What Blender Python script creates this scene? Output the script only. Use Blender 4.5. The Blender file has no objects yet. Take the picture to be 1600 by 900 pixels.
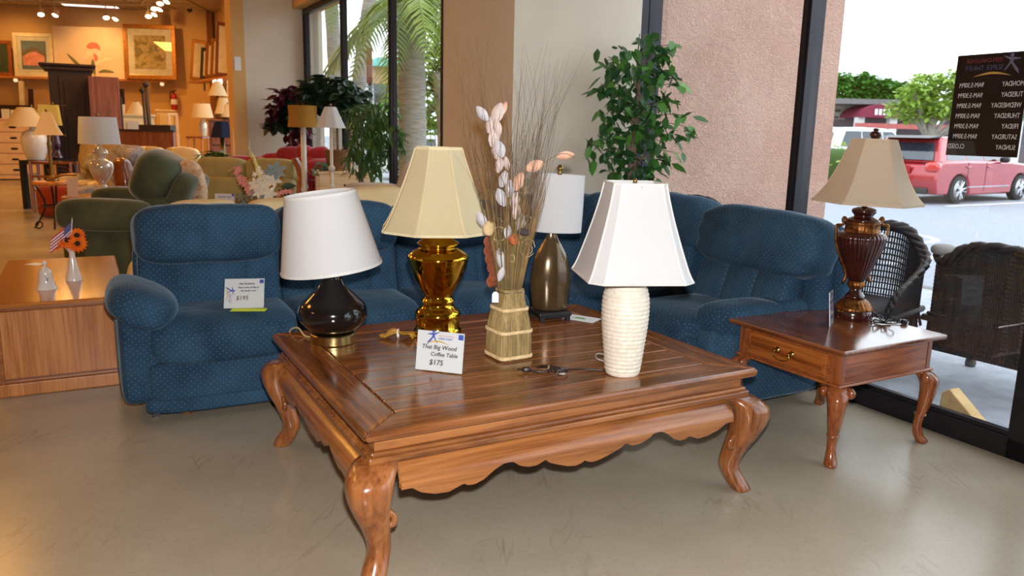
import bpy, bmesh, math, random
from mathutils import Vector, Matrix, noise
random.seed(7)
PI = math.pi
scn = bpy.context.scene
COL = scn.collection

# ---------------------------------------------------------------- camera
F_PX, CAM_H = 1225.0, 1.42
PITCH, ROLL = math.radians(11.2), math.radians(1.3)
_f = Vector((0, math.cos(PITCH), -math.sin(PITCH)))
_r0 = Vector((1, 0, 0)); _u0 = _r0.cross(_f)
CR = _r0 * math.cos(ROLL) + _u0 * math.sin(ROLL)
CU = _u0 * math.cos(ROLL) - _r0 * math.sin(ROLL)
cam_d = bpy.data.cameras.new('camera'); cam = bpy.data.objects.new('camera', cam_d); COL.objects.link(cam)
cam_d.sensor_width = 36; cam_d.lens = F_PX / 1600 * 36; cam_d.clip_start = .05; cam_d.clip_end = 400
_m = Matrix((CR, CU, -_f)).transposed().to_4x4(); _m.translation = (0, 0, CAM_H)
cam.matrix_world = _m
cam_d.dof.use_dof = True; cam_d.dof.focus_distance = 3.2; cam_d.dof.aperture_fstop = 5.0
scn.camera = cam

# ---------------------------------------------------------------- world: bright overcast sky
wd = bpy.data.worlds.new('sky'); scn.world = wd; wd.use_nodes = True
_bg = wd.node_tree.nodes['Background']
_bg.inputs['Color'].default_value = (.86, .93, 1.0, 1); _bg.inputs['Strength'].default_value = 3.0

scn.view_settings.view_transform = 'Standard'; scn.view_settings.look = 'None'
scn.view_settings.gamma = 1.0; scn.view_settings.use_curve_mapping = False
scn.view_settings.exposure = 0.12

def light(name, typ, loc, energy, color=(1, 1, 1), target=None, **kw):
    d = bpy.data.lights.new(name, typ); d.energy = energy; d.color = color
    for k, v in kw.items(): setattr(d, k, v)
    o = bpy.data.objects.new(name, d); COL.objects.link(o); o.location = loc
    if target is not None:
        o.rotation_euler = (Vector(target) - Vector(loc)).to_track_quat('-Z', 'Y').to_euler()
    return o
WARM = (1.0, .45, .085)
# the photographer's flash, just above the lens
light('camera_flash', 'SPOT', (0.02, 0.03, CAM_H + .13), 400, (1, .98, .97), target=(0, 4, .9), spot_size=math.radians(100), spot_blend=.6, shadow_soft_size=.03)
# ceiling fixtures of the shop (warm)
for i, (x, y, e) in enumerate(((-9.5, 16.5, 150), (-5.5, 13.5, 90), (-12, 11, 120), (-6.5, 8.5, 95), (-5.4, 4.4, 50), (-7.5, -.5, 45))):
    light('ceiling_panel_light', 'AREA', (x, y, 4.2), e, WARM, target=(x, y, 0), shape='SQUARE', size=1.2)

# ---------------------------------------------------------------- coordinates
# building frame: u runs along the sofa, v towards the back; origin at the blue sofa's front left foot
ANG = math.radians(28.7); OA = Vector((-1.74, 3.55, 0))
UX = Vector((math.cos(ANG), math.sin(ANG), 0)); VX = Vector((-math.sin(ANG), math.cos(ANG), 0))
def W(u, v, z=0.0): return OA + UX * u + VX * v + Vector((0, 0, z))
def ray(px, py): return (_f * F_PX + CR * (px - 800) - CU * (py - 450)).normalized()
def D(px, py, y):
    d = ray(px, py); return Vector((0, 0, CAM_H)) + d * (y / d.y)
def Z(px, py, z=0.0):
    d = ray(px, py); return Vector((0, 0, CAM_H)) + d * ((z - CAM_H) / d.z)
def S(px, y): return px * y / F_PX

# ---------------------------------------------------------------- mesh helpers
class MB:
    def __init__(s): s.v = []; s.f = []; s.mi = []; s.cur = 0
    def add(s, vs, fs, M=None):
        n = len(s.v)
        s.v += [tuple(M @ Vector(p)) if M is not None else tuple(p) for p in vs]
        s.f += [tuple(i + n for i in f) for f in fs]; s.mi += [s.cur] * len(fs); return s
    def box(s, c, d, rz=0, M=None, taper=1.0):
        x, y, z = d[0] / 2, d[1] / 2, d[2] / 2; t = taper
        vs = [(-x, -y, -z), (x, -y, -z), (x, y, -z), (-x, y, -z), (-x * t, -y * t, z), (x * t, -y * t, z), (x * t, y * t, z), (-x * t, y * t, z)]
        T = Matrix.Translation(c) @ Matrix.Rotation(rz, 4, 'Z')
        if M is not None: T = T @ M
        return s.add(vs, [(3, 2, 1, 0), (4, 5, 6, 7), (0, 1, 5, 4), (1, 2, 6, 5), (2, 3, 7, 6), (3, 0, 4, 7)], T)
    def pill(s, c, d, n=8, e=4.0, M=None, rz=0, fn=None):
        """rounded box: a subdivided cube pushed onto a super-ellipsoid of exponent e"""
        idx = {}; vs = []; fs = []
        def vid(p):
            k = tuple(round(q * n) for q in p)
            if k not in idx:
                q = Vector(p); L = (abs(q.x) ** e + abs(q.y) ** e + abs(q.z) ** e) ** (1 / e); q = q / L
                q = Vector((q.x * d[0] / 2, q.y * d[1] / 2, q.z * d[2] / 2))
                if fn: q = fn(q)
                idx[k] = len(vs); vs.append(q)
            return idx[k]
        g = [-1 + 2 * i / n for i in range(n + 1)]
        for ax in range(3):
            for sg in (-1, 1):
                for i in range(n):
                    for j in range(n):
                        q = []
                        for (a, b) in ((g[i], g[j]), (g[i + 1], g[j]), (g[i + 1], g[j + 1]), (g[i], g[j + 1])):
                            p = [0, 0, 0]; p[ax] = sg; p[(ax + 1) % 3] = a; p[(ax + 2) % 3] = b; q.append(vid(p))
                        fs.append(tuple(q) if sg > 0 else tuple(q[::-1]))
        T = Matrix.Translation(c) @ Matrix.Rotation(rz, 4, 'Z')
        if M is not None: T = T @ M
        return s.add(vs, fs, T)
    def lathe(s, prof, n=24, c=(0, 0, 0), M=None, sx=1, sy=1, fn=None, cap=True):
        vs = []; fs = []
        for (r, z) in prof:
            for k in range(n):
                a = 2 * PI * k / n; rr = fn(a, r, z) if fn else r
                vs.append((rr * math.cos(a) * sx, rr * math.sin(a) * sy, z))
        for i in range(len(prof) - 1):
            for k in range(n):
                k2 = (k + 1) % n
                fs.append((i * n + k, i * n + k2, (i + 1) * n + k2, (i + 1) * n + k))
        if cap:
            if prof[0][0] > 1e-4: fs.append(tuple(range(n - 1, -1, -1)))
            if prof[-1][0] > 1e-4: fs.append(tuple((len(prof) - 1) * n + k for k in range(n)))
        T = Matrix.Translation(c)
        if M is not None: T = T @ M
        return s.add(vs, fs, T)
    def tube(s, pts, r, n=8, cap=True, sq=1.0):
        pts = [Vector(p) for p in pts]; m = len(pts)
        rs = list(r) if isinstance(r, (list, tuple)) else [r] * m
        vs = []; fs = []; up = None
        for i, p in enumerate(pts):
            t = (pts[min(i + 1, m - 1)] - pts[max(i - 1, 0)])
            t = t.normalized() if t.length > 1e-9 else Vector((0, 0, 1))
            if up is None:
                up = Vector((0, 0, 1)) if abs(t.z) < .9 else Vector((1, 0, 0))
            a = t.cross(up); a = a.normalized() if a.length > 1e-6 else t.orthogonal().normalized()
            b = a.cross(t).normalized(); up = b
            for k in range(n):
                th = 2 * PI * k / n
                vs.append(p + (a * math.cos(th) + b * math.sin(th) * sq) * rs[i])
        for i in range(m - 1):
            for k in range(n):
                k2 = (k + 1) % n
                fs.append((i * n + k2, i * n + k, (i + 1) * n + k, (i + 1) * n + k2))
        if cap: fs.append(tuple(range(n))); fs.append(tuple((m - 1) * n + k for k in range(n - 1, -1, -1)))
        return s.add(vs, fs)
    def prism(s, out, th, M=None):
        """outline in local XZ extruded along +-Y by th/2"""
        n = len(out); vs = [(x, -th / 2, z) for x, z in out] + [(x, th / 2, z) for x, z in out]
        fs = [tuple(range(n)), tuple(range(2 * n - 1, n - 1, -1))] + [((i + 1) % n, i, n + i, n + (i + 1) % n) for i in range(n)]
        return s.add(vs, fs, M)
    def slab(s, pts, z0, z1):
        n = len(pts); vs = [(p[0], p[1], z0) for p in pts] + [(p[0], p[1], z1) for p in pts]
        fs = [tuple(range(n - 1, -1, -1)), tuple(range(n, 2 * n))] + [(i, (i + 1) % n, n + (i + 1) % n, n + i) for i in range(n)]
        return s.add(vs, fs)
    def quad(s, a, b, c, d): return s.add([a, b, c, d], [(0, 1, 2, 3)])
    def mesh(s, name, mat=None, smooth=False, fix=True):
        me = bpy.data.meshes.new(name); me.from_pydata([tuple(v) for v in s.v], [], s.f)
        if mat is not None:
            for m in (mat if isinstance(mat, (list, tuple)) else [mat]): me.materials.append(m)
            if len(me.materials) > 1: me.polygons.foreach_set('material_index', s.mi)
        if fix:
            bm = bmesh.new(); bm.from_mesh(me); bmesh.ops.recalc_face_normals(bm, faces=bm.faces); bm.to_mesh(me); bm.free()
        if smooth: me.polygons.foreach_set('use_smooth', [True] * len(me.polygons))
        uv = me.uv_layers.new(name='UVMap')
        buf = []
        for p in me.polygons:
            nx, ny, nz = (abs(q) for q in p.normal)
            for li in p.loop_indices:
                co = me.vertices[me.loops[li].vertex_index].co
                if nz >= nx and nz >= ny: buf += [co.x, co.y]
                elif ny >= nx: buf += [co.x, co.z]
                else: buf += [co.y, co.z]
        uv.data.foreach_set('uv', buf)
        me.update(); return me
    def build(s, name, mat, parent=None, loc=None, rz=0, smooth=False, bevel=0, auto=False):
        o = bpy.data.objects.new(name, s.mesh(name, mat, smooth)); COL.objects.link(o)
        if parent is not None: o.parent = parent
        if loc is not None: o.location = loc
        o.rotation_euler = (0, 0, rz)
        if auto: auto_smooth(o)
        if bevel:
            b = o.modifiers.new('bevel', 'BEVEL'); b.width = bevel; b.segments = 2; b.limit_method = 'ANGLE'; b.angle_limit = math.radians(40)
        return o
def auto_smooth(o, ang=38):
    me = o.data; bm = bmesh.new(); bm.from_mesh(me)
    for f in bm.faces: f.smooth = True
    for e in bm.edges:
        e.smooth = not (len(e.link_faces) == 2 and e.calc_face_angle(0) > math.radians(ang))
    bm.to_mesh(me); bm.free()
def tag(o, label=None, cat=None, group=None, kind=None):
    if label: o['label'] = label
    if cat: o['category'] = cat
    if group: o['group'] = group
    if kind: o['kind'] = kind
    return o
def thing(name, label, cat, loc=(0, 0, 0), rz=0, group=None):
    o = bpy.data.objects.new(name, None); COL.objects.link(o); o.empty_display_size = .1
    o.location = loc; o.rotation_euler = (0, 0, rz)
    return tag(o, label, cat, group)
def struct(o): o['kind'] = 'structure'; return o
def inst(name, me, parent, M):
    o = bpy.data.objects.new(name, me); COL.objects.link(o); o.parent = parent; o.matrix_local = M; return o
def copy_tree(o, parent=None):
    c = o.copy(); COL.objects.link(c); c.parent = parent
    for ch in list(o.children): copy_tree(ch, c)
    return c
_tc = {}
def text_obj(txt, size, mat, parent, M, mirror=False, shear=0, extrude=.0006, align='LEFT', name='lettering', bold=0):
    cu = bpy.data.curves.new('t', 'FONT'); cu.body = txt; cu.size = size; cu.extrude = extrude; cu.shear = shear; cu.align_x = align; cu.offset = bold; cu.resolution_u = 3
    t = bpy.data.objects.new('t', cu); COL.objects.link(t)
    dg = bpy.context.evaluated_depsgraph_get(); me = bpy.data.meshes.new_from_object(t.evaluated_get(dg))
    bpy.data.objects.remove(t); bpy.data.curves.remove(cu)
    if mirror:
        for v in me.vertices: v.co.x = -v.co.x
        me.flip_normals()
    me.materials.clear(); me.materials.append(mat); me.name = name
    return inst(name, me, parent, M)
def RX(a): return Matrix.Rotation(a, 4, 'X')
def RY(a): return Matrix.Rotation(a, 4, 'Y')
def RZ(a): return Matrix.Rotation(a, 4, 'Z')
def T(*p): return Matrix.Translation(Vector(p[0]) if len(p) == 1 else Vector(p))
def arc(cx, cz, r, a0, a1, n=8): return [(cx + r * math.cos(a0 + (a1 - a0) * i / n), cz + r * math.sin(a0 + (a1 - a0) * i / n)) for i in range(n + 1)]
def smoothpath(pts, n=4):
    """Catmull-Rom through points"""
    P = [Vector(p) for p in pts]; out = []
    for i in range(len(P) - 1):
        a, b, c, d = P[max(i - 1, 0)], P[i], P[i + 1], P[min(i + 2, len(P) - 1)]
        for k in range(n):
            t = k / n
            out.append(.5 * ((2 * b) + (c - a) * t + (2 * a - 5 * b + 4 * c - d) * t * t + (3 * b - a - 3 * c + d) * t ** 3))
    out.append(P[-1]); return out

# ---------------------------------------------------------------- materials
def new_mat(name):
    m = bpy.data.materials.new(name); m.use_nodes = True; nt = m.node_tree
    return m, nt, nt.nodes['Principled BSDF']
def C4(c): return (c[0], c[1], c[2], 1)
def srgb(r, g, b):
    def f(x):
        x /= 255.; return x / 12.92 if x <= .04045 else ((x + .055) / 1.055) ** 2.4
    return (f(r), f(g), f(b))
def ramp(nt, fac, stops):
    r = nt.nodes.new('ShaderNodeValToRGB'); e = r.color_ramp.elements
    e[0].position, e[0].color = stops[0][0], C4(stops[0][1]); e[1].position, e[1].color = stops[-1][0], C4(stops[-1][1])
    for p, c in stops[1:-1]:
        q = e.new(p); q.color = C4(c)
    nt.links.new(fac, r.inputs[0]); return r.outputs[0]
def coords(nt, kind='Object', scale=(1, 1, 1), rot=(0, 0, 0), rand=False):
    tc = nt.nodes.new('ShaderNodeTexCoord'); mp = nt.nodes.new('ShaderNodeMapping')
    mp.inputs['Scale'].default_value = scale; mp.inputs['Rotation'].default_value = rot
    nt.links.new(tc.outputs[kind], mp.inputs[0])
    if rand:
        oi = nt.nodes.new('ShaderNodeObjectInfo'); cx = nt.nodes.new('ShaderNodeCombineXYZ')
        ml = nt.nodes.new('ShaderNodeMath'); ml.operation = 'MULTIPLY'; ml.inputs[1].default_value = 37
        nt.links.new(oi.outputs['Random'], ml.inputs[0]); nt.links.new(ml.outputs[0], cx.inputs[0]); nt.links.new(ml.outputs[0], cx.inputs[1])
        nt.links.new(cx.outputs[0], mp.inputs['Location'])
    return mp.outputs[0]
def noise_tex(nt, vec, scale, detail=4, rough=.55, dist=0):
    n = nt.nodes.new('ShaderNodeTexNoise'); n.inputs['Scale'].default_value = scale; n.inputs['Detail'].default_value = detail
    n.inputs['Roughness'].default_value = rough; n.inputs['Distortion'].default_value = dist
    nt.links.new(vec, n.inputs['Vector']); return n.outputs['Fac']
def bump(nt, bs, h, strength=.3, dist=.01):
    b = nt.nodes.new('ShaderNodeBump'); b.inputs['Strength'].default_value = strength; b.inputs['Distance'].default_value = dist
    nt.links.new(h, b.inputs['Height']); nt.links.new(b.outputs[0], bs.inputs['Normal'])
def mat(name, col, rough=.5, metal=0, col2=None, ns=6, stretch=(1, 1, 1), bp=0, bs_=40, bd=.004, coat=0, sheen=0, emit=None, es=0, trans=0, spec=None, coord='Object', rand=False, lo=.35, hi=.65, sss=0):
    m, nt, b = new_mat(name)
    b.inputs['Base Color'].default_value = C4(col); b.inputs['Roughness'].default_value = rough; b.inputs['Metallic'].default_value = metal
    if spec is not None: b.inputs['Specular IOR Level'].default_value = spec
    if coat: b.inputs['Coat Weight'].default_value = coat; b.inputs['Coat Roughness'].default_value = .08
    if sheen: b.inputs['Sheen Weight'].default_value = sheen; b.inputs['Sheen Roughness'].default_value = .4
    if trans: b.inputs['Transmission Weight'].default_value = trans
    if emit: b.inputs['Emission Color'].default_value = C4(emit); b.inputs['Emission Strength'].default_value = es
    v = coords(nt, coord, stretch, rand=rand)
    c2 = col2 if col2 else tuple(x * .82 for x in col)
    nt.links.new(ramp(nt, noise_tex(nt, v, ns), [(lo, c2), (hi, col)]), b.inputs['Base Color'])
    if bp: bump(nt, b, noise_tex(nt, v, bs_), bp, bd)
    return m
def wood(name, c_dark, c_mid, c_light, axis=0, rough=.3, scale=1.0, coat=.0, knots=True, rand=True, streak=.5):
    """grain runs along the local axis; growth bands, fine pores, worn dark patches"""
    m, nt, b = new_mat(name)
    st = [14 * scale, 14 * scale, 14 * scale]; st[axis] = 1.1 * scale
    v = coords(nt, 'Object', tuple(st), rand=rand)
    band = noise_tex(nt, v, 1.6, 6, .62, .8)
    st2 = [90 * scale] * 3; st2[axis] = 3.0 * scale
    fine = noise_tex(nt, coords(nt, 'Object', tuple(st2), rand=rand), 1.5, 3, .6)
    mx = nt.nodes.new('ShaderNodeMath'); mx.operation = 'MULTIPLY_ADD'; mx.inputs[1].default_value = .45
    ad = nt.nodes.new('ShaderNodeMath'); ad.operation = 'MULTIPLY'; ad.inputs[1].default_value = .62
    nt.links.new(band, ad.inputs[0]); nt.links.new(fine, mx.inputs[0]); nt.links.new(ad.outputs[0], mx.inputs[2])
    col = ramp(nt, mx.outputs[0], [(.36, c_dark), (.5, c_mid), (.64, c_light)])
    if knots:
        st3 = [5 * scale] * 3; st3[axis] = 1.6 * scale
        wear = noise_tex(nt, coords(nt, 'Object', tuple(st3), rand=rand), 1.5, 5, .7)
        mc = nt.nodes.new('ShaderNodeMix'); mc.data_type = 'RGBA'; mc.blend_type = 'MULTIPLY'; mc.inputs['Factor'].default_value = streak
        nt.links.new(col, mc.inputs['A']); nt.links.new(ramp(nt, wear, [(.3, (.12, .08, .06)), (.47, (1, 1, 1))]), mc.inputs['B'])
        col = mc.outputs['Result']
    nt.links.new(col, b.inputs['Base Color']); b.inputs['Roughness'].default_value = rough
    if coat: b.inputs['Coat Weight'].default_value = coat; b.inputs['Coat Roughness'].default_value = .12
    bump(nt, b, mx.outputs[0], .12, .004)
    return m
def dotted_velvet(name, base, dark, dot, pitch=.021, dots=True, sheen=.22):
    m, nt, b = new_mat(name)
    nz = noise_tex(nt, coords(nt, 'Object'), 3.2, 4, .6)
    col = ramp(nt, nz, [(.3, dark), (.68, base)])
    if dots:
        vo = nt.nodes.new('ShaderNodeTexVoronoi'); vo.voronoi_dimensions = '2D'; vo.inputs['Randomness'].default_value = 0; vo.inputs['Scale'].default_value = 1
        nt.links.new(coords(nt, 'UV', (1 / pitch,) * 3, (0, 0, PI / 4)), vo.inputs['Vector'])
        lt = nt.nodes.new('ShaderNodeMath'); lt.operation = 'LESS_THAN'; lt.inputs[1].default_value = .10; nt.links.new(vo.outputs['Distance'], lt.inputs[0])
        mc = nt.nodes.new('ShaderNodeMix'); mc.data_type = 'RGBA'; nt.links.new(lt.outputs[0], mc.inputs['Factor'])
        nt.links.new(col, mc.inputs['A']); mc.inputs['B'].default_value = C4(dot); col = mc.outputs['Result']
    nt.links.new(col, b.inputs['Base Color']); b.inputs['Roughness'].default_value = .85
    b.inputs['Sheen Weight'].default_value = sheen; b.inputs['Sheen Roughness'].default_value = .35; b.inputs['Sheen Tint'].default_value = (.5, .68, .85, 1)
    b.inputs['Specular IOR Level'].default_value = .15
    bump(nt, b, noise_tex(nt, coords(nt, 'Object'), 9, 4, .6), .35, .02)
    return m
def striped(name, ca, cb, pitch, axis='x', duty=.5):
    m, nt, b = new_mat(name)
    sx = nt.nodes.new('ShaderNodeSeparateXYZ'); nt.links.new(coords(nt, 'Object', (1 / pitch,) * 3), sx.inputs[0])
    fr = nt.nodes.new('ShaderNodeMath'); fr.operation = 'FRACT'; nt.links.new(sx.outputs[axis.upper()], fr.inputs[0])
    r = nt.nodes.new('ShaderNodeValToRGB'); r.color_ramp.interpolation = 'CONSTANT'; e = r.color_ramp.elements
    e[0].color = C4(ca); e[1].position = duty; e[1].color = C4(cb); nt.links.new(fr.outputs[0], r.inputs[0])
    nt.links.new(r.outputs[0], b.inputs['Base Color']); b.inputs['Roughness'].default_value = .9
    return m
def blotch(name, cols, scale, rough=.85, rand=False):
    """printed cloth or painting: hard-ish patches of several colours"""
    m, nt, b = new_mat(name); n = len(cols)
    f = noise_tex(nt, coords(nt, 'Object', rand=rand), scale, 3, .6, 1.2)
    nt.links.new(ramp(nt, f, [(.3 + .4 * i / (n - 1), c) for i, c in enumerate(cols)]), b.inputs['Base Color']); b.inputs['Roughness'].default_value = rough
    return m
def shade_mat(name, col, tr=.35, rough=.8):
    """lamp-shade cloth: diffuse with a little light coming through"""
    m, nt, b = new_mat(name); b.inputs['Roughness'].default_value = rough; b.inputs['Specular IOR Level'].default_value = .2
    w = noise_tex(nt, coords(nt, 'Object', (60, 60, 220)), 2, 2)
    c = ramp(nt, w, [(.3, tuple(x * .95 for x in col)), (.7, col)]); nt.links.new(c, b.inputs['Base Color'])
    tl = nt.nodes.new('ShaderNodeBsdfTranslucent'); nt.links.new(c, tl.inputs['Color'])
    mx = nt.nodes.new('ShaderNodeMixShader'); mx.inputs[0].default_value = tr
    nt.links.new(b.outputs[0], mx.inputs[1]); nt.links.new(tl.outputs[0], mx.inputs[2]); nt.links.new(mx.outputs[0], nt.nodes['Material Output'].inputs['Surface'])
    return m
def pane_mat(name, tint=(.93, .96, .97)):
    """thin window pane: see-through plus mirror reflection by Fresnel"""
    m, nt, b = new_mat(name); nt.nodes.remove(b)
    t = nt.nodes.new('ShaderNodeBsdfTransparent'); t.inputs[0].default_value = C4(tint)
    g = nt.nodes.new('ShaderNodeBsdfGlossy'); g.inputs['Roughness'].default_value = 0.0
    fz = nt.nodes.new('ShaderNodeFresnel'); 
    ge = nt.nodes.new('ShaderNodeNewGeometry'); mr = nt.nodes.new('ShaderNodeMapRange'); mr.inputs['To Min'].default_value = 1.8; mr.inputs['To Max'].default_value = 1 / 1.8
    nt.links.new(ge.outputs['Backfacing'], mr.inputs['Value']); nt.links.new(mr.outputs[0], fz.inputs['IOR'])
    mx = nt.nodes.new('ShaderNodeMixShader'); nt.links.new(fz.outputs[0], mx.inputs[0]); nt.links.new(t.outputs[0], mx.inputs[1]); nt.links.new(g.outputs[0], mx.inputs[2])
    nt.links.new(mx.outputs[0], nt.nodes['Material Output'].inputs['Surface'])
    return m
def leaf_mat(name, a, bcol, tr=.25):
    m, nt, b = new_mat(name)
    oi = nt.nodes.new('ShaderNodeObjectInfo')
    nz = noise_tex(nt, coords(nt, 'Object'), 5, 2)
    ad = nt.nodes.new('ShaderNodeMath'); ad.operation = 'ADD'; nt.links.new(oi.outputs['Random'], ad.inputs[0]); nt.links.new(nz, ad.inputs[1])
    ml = nt.nodes.new('ShaderNodeMath'); ml.operation = 'MULTIPLY'; ml.inputs[1].default_value = .5; nt.links.new(ad.outputs[0], ml.inputs[0])
    c = ramp(nt, ml.outputs[0], [(.25, a), (.75, bcol)]); nt.links.new(c, b.inputs['Base Color']); b.inputs['Roughness'].default_value = .38
    tl = nt.nodes.new('ShaderNodeBsdfTranslucent'); nt.links.new(c, tl.inputs['Color'])
    mx = nt.nodes.new('ShaderNodeMixShader'); mx.inputs[0].default_value = tr
    nt.links.new(b.outputs[0], mx.inputs[1]); nt.links.new(tl.outputs[0], mx.inputs[2]); nt.links.new(mx.outputs[0], nt.nodes['Material Output'].inputs['Surface'])
    return m

M_wall = mat('cream_wall_paint', srgb(222, 210, 192), .8, col2=srgb(214, 202, 184), ns=2, bp=.05, bs_=120)
M_wallwarm = mat('tan_wall_paint', srgb(220, 176, 114), .8, col2=srgb(214, 170, 108), ns=2, bp=.05, bs_=120)
M_frame = mat('dark_bronze_aluminium', srgb(46, 44, 48), .35, metal=.6, col2=srgb(40, 38, 42))
M_ceil = mat('ceiling_tile', srgb(214, 200, 176), .9, col2=srgb(200, 186, 160), ns=60)
M_grid = mat('ceiling_grid', srgb(170, 150, 120), .6)
M_pane = pane_mat('window_glass')
M_white = mat('white_paint', srgb(232, 228, 220), .5, col2=srgb(226, 222, 214))
M_paper = mat('white_paper', (.86, .87, .88), .6, col2=(.83, .84, .85))
M_ink = mat('black_marker_ink', (.02, .02, .022), .5)
M_blueink = mat('blue_print_ink', srgb(70, 105, 205), .5)
M_redink = mat('red_print_ink', srgb(225, 120, 130), .5)
M_yelink = mat('yellow_print_ink', srgb(240, 190, 60), .5)
M_acryl = pane_mat('clear_acrylic', (.97, .98, .98))
M_black = mat('black_lacquer', (.008, .007, .008), .12, coat=.6)
M_blackmatte = mat('black_plastic', (.012, .012, .013), .45)
M_chrome = mat('chrome', (.8, .8, .82), .12, metal=1)
M_brassdull = mat('aged_brass', srgb(150, 120, 70), .35, metal=.9)
# ================================================================ the setting
CEIL = 4.33
# polished concrete floor
def concrete_floor():
    m, nt, b = new_mat('polished_concrete')
    v = coords(nt, 'Object')
    big = noise_tex(nt, v, .9, 5, .6); fine = noise_tex(nt, v, 55, 3, .7)
    col = ramp(nt, big, [(.3, srgb(150, 139, 120)), (.7, srgb(172, 162, 143))])
    sp = ramp(nt, fine, [(.28, (.72, .70, .66)), (.45, (1, 1, 1))])
    mc = nt.nodes.new('ShaderNodeMix'); mc.data_type = 'RGBA'; mc.blend_type = 'MULTIPLY'; mc.inputs['Factor'].default_value = .6
    nt.links.new(col, mc.inputs['A']); nt.links.new(sp, mc.inputs['B']); col = mc.outputs['Result']
    for rot, sc, th in ((.4, (1.0, .22, 1), .035), (1.9, (.8, .16, 1), .03), (2.7, (1.2, .3, 1), .03)):   # long scratches and scuffs
        s = noise_tex(nt, coords(nt, 'Object', sc, (0, 0, rot)), 2.2, 3, .6, 1.0)
        d = nt.nodes.new('ShaderNodeMath'); d.operation = 'SUBTRACT'; d.inputs[1].default_value = .5; nt.links.new(s, d.inputs[0])
        ab = nt.nodes.new('ShaderNodeMath'); ab.operation = 'ABSOLUTE'; nt.links.new(d.outputs[0], ab.inputs[0])
        mask = noise_tex(nt, coords(nt, 'Object'), 1.7, 2); mk = nt.nodes.new('ShaderNodeMath'); mk.operation = 'ADD'; nt.links.new(ab.outputs[0], mk.inputs[0])
        m2 = nt.nodes.new('ShaderNodeMath'); m2.operation = 'MULTIPLY'; m2.inputs[1].default_value = .06; nt.links.new(mask, m2.inputs[0]); nt.links.new(m2.outputs[0], mk.inputs[1])
        mm = nt.nodes.new('ShaderNodeMix'); mm.data_type = 'RGBA'; mm.blend_type = 'MULTIPLY'; mm.inputs['Factor'].default_value = .5
        nt.links.new(col, mm.inputs['A']); nt.links.new(ramp(nt, mk.outputs[0], [(.026, (.74, .70, .66)), (.026 + th * .12, (1, 1, 1))]), mm.inputs['B']); col = mm.outputs['Result']
    nt.links.new(col, b.inputs['Base Color'])
    rr = nt.nodes.new('ShaderNodeMapRange'); rr.inputs['To Min'].default_value = .14; rr.inputs['To Max'].default_value = .34; nt.links.new(big, rr.inputs['Value']); nt.links.new(rr.outputs[0], b.inputs['Roughness'])
    bump(nt, b, fine, .04, .002)
    return m
GLU = 3.49          # inner face of the right-hand window wall
CU_L = 2.367        # plane of the left-hand windows and the pier's left face
BW0, BW1 = Vector((-7.97, 21.3, 0)), Vector((-17.5, 20.3, 0))   # back wall
fl = MB(); fl.slab([W(GLU + .1, -12), W(GLU + .1, .8), W(CU_L + .1, .8), W(CU_L + .1, 6.6), (-5.0, 16.2), BW0, BW1, (-17.5, -6)], -.12, 0)
struct(fl.build('floor', concrete_floor()))
# pier between the windows
pm = MB(); pm.slab([W(CU_L, .75), W(3.395, .75), W(3.395, .88), W(GLU + .12, .88), W(GLU + .12, 1.907), W(CU_L, 1.907)], 0, CEIL); struct(pm.build('wall_pier', M_wall))
# right window wall
SILL = .10; HEAD = 3.0
def window_wall(n, u0, vs, head, base, outward, dp=.12):
    """vs: list of (v_start, v_end) of mullions, sorted; panes between; outward +1 = towards +u"""
    root = bpy.data.objects.new('window_%d' % n, None); COL.objects.link(root); struct(root)
    v0, v1 = vs[0][0], vs[-1][1]
    for name, z0, z1, du in (('bottom_rail', 0, base, dp), ('head_rail', head - .07, head, dp)):
        b = MB(); b.slab([W(u0, v0), W(u0 + du * outward, v0), W(u0 + du * outward, v1), W(u0, v1)], z0, z1); b.build(name, M_frame, root, bevel=.004)
    b = MB(); b.slab([W(u0 + .012, v0), W(u0 + dp * .4, v0), W(u0 + dp * .4, v1), W(u0 + .012, v1)], base, base + .025); b.build('glazing_bead', M_frame, root, bevel=.003)
    for (a, c) in vs:
        b = MB(); b.slab([W(u0, a), W(u0 + dp, a), W(u0 + dp, c), W(u0, c)], 0, head); b.build('mullion', M_frame, root, bevel=.004)
        b = MB(); m_ = (a + c) / 2; b.slab([W(u0 - .012, m_ - .012), W(u0, m_ - .012), W(u0, m_ + .012), W(u0 - .012, m_ + .012)], base, head - .07); b.build('mullion_cover', M_frame, root)
    for i in range(len(vs) - 1):
        a, c = vs[i][1], vs[i + 1][0]
        b = MB(); uu = u0 + dp * .42
        b.add([W(uu, a, base), W(uu, c, base), W(uu, c, head - .07), W(uu, a, head - .07)], [(0, 1, 2, 3)]); b.build('pane', M_pane, root)
    return root
window_wall(1, GLU - .02, [(-7.6, -7.5), (-5.3, -5.2), (-3.15, -3.05), (-2.19, -2.055), (-.695, -.634), (.76, .862)], HEAD, SILL, 1)
jb = MB(); jb.slab([W(3.40, .765), W(3.475, .765), W(3.475, .87), W(3.40, .87)], 0, HEAD); struct(jb.build('trim_1', M_frame, bevel=.004))
hw = MB(); hw.slab([W(GLU - .02, -12), W(GLU + .2, -12), W(GLU + .2, .75), W(GLU - .02, .75)], HEAD, CEIL); struct(hw.build('wall_right_header', M_wall))
hw = MB(); hw.slab([W(GLU - .02, -12), W(GLU + .2, -12), W(GLU + .2, -7.6), W(GLU - .02, -7.6)], 0, HEAD); struct(hw.build('wall_right', M_wall))
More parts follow.
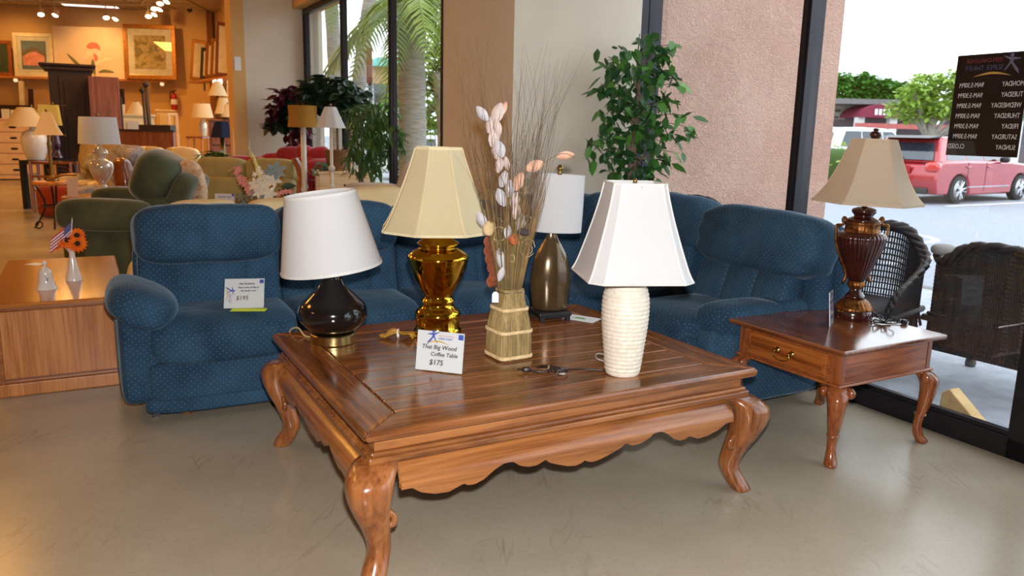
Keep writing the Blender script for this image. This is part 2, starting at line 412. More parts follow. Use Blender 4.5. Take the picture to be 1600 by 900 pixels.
# left windows
window_wall(2, CU_L, [(1.907, 1.93), (3.09, 3.15), (4.60, 4.66), (6.165, 6.29)], 2.86, .08, 1, .06)
hw = MB(); hw.slab([W(CU_L - .12, 1.907), W(CU_L + .25, 1.907), W(CU_L + .25, 6.3), W(CU_L - .12, 6.3)], 2.86, CEIL); struct(hw.build('wall_window_header', M_wallwarm))
# white return wall beside the left windows and the partition end
hw = MB(); hw.slab([W(1.65, 6.3), W(CU_L + .25, 6.3), W(CU_L + .25, 6.5), W(1.65, 6.5)], 0, CEIL); struct(hw.build('wall_return', M_wall))
pt = MB(); pt.slab([W(1.5, 6.22), W(1.65, 6.22), W(1.65, 6.62), W(1.5, 6.62)], 0, CEIL); _p = struct(pt.build('wall_partition', M_wallwarm))
nt_ = MB(); nt_.box((0, 0, 0), (.075, .004, .16)); nt_.build('taped_notice', M_paper, _p, loc=W(1.56, 6.215, 2.16), rz=ANG)
# back room
hw = MB(); _sd = Vector((-.42, .907, 0)); _s0 = BW0 - _sd * 4.5
hw.slab([_s0, _s0 + Vector((.2, 0, 0)), BW0 + Vector((.2, .2, 0)), BW0 + Vector((0, .2, 0))], 0, CEIL); struct(hw.build('wall_side', M_wallwarm))
hw = MB(); hw.slab([BW0, BW0 + Vector((0, .2, 0)), BW1 + Vector((0, .2, 0)), BW1], 0, CEIL); struct(hw.build('wall_back', M_wallwarm))
_j0 = D(271, 100, 20.95); _j1 = D(331, 100, 21.0)
hw = MB(); hw.slab([(_j0.x, 20.95, 0), (_j1.x - .1, 21.02, 0), (_j1.x - .1, 21.4, 0), (_j0.x, 21.3, 0)], 0, CEIL); struct(hw.build('wall_back_return', M_wallwarm))
hw = MB(); hw.slab([(-17.5, -6), (-17.3, -6), (-17.3, 20.6), (-17.5, 20.6)], 0, CEIL); struct(hw.build('wall_left', M_wallwarm))
hw = MB(); hw.slab([(-17.5, -6.2), W(GLU + .2, -12), W(GLU + .2, -12) + Vector((0, -.2, 0)), (-17.5, -6.4)], 0, CEIL); struct(hw.build('wall_rear', M_wallwarm))
# ceiling with lay-in tiles in the visible corner
cl = MB(); cl.slab([W(GLU + .2, -12), W(GLU + .2, 2.0), W(CU_L + .3, 2.0), W(CU_L + .3, 6.6), (-4.6, 16.2), BW0 + Vector((.3, .3, 0)), BW1 + Vector((0, .3, 0)), (-17.5, -6.4)], CEIL, CEIL + .1)
CEI = struct(cl.build('ceiling', M_ceil))
tl = MB(); tl.box((0, 0, 0), (.74, .60, .016)); _tm = tl.mesh('ceiling_tile', M_ceil)
gb = MB()
_ca, _sa = math.cos(.105), math.sin(.105)
for i in range(13):
    for j in range(5):
        x, y = -.42 - i * .78, -.34 - j * .64
        p = BW0 + Vector((x * _ca - y * _sa, x * _sa + y * _ca, CEIL - .004)); inst('ceiling_tile', _tm, CEI, T(p) @ RZ(.105))
for i in range(14):
    a = BW0 + Vector(((-.03 - i * .78) * _ca, (-.03 - i * .78) * _sa, CEIL - .012)); b_ = a + Vector((.105 * 3.2, -3.2, 0)); gb.tube([a, b_], .012, 4)
for j in range(6):
    a = BW0 + Vector(((.02 + j * .64) * _sa, -(.02 + j * .64), CEIL - .012)); gb.tube([a, a + Vector((-10 * _ca, -10 * _sa, 0))], .012, 4)
gb.build('ceiling_grid_bars', M_grid, CEI)

# ---------------------------------------------------------------- outside, to the right
def stucco():
    m, nt, b = new_mat('pink_stucco')
    v = coords(nt, 'Object'); n1 = noise_tex(nt, v, 34, 2, .5, 2.2)
    nt.links.new(ramp(nt, noise_tex(nt, v, 1.3, 4), [(.3, srgb(190, 148, 130)), (.7, srgb(206, 168, 150))]), b.inputs['Base Color']); b.inputs['Roughness'].default_value = .95
    bump(nt, b, n1, .8, .028); return m
M_stucco = stucco()
ws = MB(); ws.slab([W(GLU + .12, .8), W(5.54, .8), W(5.54, 1.6), W(GLU + .12, 1.6)], -.2, 5.2); struct(ws.build('wall_stucco', M_stucco))
ws = MB(); ws.slab([W(CU_L + .07, 6.3), W(CU_L + .2, 6.3), W(CU_L + .2, 6.7), W(CU_L + .07, 6.7)], -.2, 5.2); struct(ws.build('wall_stucco_rear', M_stucco))
M_side = mat('sidewalk_concrete', srgb(168, 172, 180), .8, col2=srgb(150, 155, 165), ns=9, bp=.1, bs_=60)
M_asph = mat('asphalt', srgb(150, 154, 162), .85, col2=srgb(132, 136, 146), ns=30, bp=.1, bs_=90)
M_curb = mat('curb_concrete', srgb(120, 118, 116), .8)
M_line = mat('road_paint', srgb(235, 238, 240), .7)
sw = MB(); sw.slab([W(GLU + .1, -14), W(7.2, -14), W(7.2, 3.0), W(5.6, 3.0), W(5.6, 1.6), W(GLU + .1, 1.6)], -.16, -.03); struct(sw.build('floor_sidewalk', M_side))
cb = MB(); cb.slab([W(7.2, -14), W(7.36, -14), W(7.36, 3.0), W(7.2, 3.0)], -.2, -.025); struct(cb.build('trim_curb', M_curb, bevel=.02))
ap = MB(); ap.box((30, 40, -.2), (260, 260, .1)); struct(ap.build('floor_parking_lot', M_asph))
def paint(name, label, pts, w=.1):
    b = MB(); b.tube([Vector(p) for p in pts], w, 4, sq=.02); return tag(b.build(name, M_line), label, 'road marking')
ZA = -.148
paint('painted_line', 'long white parking line across the asphalt beyond the wicker chairs', [Z(1385, 412, ZA), Z(1480, 398, ZA)], .09)
paint('painted_line', 'white parking line on the asphalt under the red car', [Z(1480, 322, ZA), Z(1700, 312, ZA)], .09)
_c = Z(1400, 369, ZA); paint('painted_ring', 'curved white painted mark on the asphalt behind the urn lamp', [_c + Vector((.55 * math.cos(a * .4), .75 * math.sin(a * .4), 0)) for a in range(-4, 5)], .06)

# ---- parked cars
M_red = mat('red_car_paint', srgb(170, 28, 44), .25, metal=.2, coat=1.0, col2=srgb(160, 24, 40))
M_carwhite = mat('white_car_paint', srgb(225, 228, 232), .25, coat=1.0)
M_carglass = mat('car_window', srgb(40, 52, 66), .05, coat=1.0)
M_tyre = mat('tyre_rubber', (.015, .015, .016), .8)
M_rim = mat('alloy_rim', (.75, .76, .78), .25, metal=.9)
M_tail = mat('tail_lamp', srgb(200, 20, 25), .15, coat=1)
def car(name, label, loc, rz, paintm, suv=True, detail=True):
    """rear axle at the origin, nose towards +x"""
    t = thing(name, label, 'car', loc, rz)
    hw_ = .95; h = 1.7 if suv else 1.45
    wb = 2.82
    def arch(cx): return [(cx + .42 * math.cos(a), .33 + .42 * math.sin(a)) for a in [PI - i * PI / 8 for i in range(9)]]
    low = [(-.98, .42), (-.9, .25), (-.45, .22)] + [(x, max(z, .22)) for x, z in arch(0)] + [(.45, .2), (wb - .45, .2)] + [(x, max(z, .22)) for x, z in arch(wb)] + [(wb + .5, .22), (wb + .86, .3), (wb + .93, .55), (wb + .85, .82), (wb + .45, .98), (wb - .55, 1.06), (.2, 1.08), (-.72, 1.06), (-.93, .98), (-1.0, .75), (-1.02, .6)]
    b = MB(); b.prism(low, hw_ * 2); body = b.build('body', paintm, t, bevel=.05, auto=True)
    top = h
    # greenhouse: tapered in width towards the roof
    gx = [(-.86, 1.03), (-.62, top - .12), (-.5, top - .02), (.3, top), (1.2, top - .03), (1.45, top - .1), (2.25, 1.05)]
    def gh(inset, y0, y1, zlo=None):
        vs = []
        for sg in (-1, 1):
            for x, z in gx:
                k = (z - 1.03) / (top - 1.03); vs.append((x, sg * (y0 + (y1 - y0) * k), z))
        n = len(gx); fs = [tuple(range(n)), tuple(range(2 * n - 1, n - 1, -1))] + [((i + 1) % n, i, n + i, n + (i + 1) % n) for i in range(n)]
        return vs, fs
    vs, fs = gh(0, .88, .68); b = MB(); b.add(vs, fs); b.build('cabin', paintm, t, bevel=.04)
    for sg in (-1, 1):
        for (x0, x1, x2, x3) in ((-.52, -.28, .28, .25), (.33, .3, 1.02, 1.05), (1.1, 1.07, 1.42, 2.05)):
            b = MB(); z0, z1 = 1.1, top - .13
            def yy(z): return sg * (.88 - .2 * (z - 1.03) / (top - 1.03) + .004)
            b.add([(x0, yy(z0), z0), (x3, yy(z0), z0), (x2, yy(z1), z1), (x1, yy(z1), z1)], [(0, 1, 2, 3)]); b.build('side_window', M_carglass, t)
    b = MB(); b.add([(-.83, -.74, 1.1), (-.83, .74, 1.1), (-.625, .62, top - .17), (-.625, -.62, top - .17)], [(0, 1, 2, 3)]); rw = b.build('rear_window', M_carglass, t)
    for v in rw.data.vertices: v.co.x -= .035
    b = MB(); b.add([(2.2, -.72, 1.09), (2.2, .72, 1.09), (1.53, .6, top - .12), (1.53, -.6, top - .12)], [(0, 1, 2, 3)]); b.build('windscreen', M_carglass, t)
    for x in (0, wb):
        for sg in (-1, 1):
            b = MB(); b.lathe([(.0, -.1), (.30, -.11), (.35, -.08), (.35, .08), (.30, .11), (.0, .1)], 28, M=RX(PI / 2)); w = b.build('wheel', M_tyre, t, loc=(x, sg * .86, .35), smooth=False, auto=True)
            b = MB(); b.lathe([(.255, -.005), (.262, .01), (.235, .012), (.225, -.03)], 28, M=RX(-sg * -PI / 2), cap=False)
            for k in range(5):
                for da in (-.16, .16):
                    a = k * 2 * PI / 5 + da
                    b.tube([(.04 * math.cos(a), 0, .04 * math.sin(a)), (.24 * math.cos(a + da * .35), 0, .24 * math.sin(a + da * .35))], .022, 5)
            b.lathe([(.0, -.02), (.07, -.02), (.06, .02), (0, .025)], 12, M=RX(-sg * -PI / 2))
            b.build('rim', M_rim, w, loc=(0, sg * .115, 0))
    if detail:
        for sg in (-1, 1):
            b = MB(); b.pill((-.93, sg * .8, .93), (.2, .34, .26), 4, 4); b.build('tail_lamp', M_tail, t, smooth=True)
            b = MB(); b.pill((1.75, sg * 1.02, 1.12), (.14, .22, .16), 4, 3); b.build('wing_mirror', M_blackmatte, t, smooth=True)
            for x in (.28, 1.2):
                b = MB(); b.pill((x, sg * .97, .93), (.2, .035, .04), 3, 3); b.build('door_handle', paintm, t, smooth=True)
            b = MB(); b.box((1.3, sg * .955, .42), (1.9, .02, .03)); b.build('sill_trim', M_chrome, t)
            b = MB(); b.tube([(.28, sg * .952, .3), (.28, sg * .952, 1.05)], .006, 4); b.tube([(1.08, sg * .952, .3), (1.08, sg * .952, 1.05)], .006, 4); b.build('door_seam', M_blackmatte, t)
        b = MB(); b.box((-.96, 0, .33), (.1, 1.5, .16)); b.build('bumper_skirt', M_blackmatte, t, bevel=.03)
        b = MB(); b.box((-1.025, 0, .86), (.02, .62, .2)); pl = b.build('plate_recess', M_red if paintm is M_red else paintm, t, bevel=.008)
        b = MB(); b.box((-1.04, 0, .86), (.015, .31, .16)); b.build('number_plate', M_paper, t)
        b = MB(); b.lathe([(0, 0), (.06, 0), (.05, .012), (0, .014)], 14, M=RY(-PI / 2), sx=.6); b.build('badge', M_chrome, t, loc=(-1.0, 0, 1.02))
        b = MB(); b.prism([(-.95, top - .06), (-.5, top + .01), (-.45, top - .06)], 1.3); b.build('roof_spoiler', M_blackmatte, t, bevel=.01)
        b = MB(); b.tube([(-.98, -.1, 1.13), (-.86, .25, 1.22)], .016, 5); b.build('rear_wiper', M_blackmatte, t)
    return t
_rw = Z(1490, 318, -.15); _fw = Z(1606, 309.5, -.15); _d = (_fw - _rw); _rz = .6
car('parked_car', 'red sport utility car with alloy wheels parked beyond the glass', _rw + Vector((-math.sin(_rz), math.cos(_rz), 0)) * .93, _rz, M_red).scale = (1.2, 1.08, 1.02)
_w = D(1385, 225, 31); car('parked_car', 'white utility car half hidden behind the green hedge', (_w.x - 1.8, 31, -.15), .2, M_carwhite, detail=False).scale = (1.15, 1.1, 1.22)

# ---- hedge, trees and the shop with the awning
def leaf_shape(L, w, n=3):
    m = MB(); pts = [(0, 0, 0), (L * .3, w * .5, .02 * L), (L * .65, w * .42, .0), (L, 0, -.06 * L), (L * .65, -w * .42, 0), (L * .3, -w * .5, .02 * L), (L * .45, 0, -.03 * L)]
    m.add(pts, [(0, 6, 1), (1, 6, 2), (2, 6, 3), (3, 6, 4), (4, 6, 5), (5, 6, 0)]); return m
def foliage(name, matl, parent, blobs, n, L, w, seed=1, droop=.0, loc=None):
    """leaves scattered through ellipsoid blobs (centre, radii), joined as one part"""
    rnd = random.Random(seed); base = leaf_shape(L, w); m = MB(); vol = [b[1][0] * b[1][1] * b[1][2] for b in blobs]; tot = sum(vol)
    for (c, r), vv in zip(blobs, vol):
        for _ in range(max(3, int(n * vv / tot))):
            d = Vector((rnd.gauss(0, 1), rnd.gauss(0, 1), rnd.gauss(0, 1))).normalized(); k = rnd.uniform(.45, 1) ** .6
            p = Vector(c) + Vector((d.x * r[0], d.y * r[1], d.z * r[2])) * k
            M_ = T(p) @ RZ(rnd.uniform(0, 2 * PI)) @ RY(rnd.uniform(-.5, .9) + droop) @ RX(rnd.uniform(-.6, .6)) @ Matrix.Scale(rnd.uniform(.7, 1.25), 4)
            m.add(base.v, base.f, M_)
    o = bpy.data.objects.new(name, m.mesh(name, matl, False, fix=False)); COL.objects.link(o); o.parent = parent
    if loc is not None: o.location = loc
    o['kind'] = 'stuff'; return o
M_leafout = leaf_mat('green_tree_leaves', srgb(120, 165, 60), srgb(70, 125, 45), .35)  # the trees' own leaf greens, varied at random
M_leafyel = leaf_mat('yellow_green_leaves', srgb(165, 190, 80), srgb(100, 150, 60), .35)
M_bark = mat('grey_bark', srgb(150, 142, 130), .9, col2=srgb(120, 112, 100), ns=14, bp=.3, bs_=30)
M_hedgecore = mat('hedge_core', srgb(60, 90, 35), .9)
hd = thing('hedge', 'low clipped green hedge behind the red car', 'hedge', (0, 0, 0))
for i, (px, py, y, rx, rz_) in enumerate(((1300, 262, 25, 1.0, .95), (1352, 250, 26, 1.1, .95), (1402, 240, 27, 1.1, .85), (1440, 240, 28, 1.0, .7))):
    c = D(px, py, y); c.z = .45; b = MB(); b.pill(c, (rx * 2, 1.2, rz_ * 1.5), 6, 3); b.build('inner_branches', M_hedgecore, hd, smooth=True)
    foliage('foliage', M_leafyel, hd, [(c, (rx * 1.2, .8, rz_))], 420, .2, .1, seed=20 + i)
def out_tree(name, label, base, top_blobs, n, L, matl, trunk_r=.2, seed=3):
    t = thing(name, label, 'tree', base)
    b = MB(); h = min(c[2] for c, r in top_blobs)
    b.tube(smoothpath([(0, 0, 0), (.1, 0, h * .5), (0, 0, h)]), trunk_r, 8)
    for c, r in top_blobs: b.tube(smoothpath([(0, 0, h * .6), (c[0] * .4, c[1] * .4, h * .9), (c[0], c[1], c[2])]), trunk_r * .45, 6)
    b.build('trunk', M_bark, t, smooth=True); foliage('foliage', matl, t, top_blobs, n, L, L * .5, seed); return t
def blobs_px(base, lst, y):
    out = []
    for px, py, rpx, rpy in lst:
        p = D(px, py, y); out.append(((p.x - base[0], p.y - base[1] + random.uniform(-.6, .6), p.z - base[2]), (S(rpx, y), S(rpx, y) * .7, S(rpy, y))))
    return out
for nm, lb, bx, y, lst, n, L, mt, sd in (
    ('shade_tree', 'spreading yellow-green tree beside the hours sign, across the lot', 1452, 38, [(1402, 172, 22, 12), (1422, 150, 26, 20), (1455, 130, 30, 16), (1500, 128, 34, 22), (1436, 182, 28, 12), (1470, 165, 34, 20), (1545, 130, 30, 26), (1600, 140, 40, 34), (1570, 170, 30, 16)], 4600, .33, M_leafyel, 5),
    ('roadside_tree', 'dark green trees rising over the awning building roof', 1330, 62, [(1318, 140, 26, 24), (1345, 138, 24, 22), (1375, 142, 26, 18), (1405, 143, 26, 14), (1430, 145, 24, 12)], 5000, .5, M_leafout, 8)):
    p = D(bx, 200, y); base = (p.x, y, -.15); out_tree(nm, lb, base, blobs_px(base, lst, y), n, L, mt, .25, sd)
M_bldwhite = mat('white_fascia', srgb(228, 226, 220), .8)
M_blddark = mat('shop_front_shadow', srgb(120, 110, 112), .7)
M_awn = mat('burgundy_awning', srgb(130, 34, 62), .7)
def shop():
    y = 50; p = D(1390, 200, y); t = thing('shop_building', 'white shop building with a burgundy arched awning across the lot', 'building', (p.x, y, -.15))
    def X(px): return D(px, 180, y).x - p.x
    def ZZ(px, py): return D(px, py, y).z + .15
    b = MB(); b.box(((X(1250) + X(1700)) / 2, 3, ZZ(1390, 165) / 2), (X(1700) - X(1250), 4, ZZ(1390, 162))); b.build('wall', M_bldwhite, t)
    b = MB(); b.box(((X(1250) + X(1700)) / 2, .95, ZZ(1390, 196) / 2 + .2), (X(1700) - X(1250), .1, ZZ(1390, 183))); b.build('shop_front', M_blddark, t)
    b = MB(); b.box(((X(1250) + X(1700)) / 2, .5, ZZ(1390, 162)), (X(1700) - X(1250), 5, .3)); b.build('roof_edge', M_curb, t)
    b = MB(); zb = ZZ(1349, 185); zt = ZZ(1349, 165); R_ = (X(1382) - X(1317)) / 2; cx = X(1349)
    prof = [(cx + R_ * math.cos(a), zb + (zt - zb) * math.sin(a)) for a in [i * PI / 12 for i in range(13)]]
    b.prism(prof, 3.0, T(0, -1.0, 0)); aw = b.build('awning', M_awn, t)
    for k in range(4): b = MB(); b.box((cx - .35 + k * .24, -2.53, zb + .32), (.16, .03, .34)); b.build('number_mark', M_paper, aw)
    b = MB(); b.prism([(X(1380), zb), (X(1480), zb), (X(1480), zb + .15), (X(1380), zt - .25)], 2.6, T(0, -.9, 0)); b.build('awning_wing', M_awn, t)
    for px in (1322, 1371, 1440, 1500, 1560):
        b = MB(); b.box((X(px), -2.0, zb / 2), (.45, .45, zb)); b.build('column', M_bldwhite, t)
    b = MB(); b.box(((X(1290) + X(1450)) / 2, -4.5, ZZ(1380, 199)), (X(1450) - X(1290), .15, .28)); b.build('red_rail', mat('red_rail_paint', srgb(190, 100, 95), .7), t)
    b = MB(); b.box(((X(1300) + X(1318)) / 2, .88, ZZ(1308, 174)), (1.6, .05, .9)); sg = b.build('shop_sign', mat('pale_sign', srgb(215, 205, 180), .7), t)
    for k in range(2): b = MB(); b.box((X(1310), .84, ZZ(1308, 172) - k * .42), (.9 - .2 * k, .02, .16)); b.build('sign_line', M_curb, sg)
shop()

# ---------------------------------------------------------------- outside, to the left
M_grass = mat('planting_bed', srgb(120, 135, 80), .95, col2=srgb(95, 110, 60), ns=12)
gr = MB(); gr.slab([W(CU_L + .15, 1.95), W(CU_L + 5, 1.95), W(CU_L + 5, 22), W(CU_L + .15, 22)], -.2, -.06); struct(gr.build('floor_planting_bed', M_grass))
M_frond = leaf_mat('palm_frond', srgb(150, 175, 70), srgb(70, 110, 45), .4)
M_palm = mat('palm_trunk', srgb(178, 172, 164), .9, col2=srgb(140, 134, 126), ns=5, stretch=(1, 1, 9), bp=.4, bs_=6)
def palm(name, label, base, h, r0, r1, lean, nf, fl_, seed, droop=1.0):
    rnd = random.Random(seed); t = thing(name, label, 'palm tree', base)
    b = MB(); top = Vector((lean[0], lean[1], h)); P = smoothpath([(0, 0, 0), (lean[0] * .3, lean[1] * .3, h * .4), tuple(top)], 8)
    b.tube(P, [r0 + (r1 - r0) * i / (len(P) - 1) + .012 * (i % 2) for i in range(len(P))], 14); b.build('trunk', M_palm, t, smooth=True)
    for k in range(nf):
        a = 2 * PI * k / nf + rnd.uniform(-.2, .2); el = rnd.uniform(-.3, 1.0); L = fl_ * rnd.uniform(.8, 1.1)
        m = MB(); pts = []
        for i in range(9):
            s_ = i / 8; pts.append(top + Vector((math.cos(a) * L * s_ * math.cos(el * .7), math.sin(a) * L * s_ * math.cos(el * .7), L * (.55 * el * s_ - droop * s_ * s_ * .75))))
        m.tube(pts, [.03 * (1 - .8 * i / 8) for i in range(9)], 4)
        sd = Vector((-math.sin(a), math.cos(a), 0))
        for i in range(2, 34):
            s_ = i / 34; j = min(int(s_ * 8), 7); q = pts[j].lerp(pts[j + 1], s_ * 8 - j); tg = (pts[j + 1] - pts[j]).normalized(); ll = L * .26 * math.sin(PI * min(1, s_ * .9 + .12)) + .1
            for sg in (-1, 1):
                e = q + (sd * sg * .8 + tg * .55 + Vector((0, 0, -.35 - .3 * rnd.random()))).normalized() * ll; m_ = (q + e) / 2 + Vector((0, 0, .05)); wv = tg * .022
                m.add([q - wv, q + wv, m_ + wv, e, m_ - wv], [(0, 1, 2, 4), (4, 2, 3)])
        o = bpy.data.objects.new('frond', m.mesh('frond', M_frond, fix=False)); COL.objects.link(o); o.parent = t
    return t
def gpos(px, py, y, z=-.1): p = D(px, py, y); return Vector((p.x, y, z))
palm('palm_tree', 'stout ringed palm trunk with hanging fronds right outside the left windows', gpos(646, 260, 12.5), 3.45, .225, .2, (-.05, .1), 15, 1.9, 4, 1.5)
palm('palm_tree', 'slim leaning palm seen between the two left window posts', gpos(545, 260, 17), 6.1, .17, .12, (.75, .3), 11, 2.9, 9, .9)
palm('palm_tree', 'pale upright palm behind the leftmost window pane', gpos(532, 260, 20), 5.3, .2, .15, (-.2, .1), 11, 2.8, 13, .9)
tr = out_tree('dark_trunk_tree', 'dark trunk tree at the right edge of left window', gpos(686, 260, 15.5, -.1), [((.35, .5, 2.6), (.7, .6, .9)), ((.1, .5, 3.4), (.5, .6, .5))], 420, .3, M_leafout, .13, 31)
tr.children[0].data.materials[0] = mat('dark_bark', srgb(95, 90, 92), .9, ns=10)
bs = thing('far_trees', 'green bushes far behind the white cars', 'bushes', gpos(660, 200, 40))
foliage('foliage', M_leafout, bs, [((-1.5, 0, 1.6), (2.6, 1, 1.6)), ((1.5, 0, 2.6), (2.2, 1, 2.4))], 900, .5, .25, 44)
for i, (px, y, lb) in enumerate(((640, 26, 'white saloon car parked behind the palm trunk'),)):
    p = gpos(px, 200, y, -.15); c_ = car('parked_car', lb, p, -.1, M_carwhite, suv=False, detail=False)
def annex():
    y = 45; p = D(590, 200, y); t = thing('corner_building', 'cream corner building with teal hip roof seen through left window', 'building', (p.x, y, -.15))
    def X(px): return D(px, 180, y).x - p.x
    def ZZ(px, py): return D(px, py, y).z + .15
    z1 = ZZ(590, 105)
    b = MB(); b.box(((X(572) + X(650)) / 2, 2, z1 / 2), (X(650) - X(572), 4, z1)); b.build('wall', M_bldwhite, t)
    b = MB(); b.box(((X(572) + X(650)) / 2, -.1, ZZ(590, 118)), (X(650) - X(572) + .05, .3, .9)); b.build('tan_band', mat('tan_band', srgb(205, 165, 125), .8), t)
    b = MB(); b.prism([(X(566), z1), (X(656), z1), (X(640), ZZ(600, 92)), (X(596), ZZ(600, 92))], 5, T(0, 1.5, 0)); b.build('roof', mat('teal_roof', srgb(130, 205, 195), .6), t)
    for px in (598, 628):
        b = MB(); b.box((X(px), -.15, ZZ(600, 150)), (.9, .15, 1.3)); f = b.build('window', M_curb, t); b = MB(); b.box((X(px), -.24, ZZ(600, 150)), (.75, .02, 1.1)); b.build('pane', M_carglass, f)
annex()
sp = thing('sign_post', 'brown sign board on grey post outside middle left window', 'sign', gpos(580, 260, 15))
b = MB(); b.tube([(0, 0, 0), (0, 0, D(580, 128, 15).z + .1)], .035, 8); b.build('post', M_curb, sp)
b = MB(); _z0, _z1 = D(580, 130, 15).z, D(580, 75, 15).z; b.box((0, -.05, (_z0 + _z1) / 2 + .1), (.1, .06, _z1 - _z0)); b.build('board', mat('brown_sign_board', srgb(135, 85, 70), .7), sp)
for i, (px, y) in enumerate(((618, 10.5), (650, 10.8), (672, 11.2), (700, 11), (590, 11.5))):
    b_ = thing('garden_shrub', 'yellow-green garden shrub outside the left windows, %s' % ('left of the stout palm', 'under the stout palm', 'by the dark trunk', 'beside the pier', 'behind the weeping fig')[i], 'shrub', gpos(px, 280, y, -.1), group='shrubs in the planting bed')
    foliage('foliage', M_leafyel, b_, [((0, 0, .3), (.35, .3, .4))], 130, .12, .06, 60 + i)
# ================================================================ blue sectional
M_blue = dotted_velvet('blue_dotted_velvet', srgb(50, 80, 104), srgb(29, 51, 72), srgb(92, 120, 138))
M_legw = wood('turned_leg_wood', srgb(70, 40, 20), srgb(120, 75, 40), srgb(160, 110, 65), axis=2)
def wr(a=.012, f=5.0, sd=0):
    def fn(q):
        k = noise.noise(Vector((q.x * f + sd, q.y * f, q.z * f))); L = q.length or 1; return q + q / L * k * a
    return fn
def pad(name, c, d, parent, m=M_blue, e=5.0, n=12, M=None, a=.010, f=5, sd=0, rz=0):
    b = MB(); b.pill((0, 0, 0), d, n, e, fn=wr(a, f, sd)); o = b.build(name, m, parent, smooth=True)
    o.matrix_local = T(c) @ RZ(rz) @ (M if M is not None else Matrix.Identity(4)); return o
SOF = thing('reclining_sofa', 'blue dotted velvet reclining sofa with rolled left arm behind the coffee table', 'sofa', W(0, 0), ANG)
seats = [(.03, .75), (.75, 1.43), (1.43, 2.13)]
for i, (a, b_) in enumerate(seats):
    c = (a + b_) / 2; w = b_ - a
    def nose(q, w=w):
        # seat pad: rounded roll at the front edge hanging down
        t_ = max(0, (-q.y - .12) / .2); q = q.copy(); q.z -= t_ * t_ * .045; return q + Vector((0, 0, .008 * noise.noise(q * 5)))
    b = MB(); b.pill((0, 0, 0), (w + .01, .66, .2), 12, 5, fn=nose); o = b.build('seat_cushion', M_blue, SOF, smooth=True); o.location = (c, .27, .41)
    pad('footrest_panel', (c, .045, .205), (w + .005, .13, .2), SOF, e=7, a=.005, sd=i)
    lb = pad('lower_back', (c, .50, .60), (w - .004, .19, .42), SOF, e=7, M=RX(-.18), a=.006, sd=i + 3)
    for k in (-.17, .17):
        b = MB(); b.tube([(k * w / .7, -.104, -.18), (k * w / .7, -.106, 0), (k * w / .7, -.098, .16)], .0035, 4); b.build('seam', M_blue, lb)
    pad('head_cushion', (c, .535, .85), (w + .012, .37, .315), SOF, e=4.2, M=RX(-.14), a=.016, f=6, sd=i + 7)
b = MB(); b.pill((1.08, .4, .17), (2.12, .66, .24), 8, 9); b.build('base', M_blue, SOF, smooth=True)
b = MB(); b.pill((1.08, .045, .09), (2.14, .12, .1), 10, 6); b.build('skirt_panel', M_blue, SOF, smooth=True)
b = MB(); b.pill((1.08, .63, .52), (2.12, .16, .86), 8, 7); b.build('back_shell', M_blue, SOF, smooth=True)
# rolled arm at the left: side panel, rolled top, pleated front
b = MB(); b.pill((.005, .35, .33), (.19, .66, .5), 10, 7); b.build('arm_panel', M_blue, SOF, smooth=True)
def armroll(q):
    pl = .008 * math.sin(q.x * 60) * max(0, (-q.y - .18) / .2); q = q.copy(); q.z += pl - .05 * max(0, (-q.y - .2) / .16) ** 2; q.x += .03 * math.sin((q.y + .3) * 4); return q
b = MB(); b.pill((0, 0, 0), (.335, .66, .19), 16, 2.7, fn=armroll); o = b.build('armrest', M_blue, SOF, smooth=True); o.location = (.01, .26, .57); o.rotation_euler = (0, .42, 0)
for x, y in ((.2, .12), (2.0, .12), (.2, .6), (2.0, .6)):
    b = MB(); b.lathe([(.028, 0), (.03, .02), (.026, .05), (.03, .08)], 12, (x, y, 0)); b.build('leg', M_legw, SOF, smooth=True)
b = MB(); b.box((.06, .12, .03), (.03, .015, .075), M=RY(.25)); b.build('floor_glide', M_blackmatte, SOF)

SEC = thing('corner_recliner', 'blue dotted velvet corner section and end recliner beside the window', 'sofa', W(0, 0), ANG)
b = MB(); b.slab([(2.22, .02, 0), (2.62, .0, 0), (2.6, -.3, 0), (3.32, -.3, 0), (3.32, .12, 0), (2.8, .66, 0), (2.22, .68, 0)], .06, .42); b.build('corner_base', M_blue, SEC, bevel=.04)
pad('corner_seat', (2.74, .16, .43), (1.05, .78, .17), SEC, e=6)
pad('lower_back', (2.58, .48, .60), (.74, .2, .42), SEC, M=RX(-.2), sd=1)
pad('head_cushion', (2.6, .55, .86), (.8, .3, .34), SEC, e=3.6, a=.016, sd=2)
pad('corner_back', (2.97, .30, .66), (.5, .3, .66), SEC, e=4, rz=-PI / 4, a=.014, sd=3)
pad('head_cushion', (3.0, .33, .88), (.62, .32, .33), SEC, e=3.4, rz=-PI / 4, a=.018, sd=4)
pad('lower_back', (3.12, .0, .6), (.62, .2, .42), SEC, rz=-PI / 2, M=RX(-.2), sd=5)
pad('head_cushion', (3.2, .0, .875), (.74, .3, .36), SEC, e=3.4, rz=-PI / 2, M=RX(-.12), a=.02, f=7, sd=6)
b = MB(); b.pill((3.34, -.53, .52), (.16, 1.42, .86), 8, 7); b.build('back_shell', M_blue, SEC, smooth=True)
b = MB(); b.pill((2.5, .66, .52), (.6, .12, .86), 8, 7); b.build('back_shell', M_blue, SEC, smooth=True)
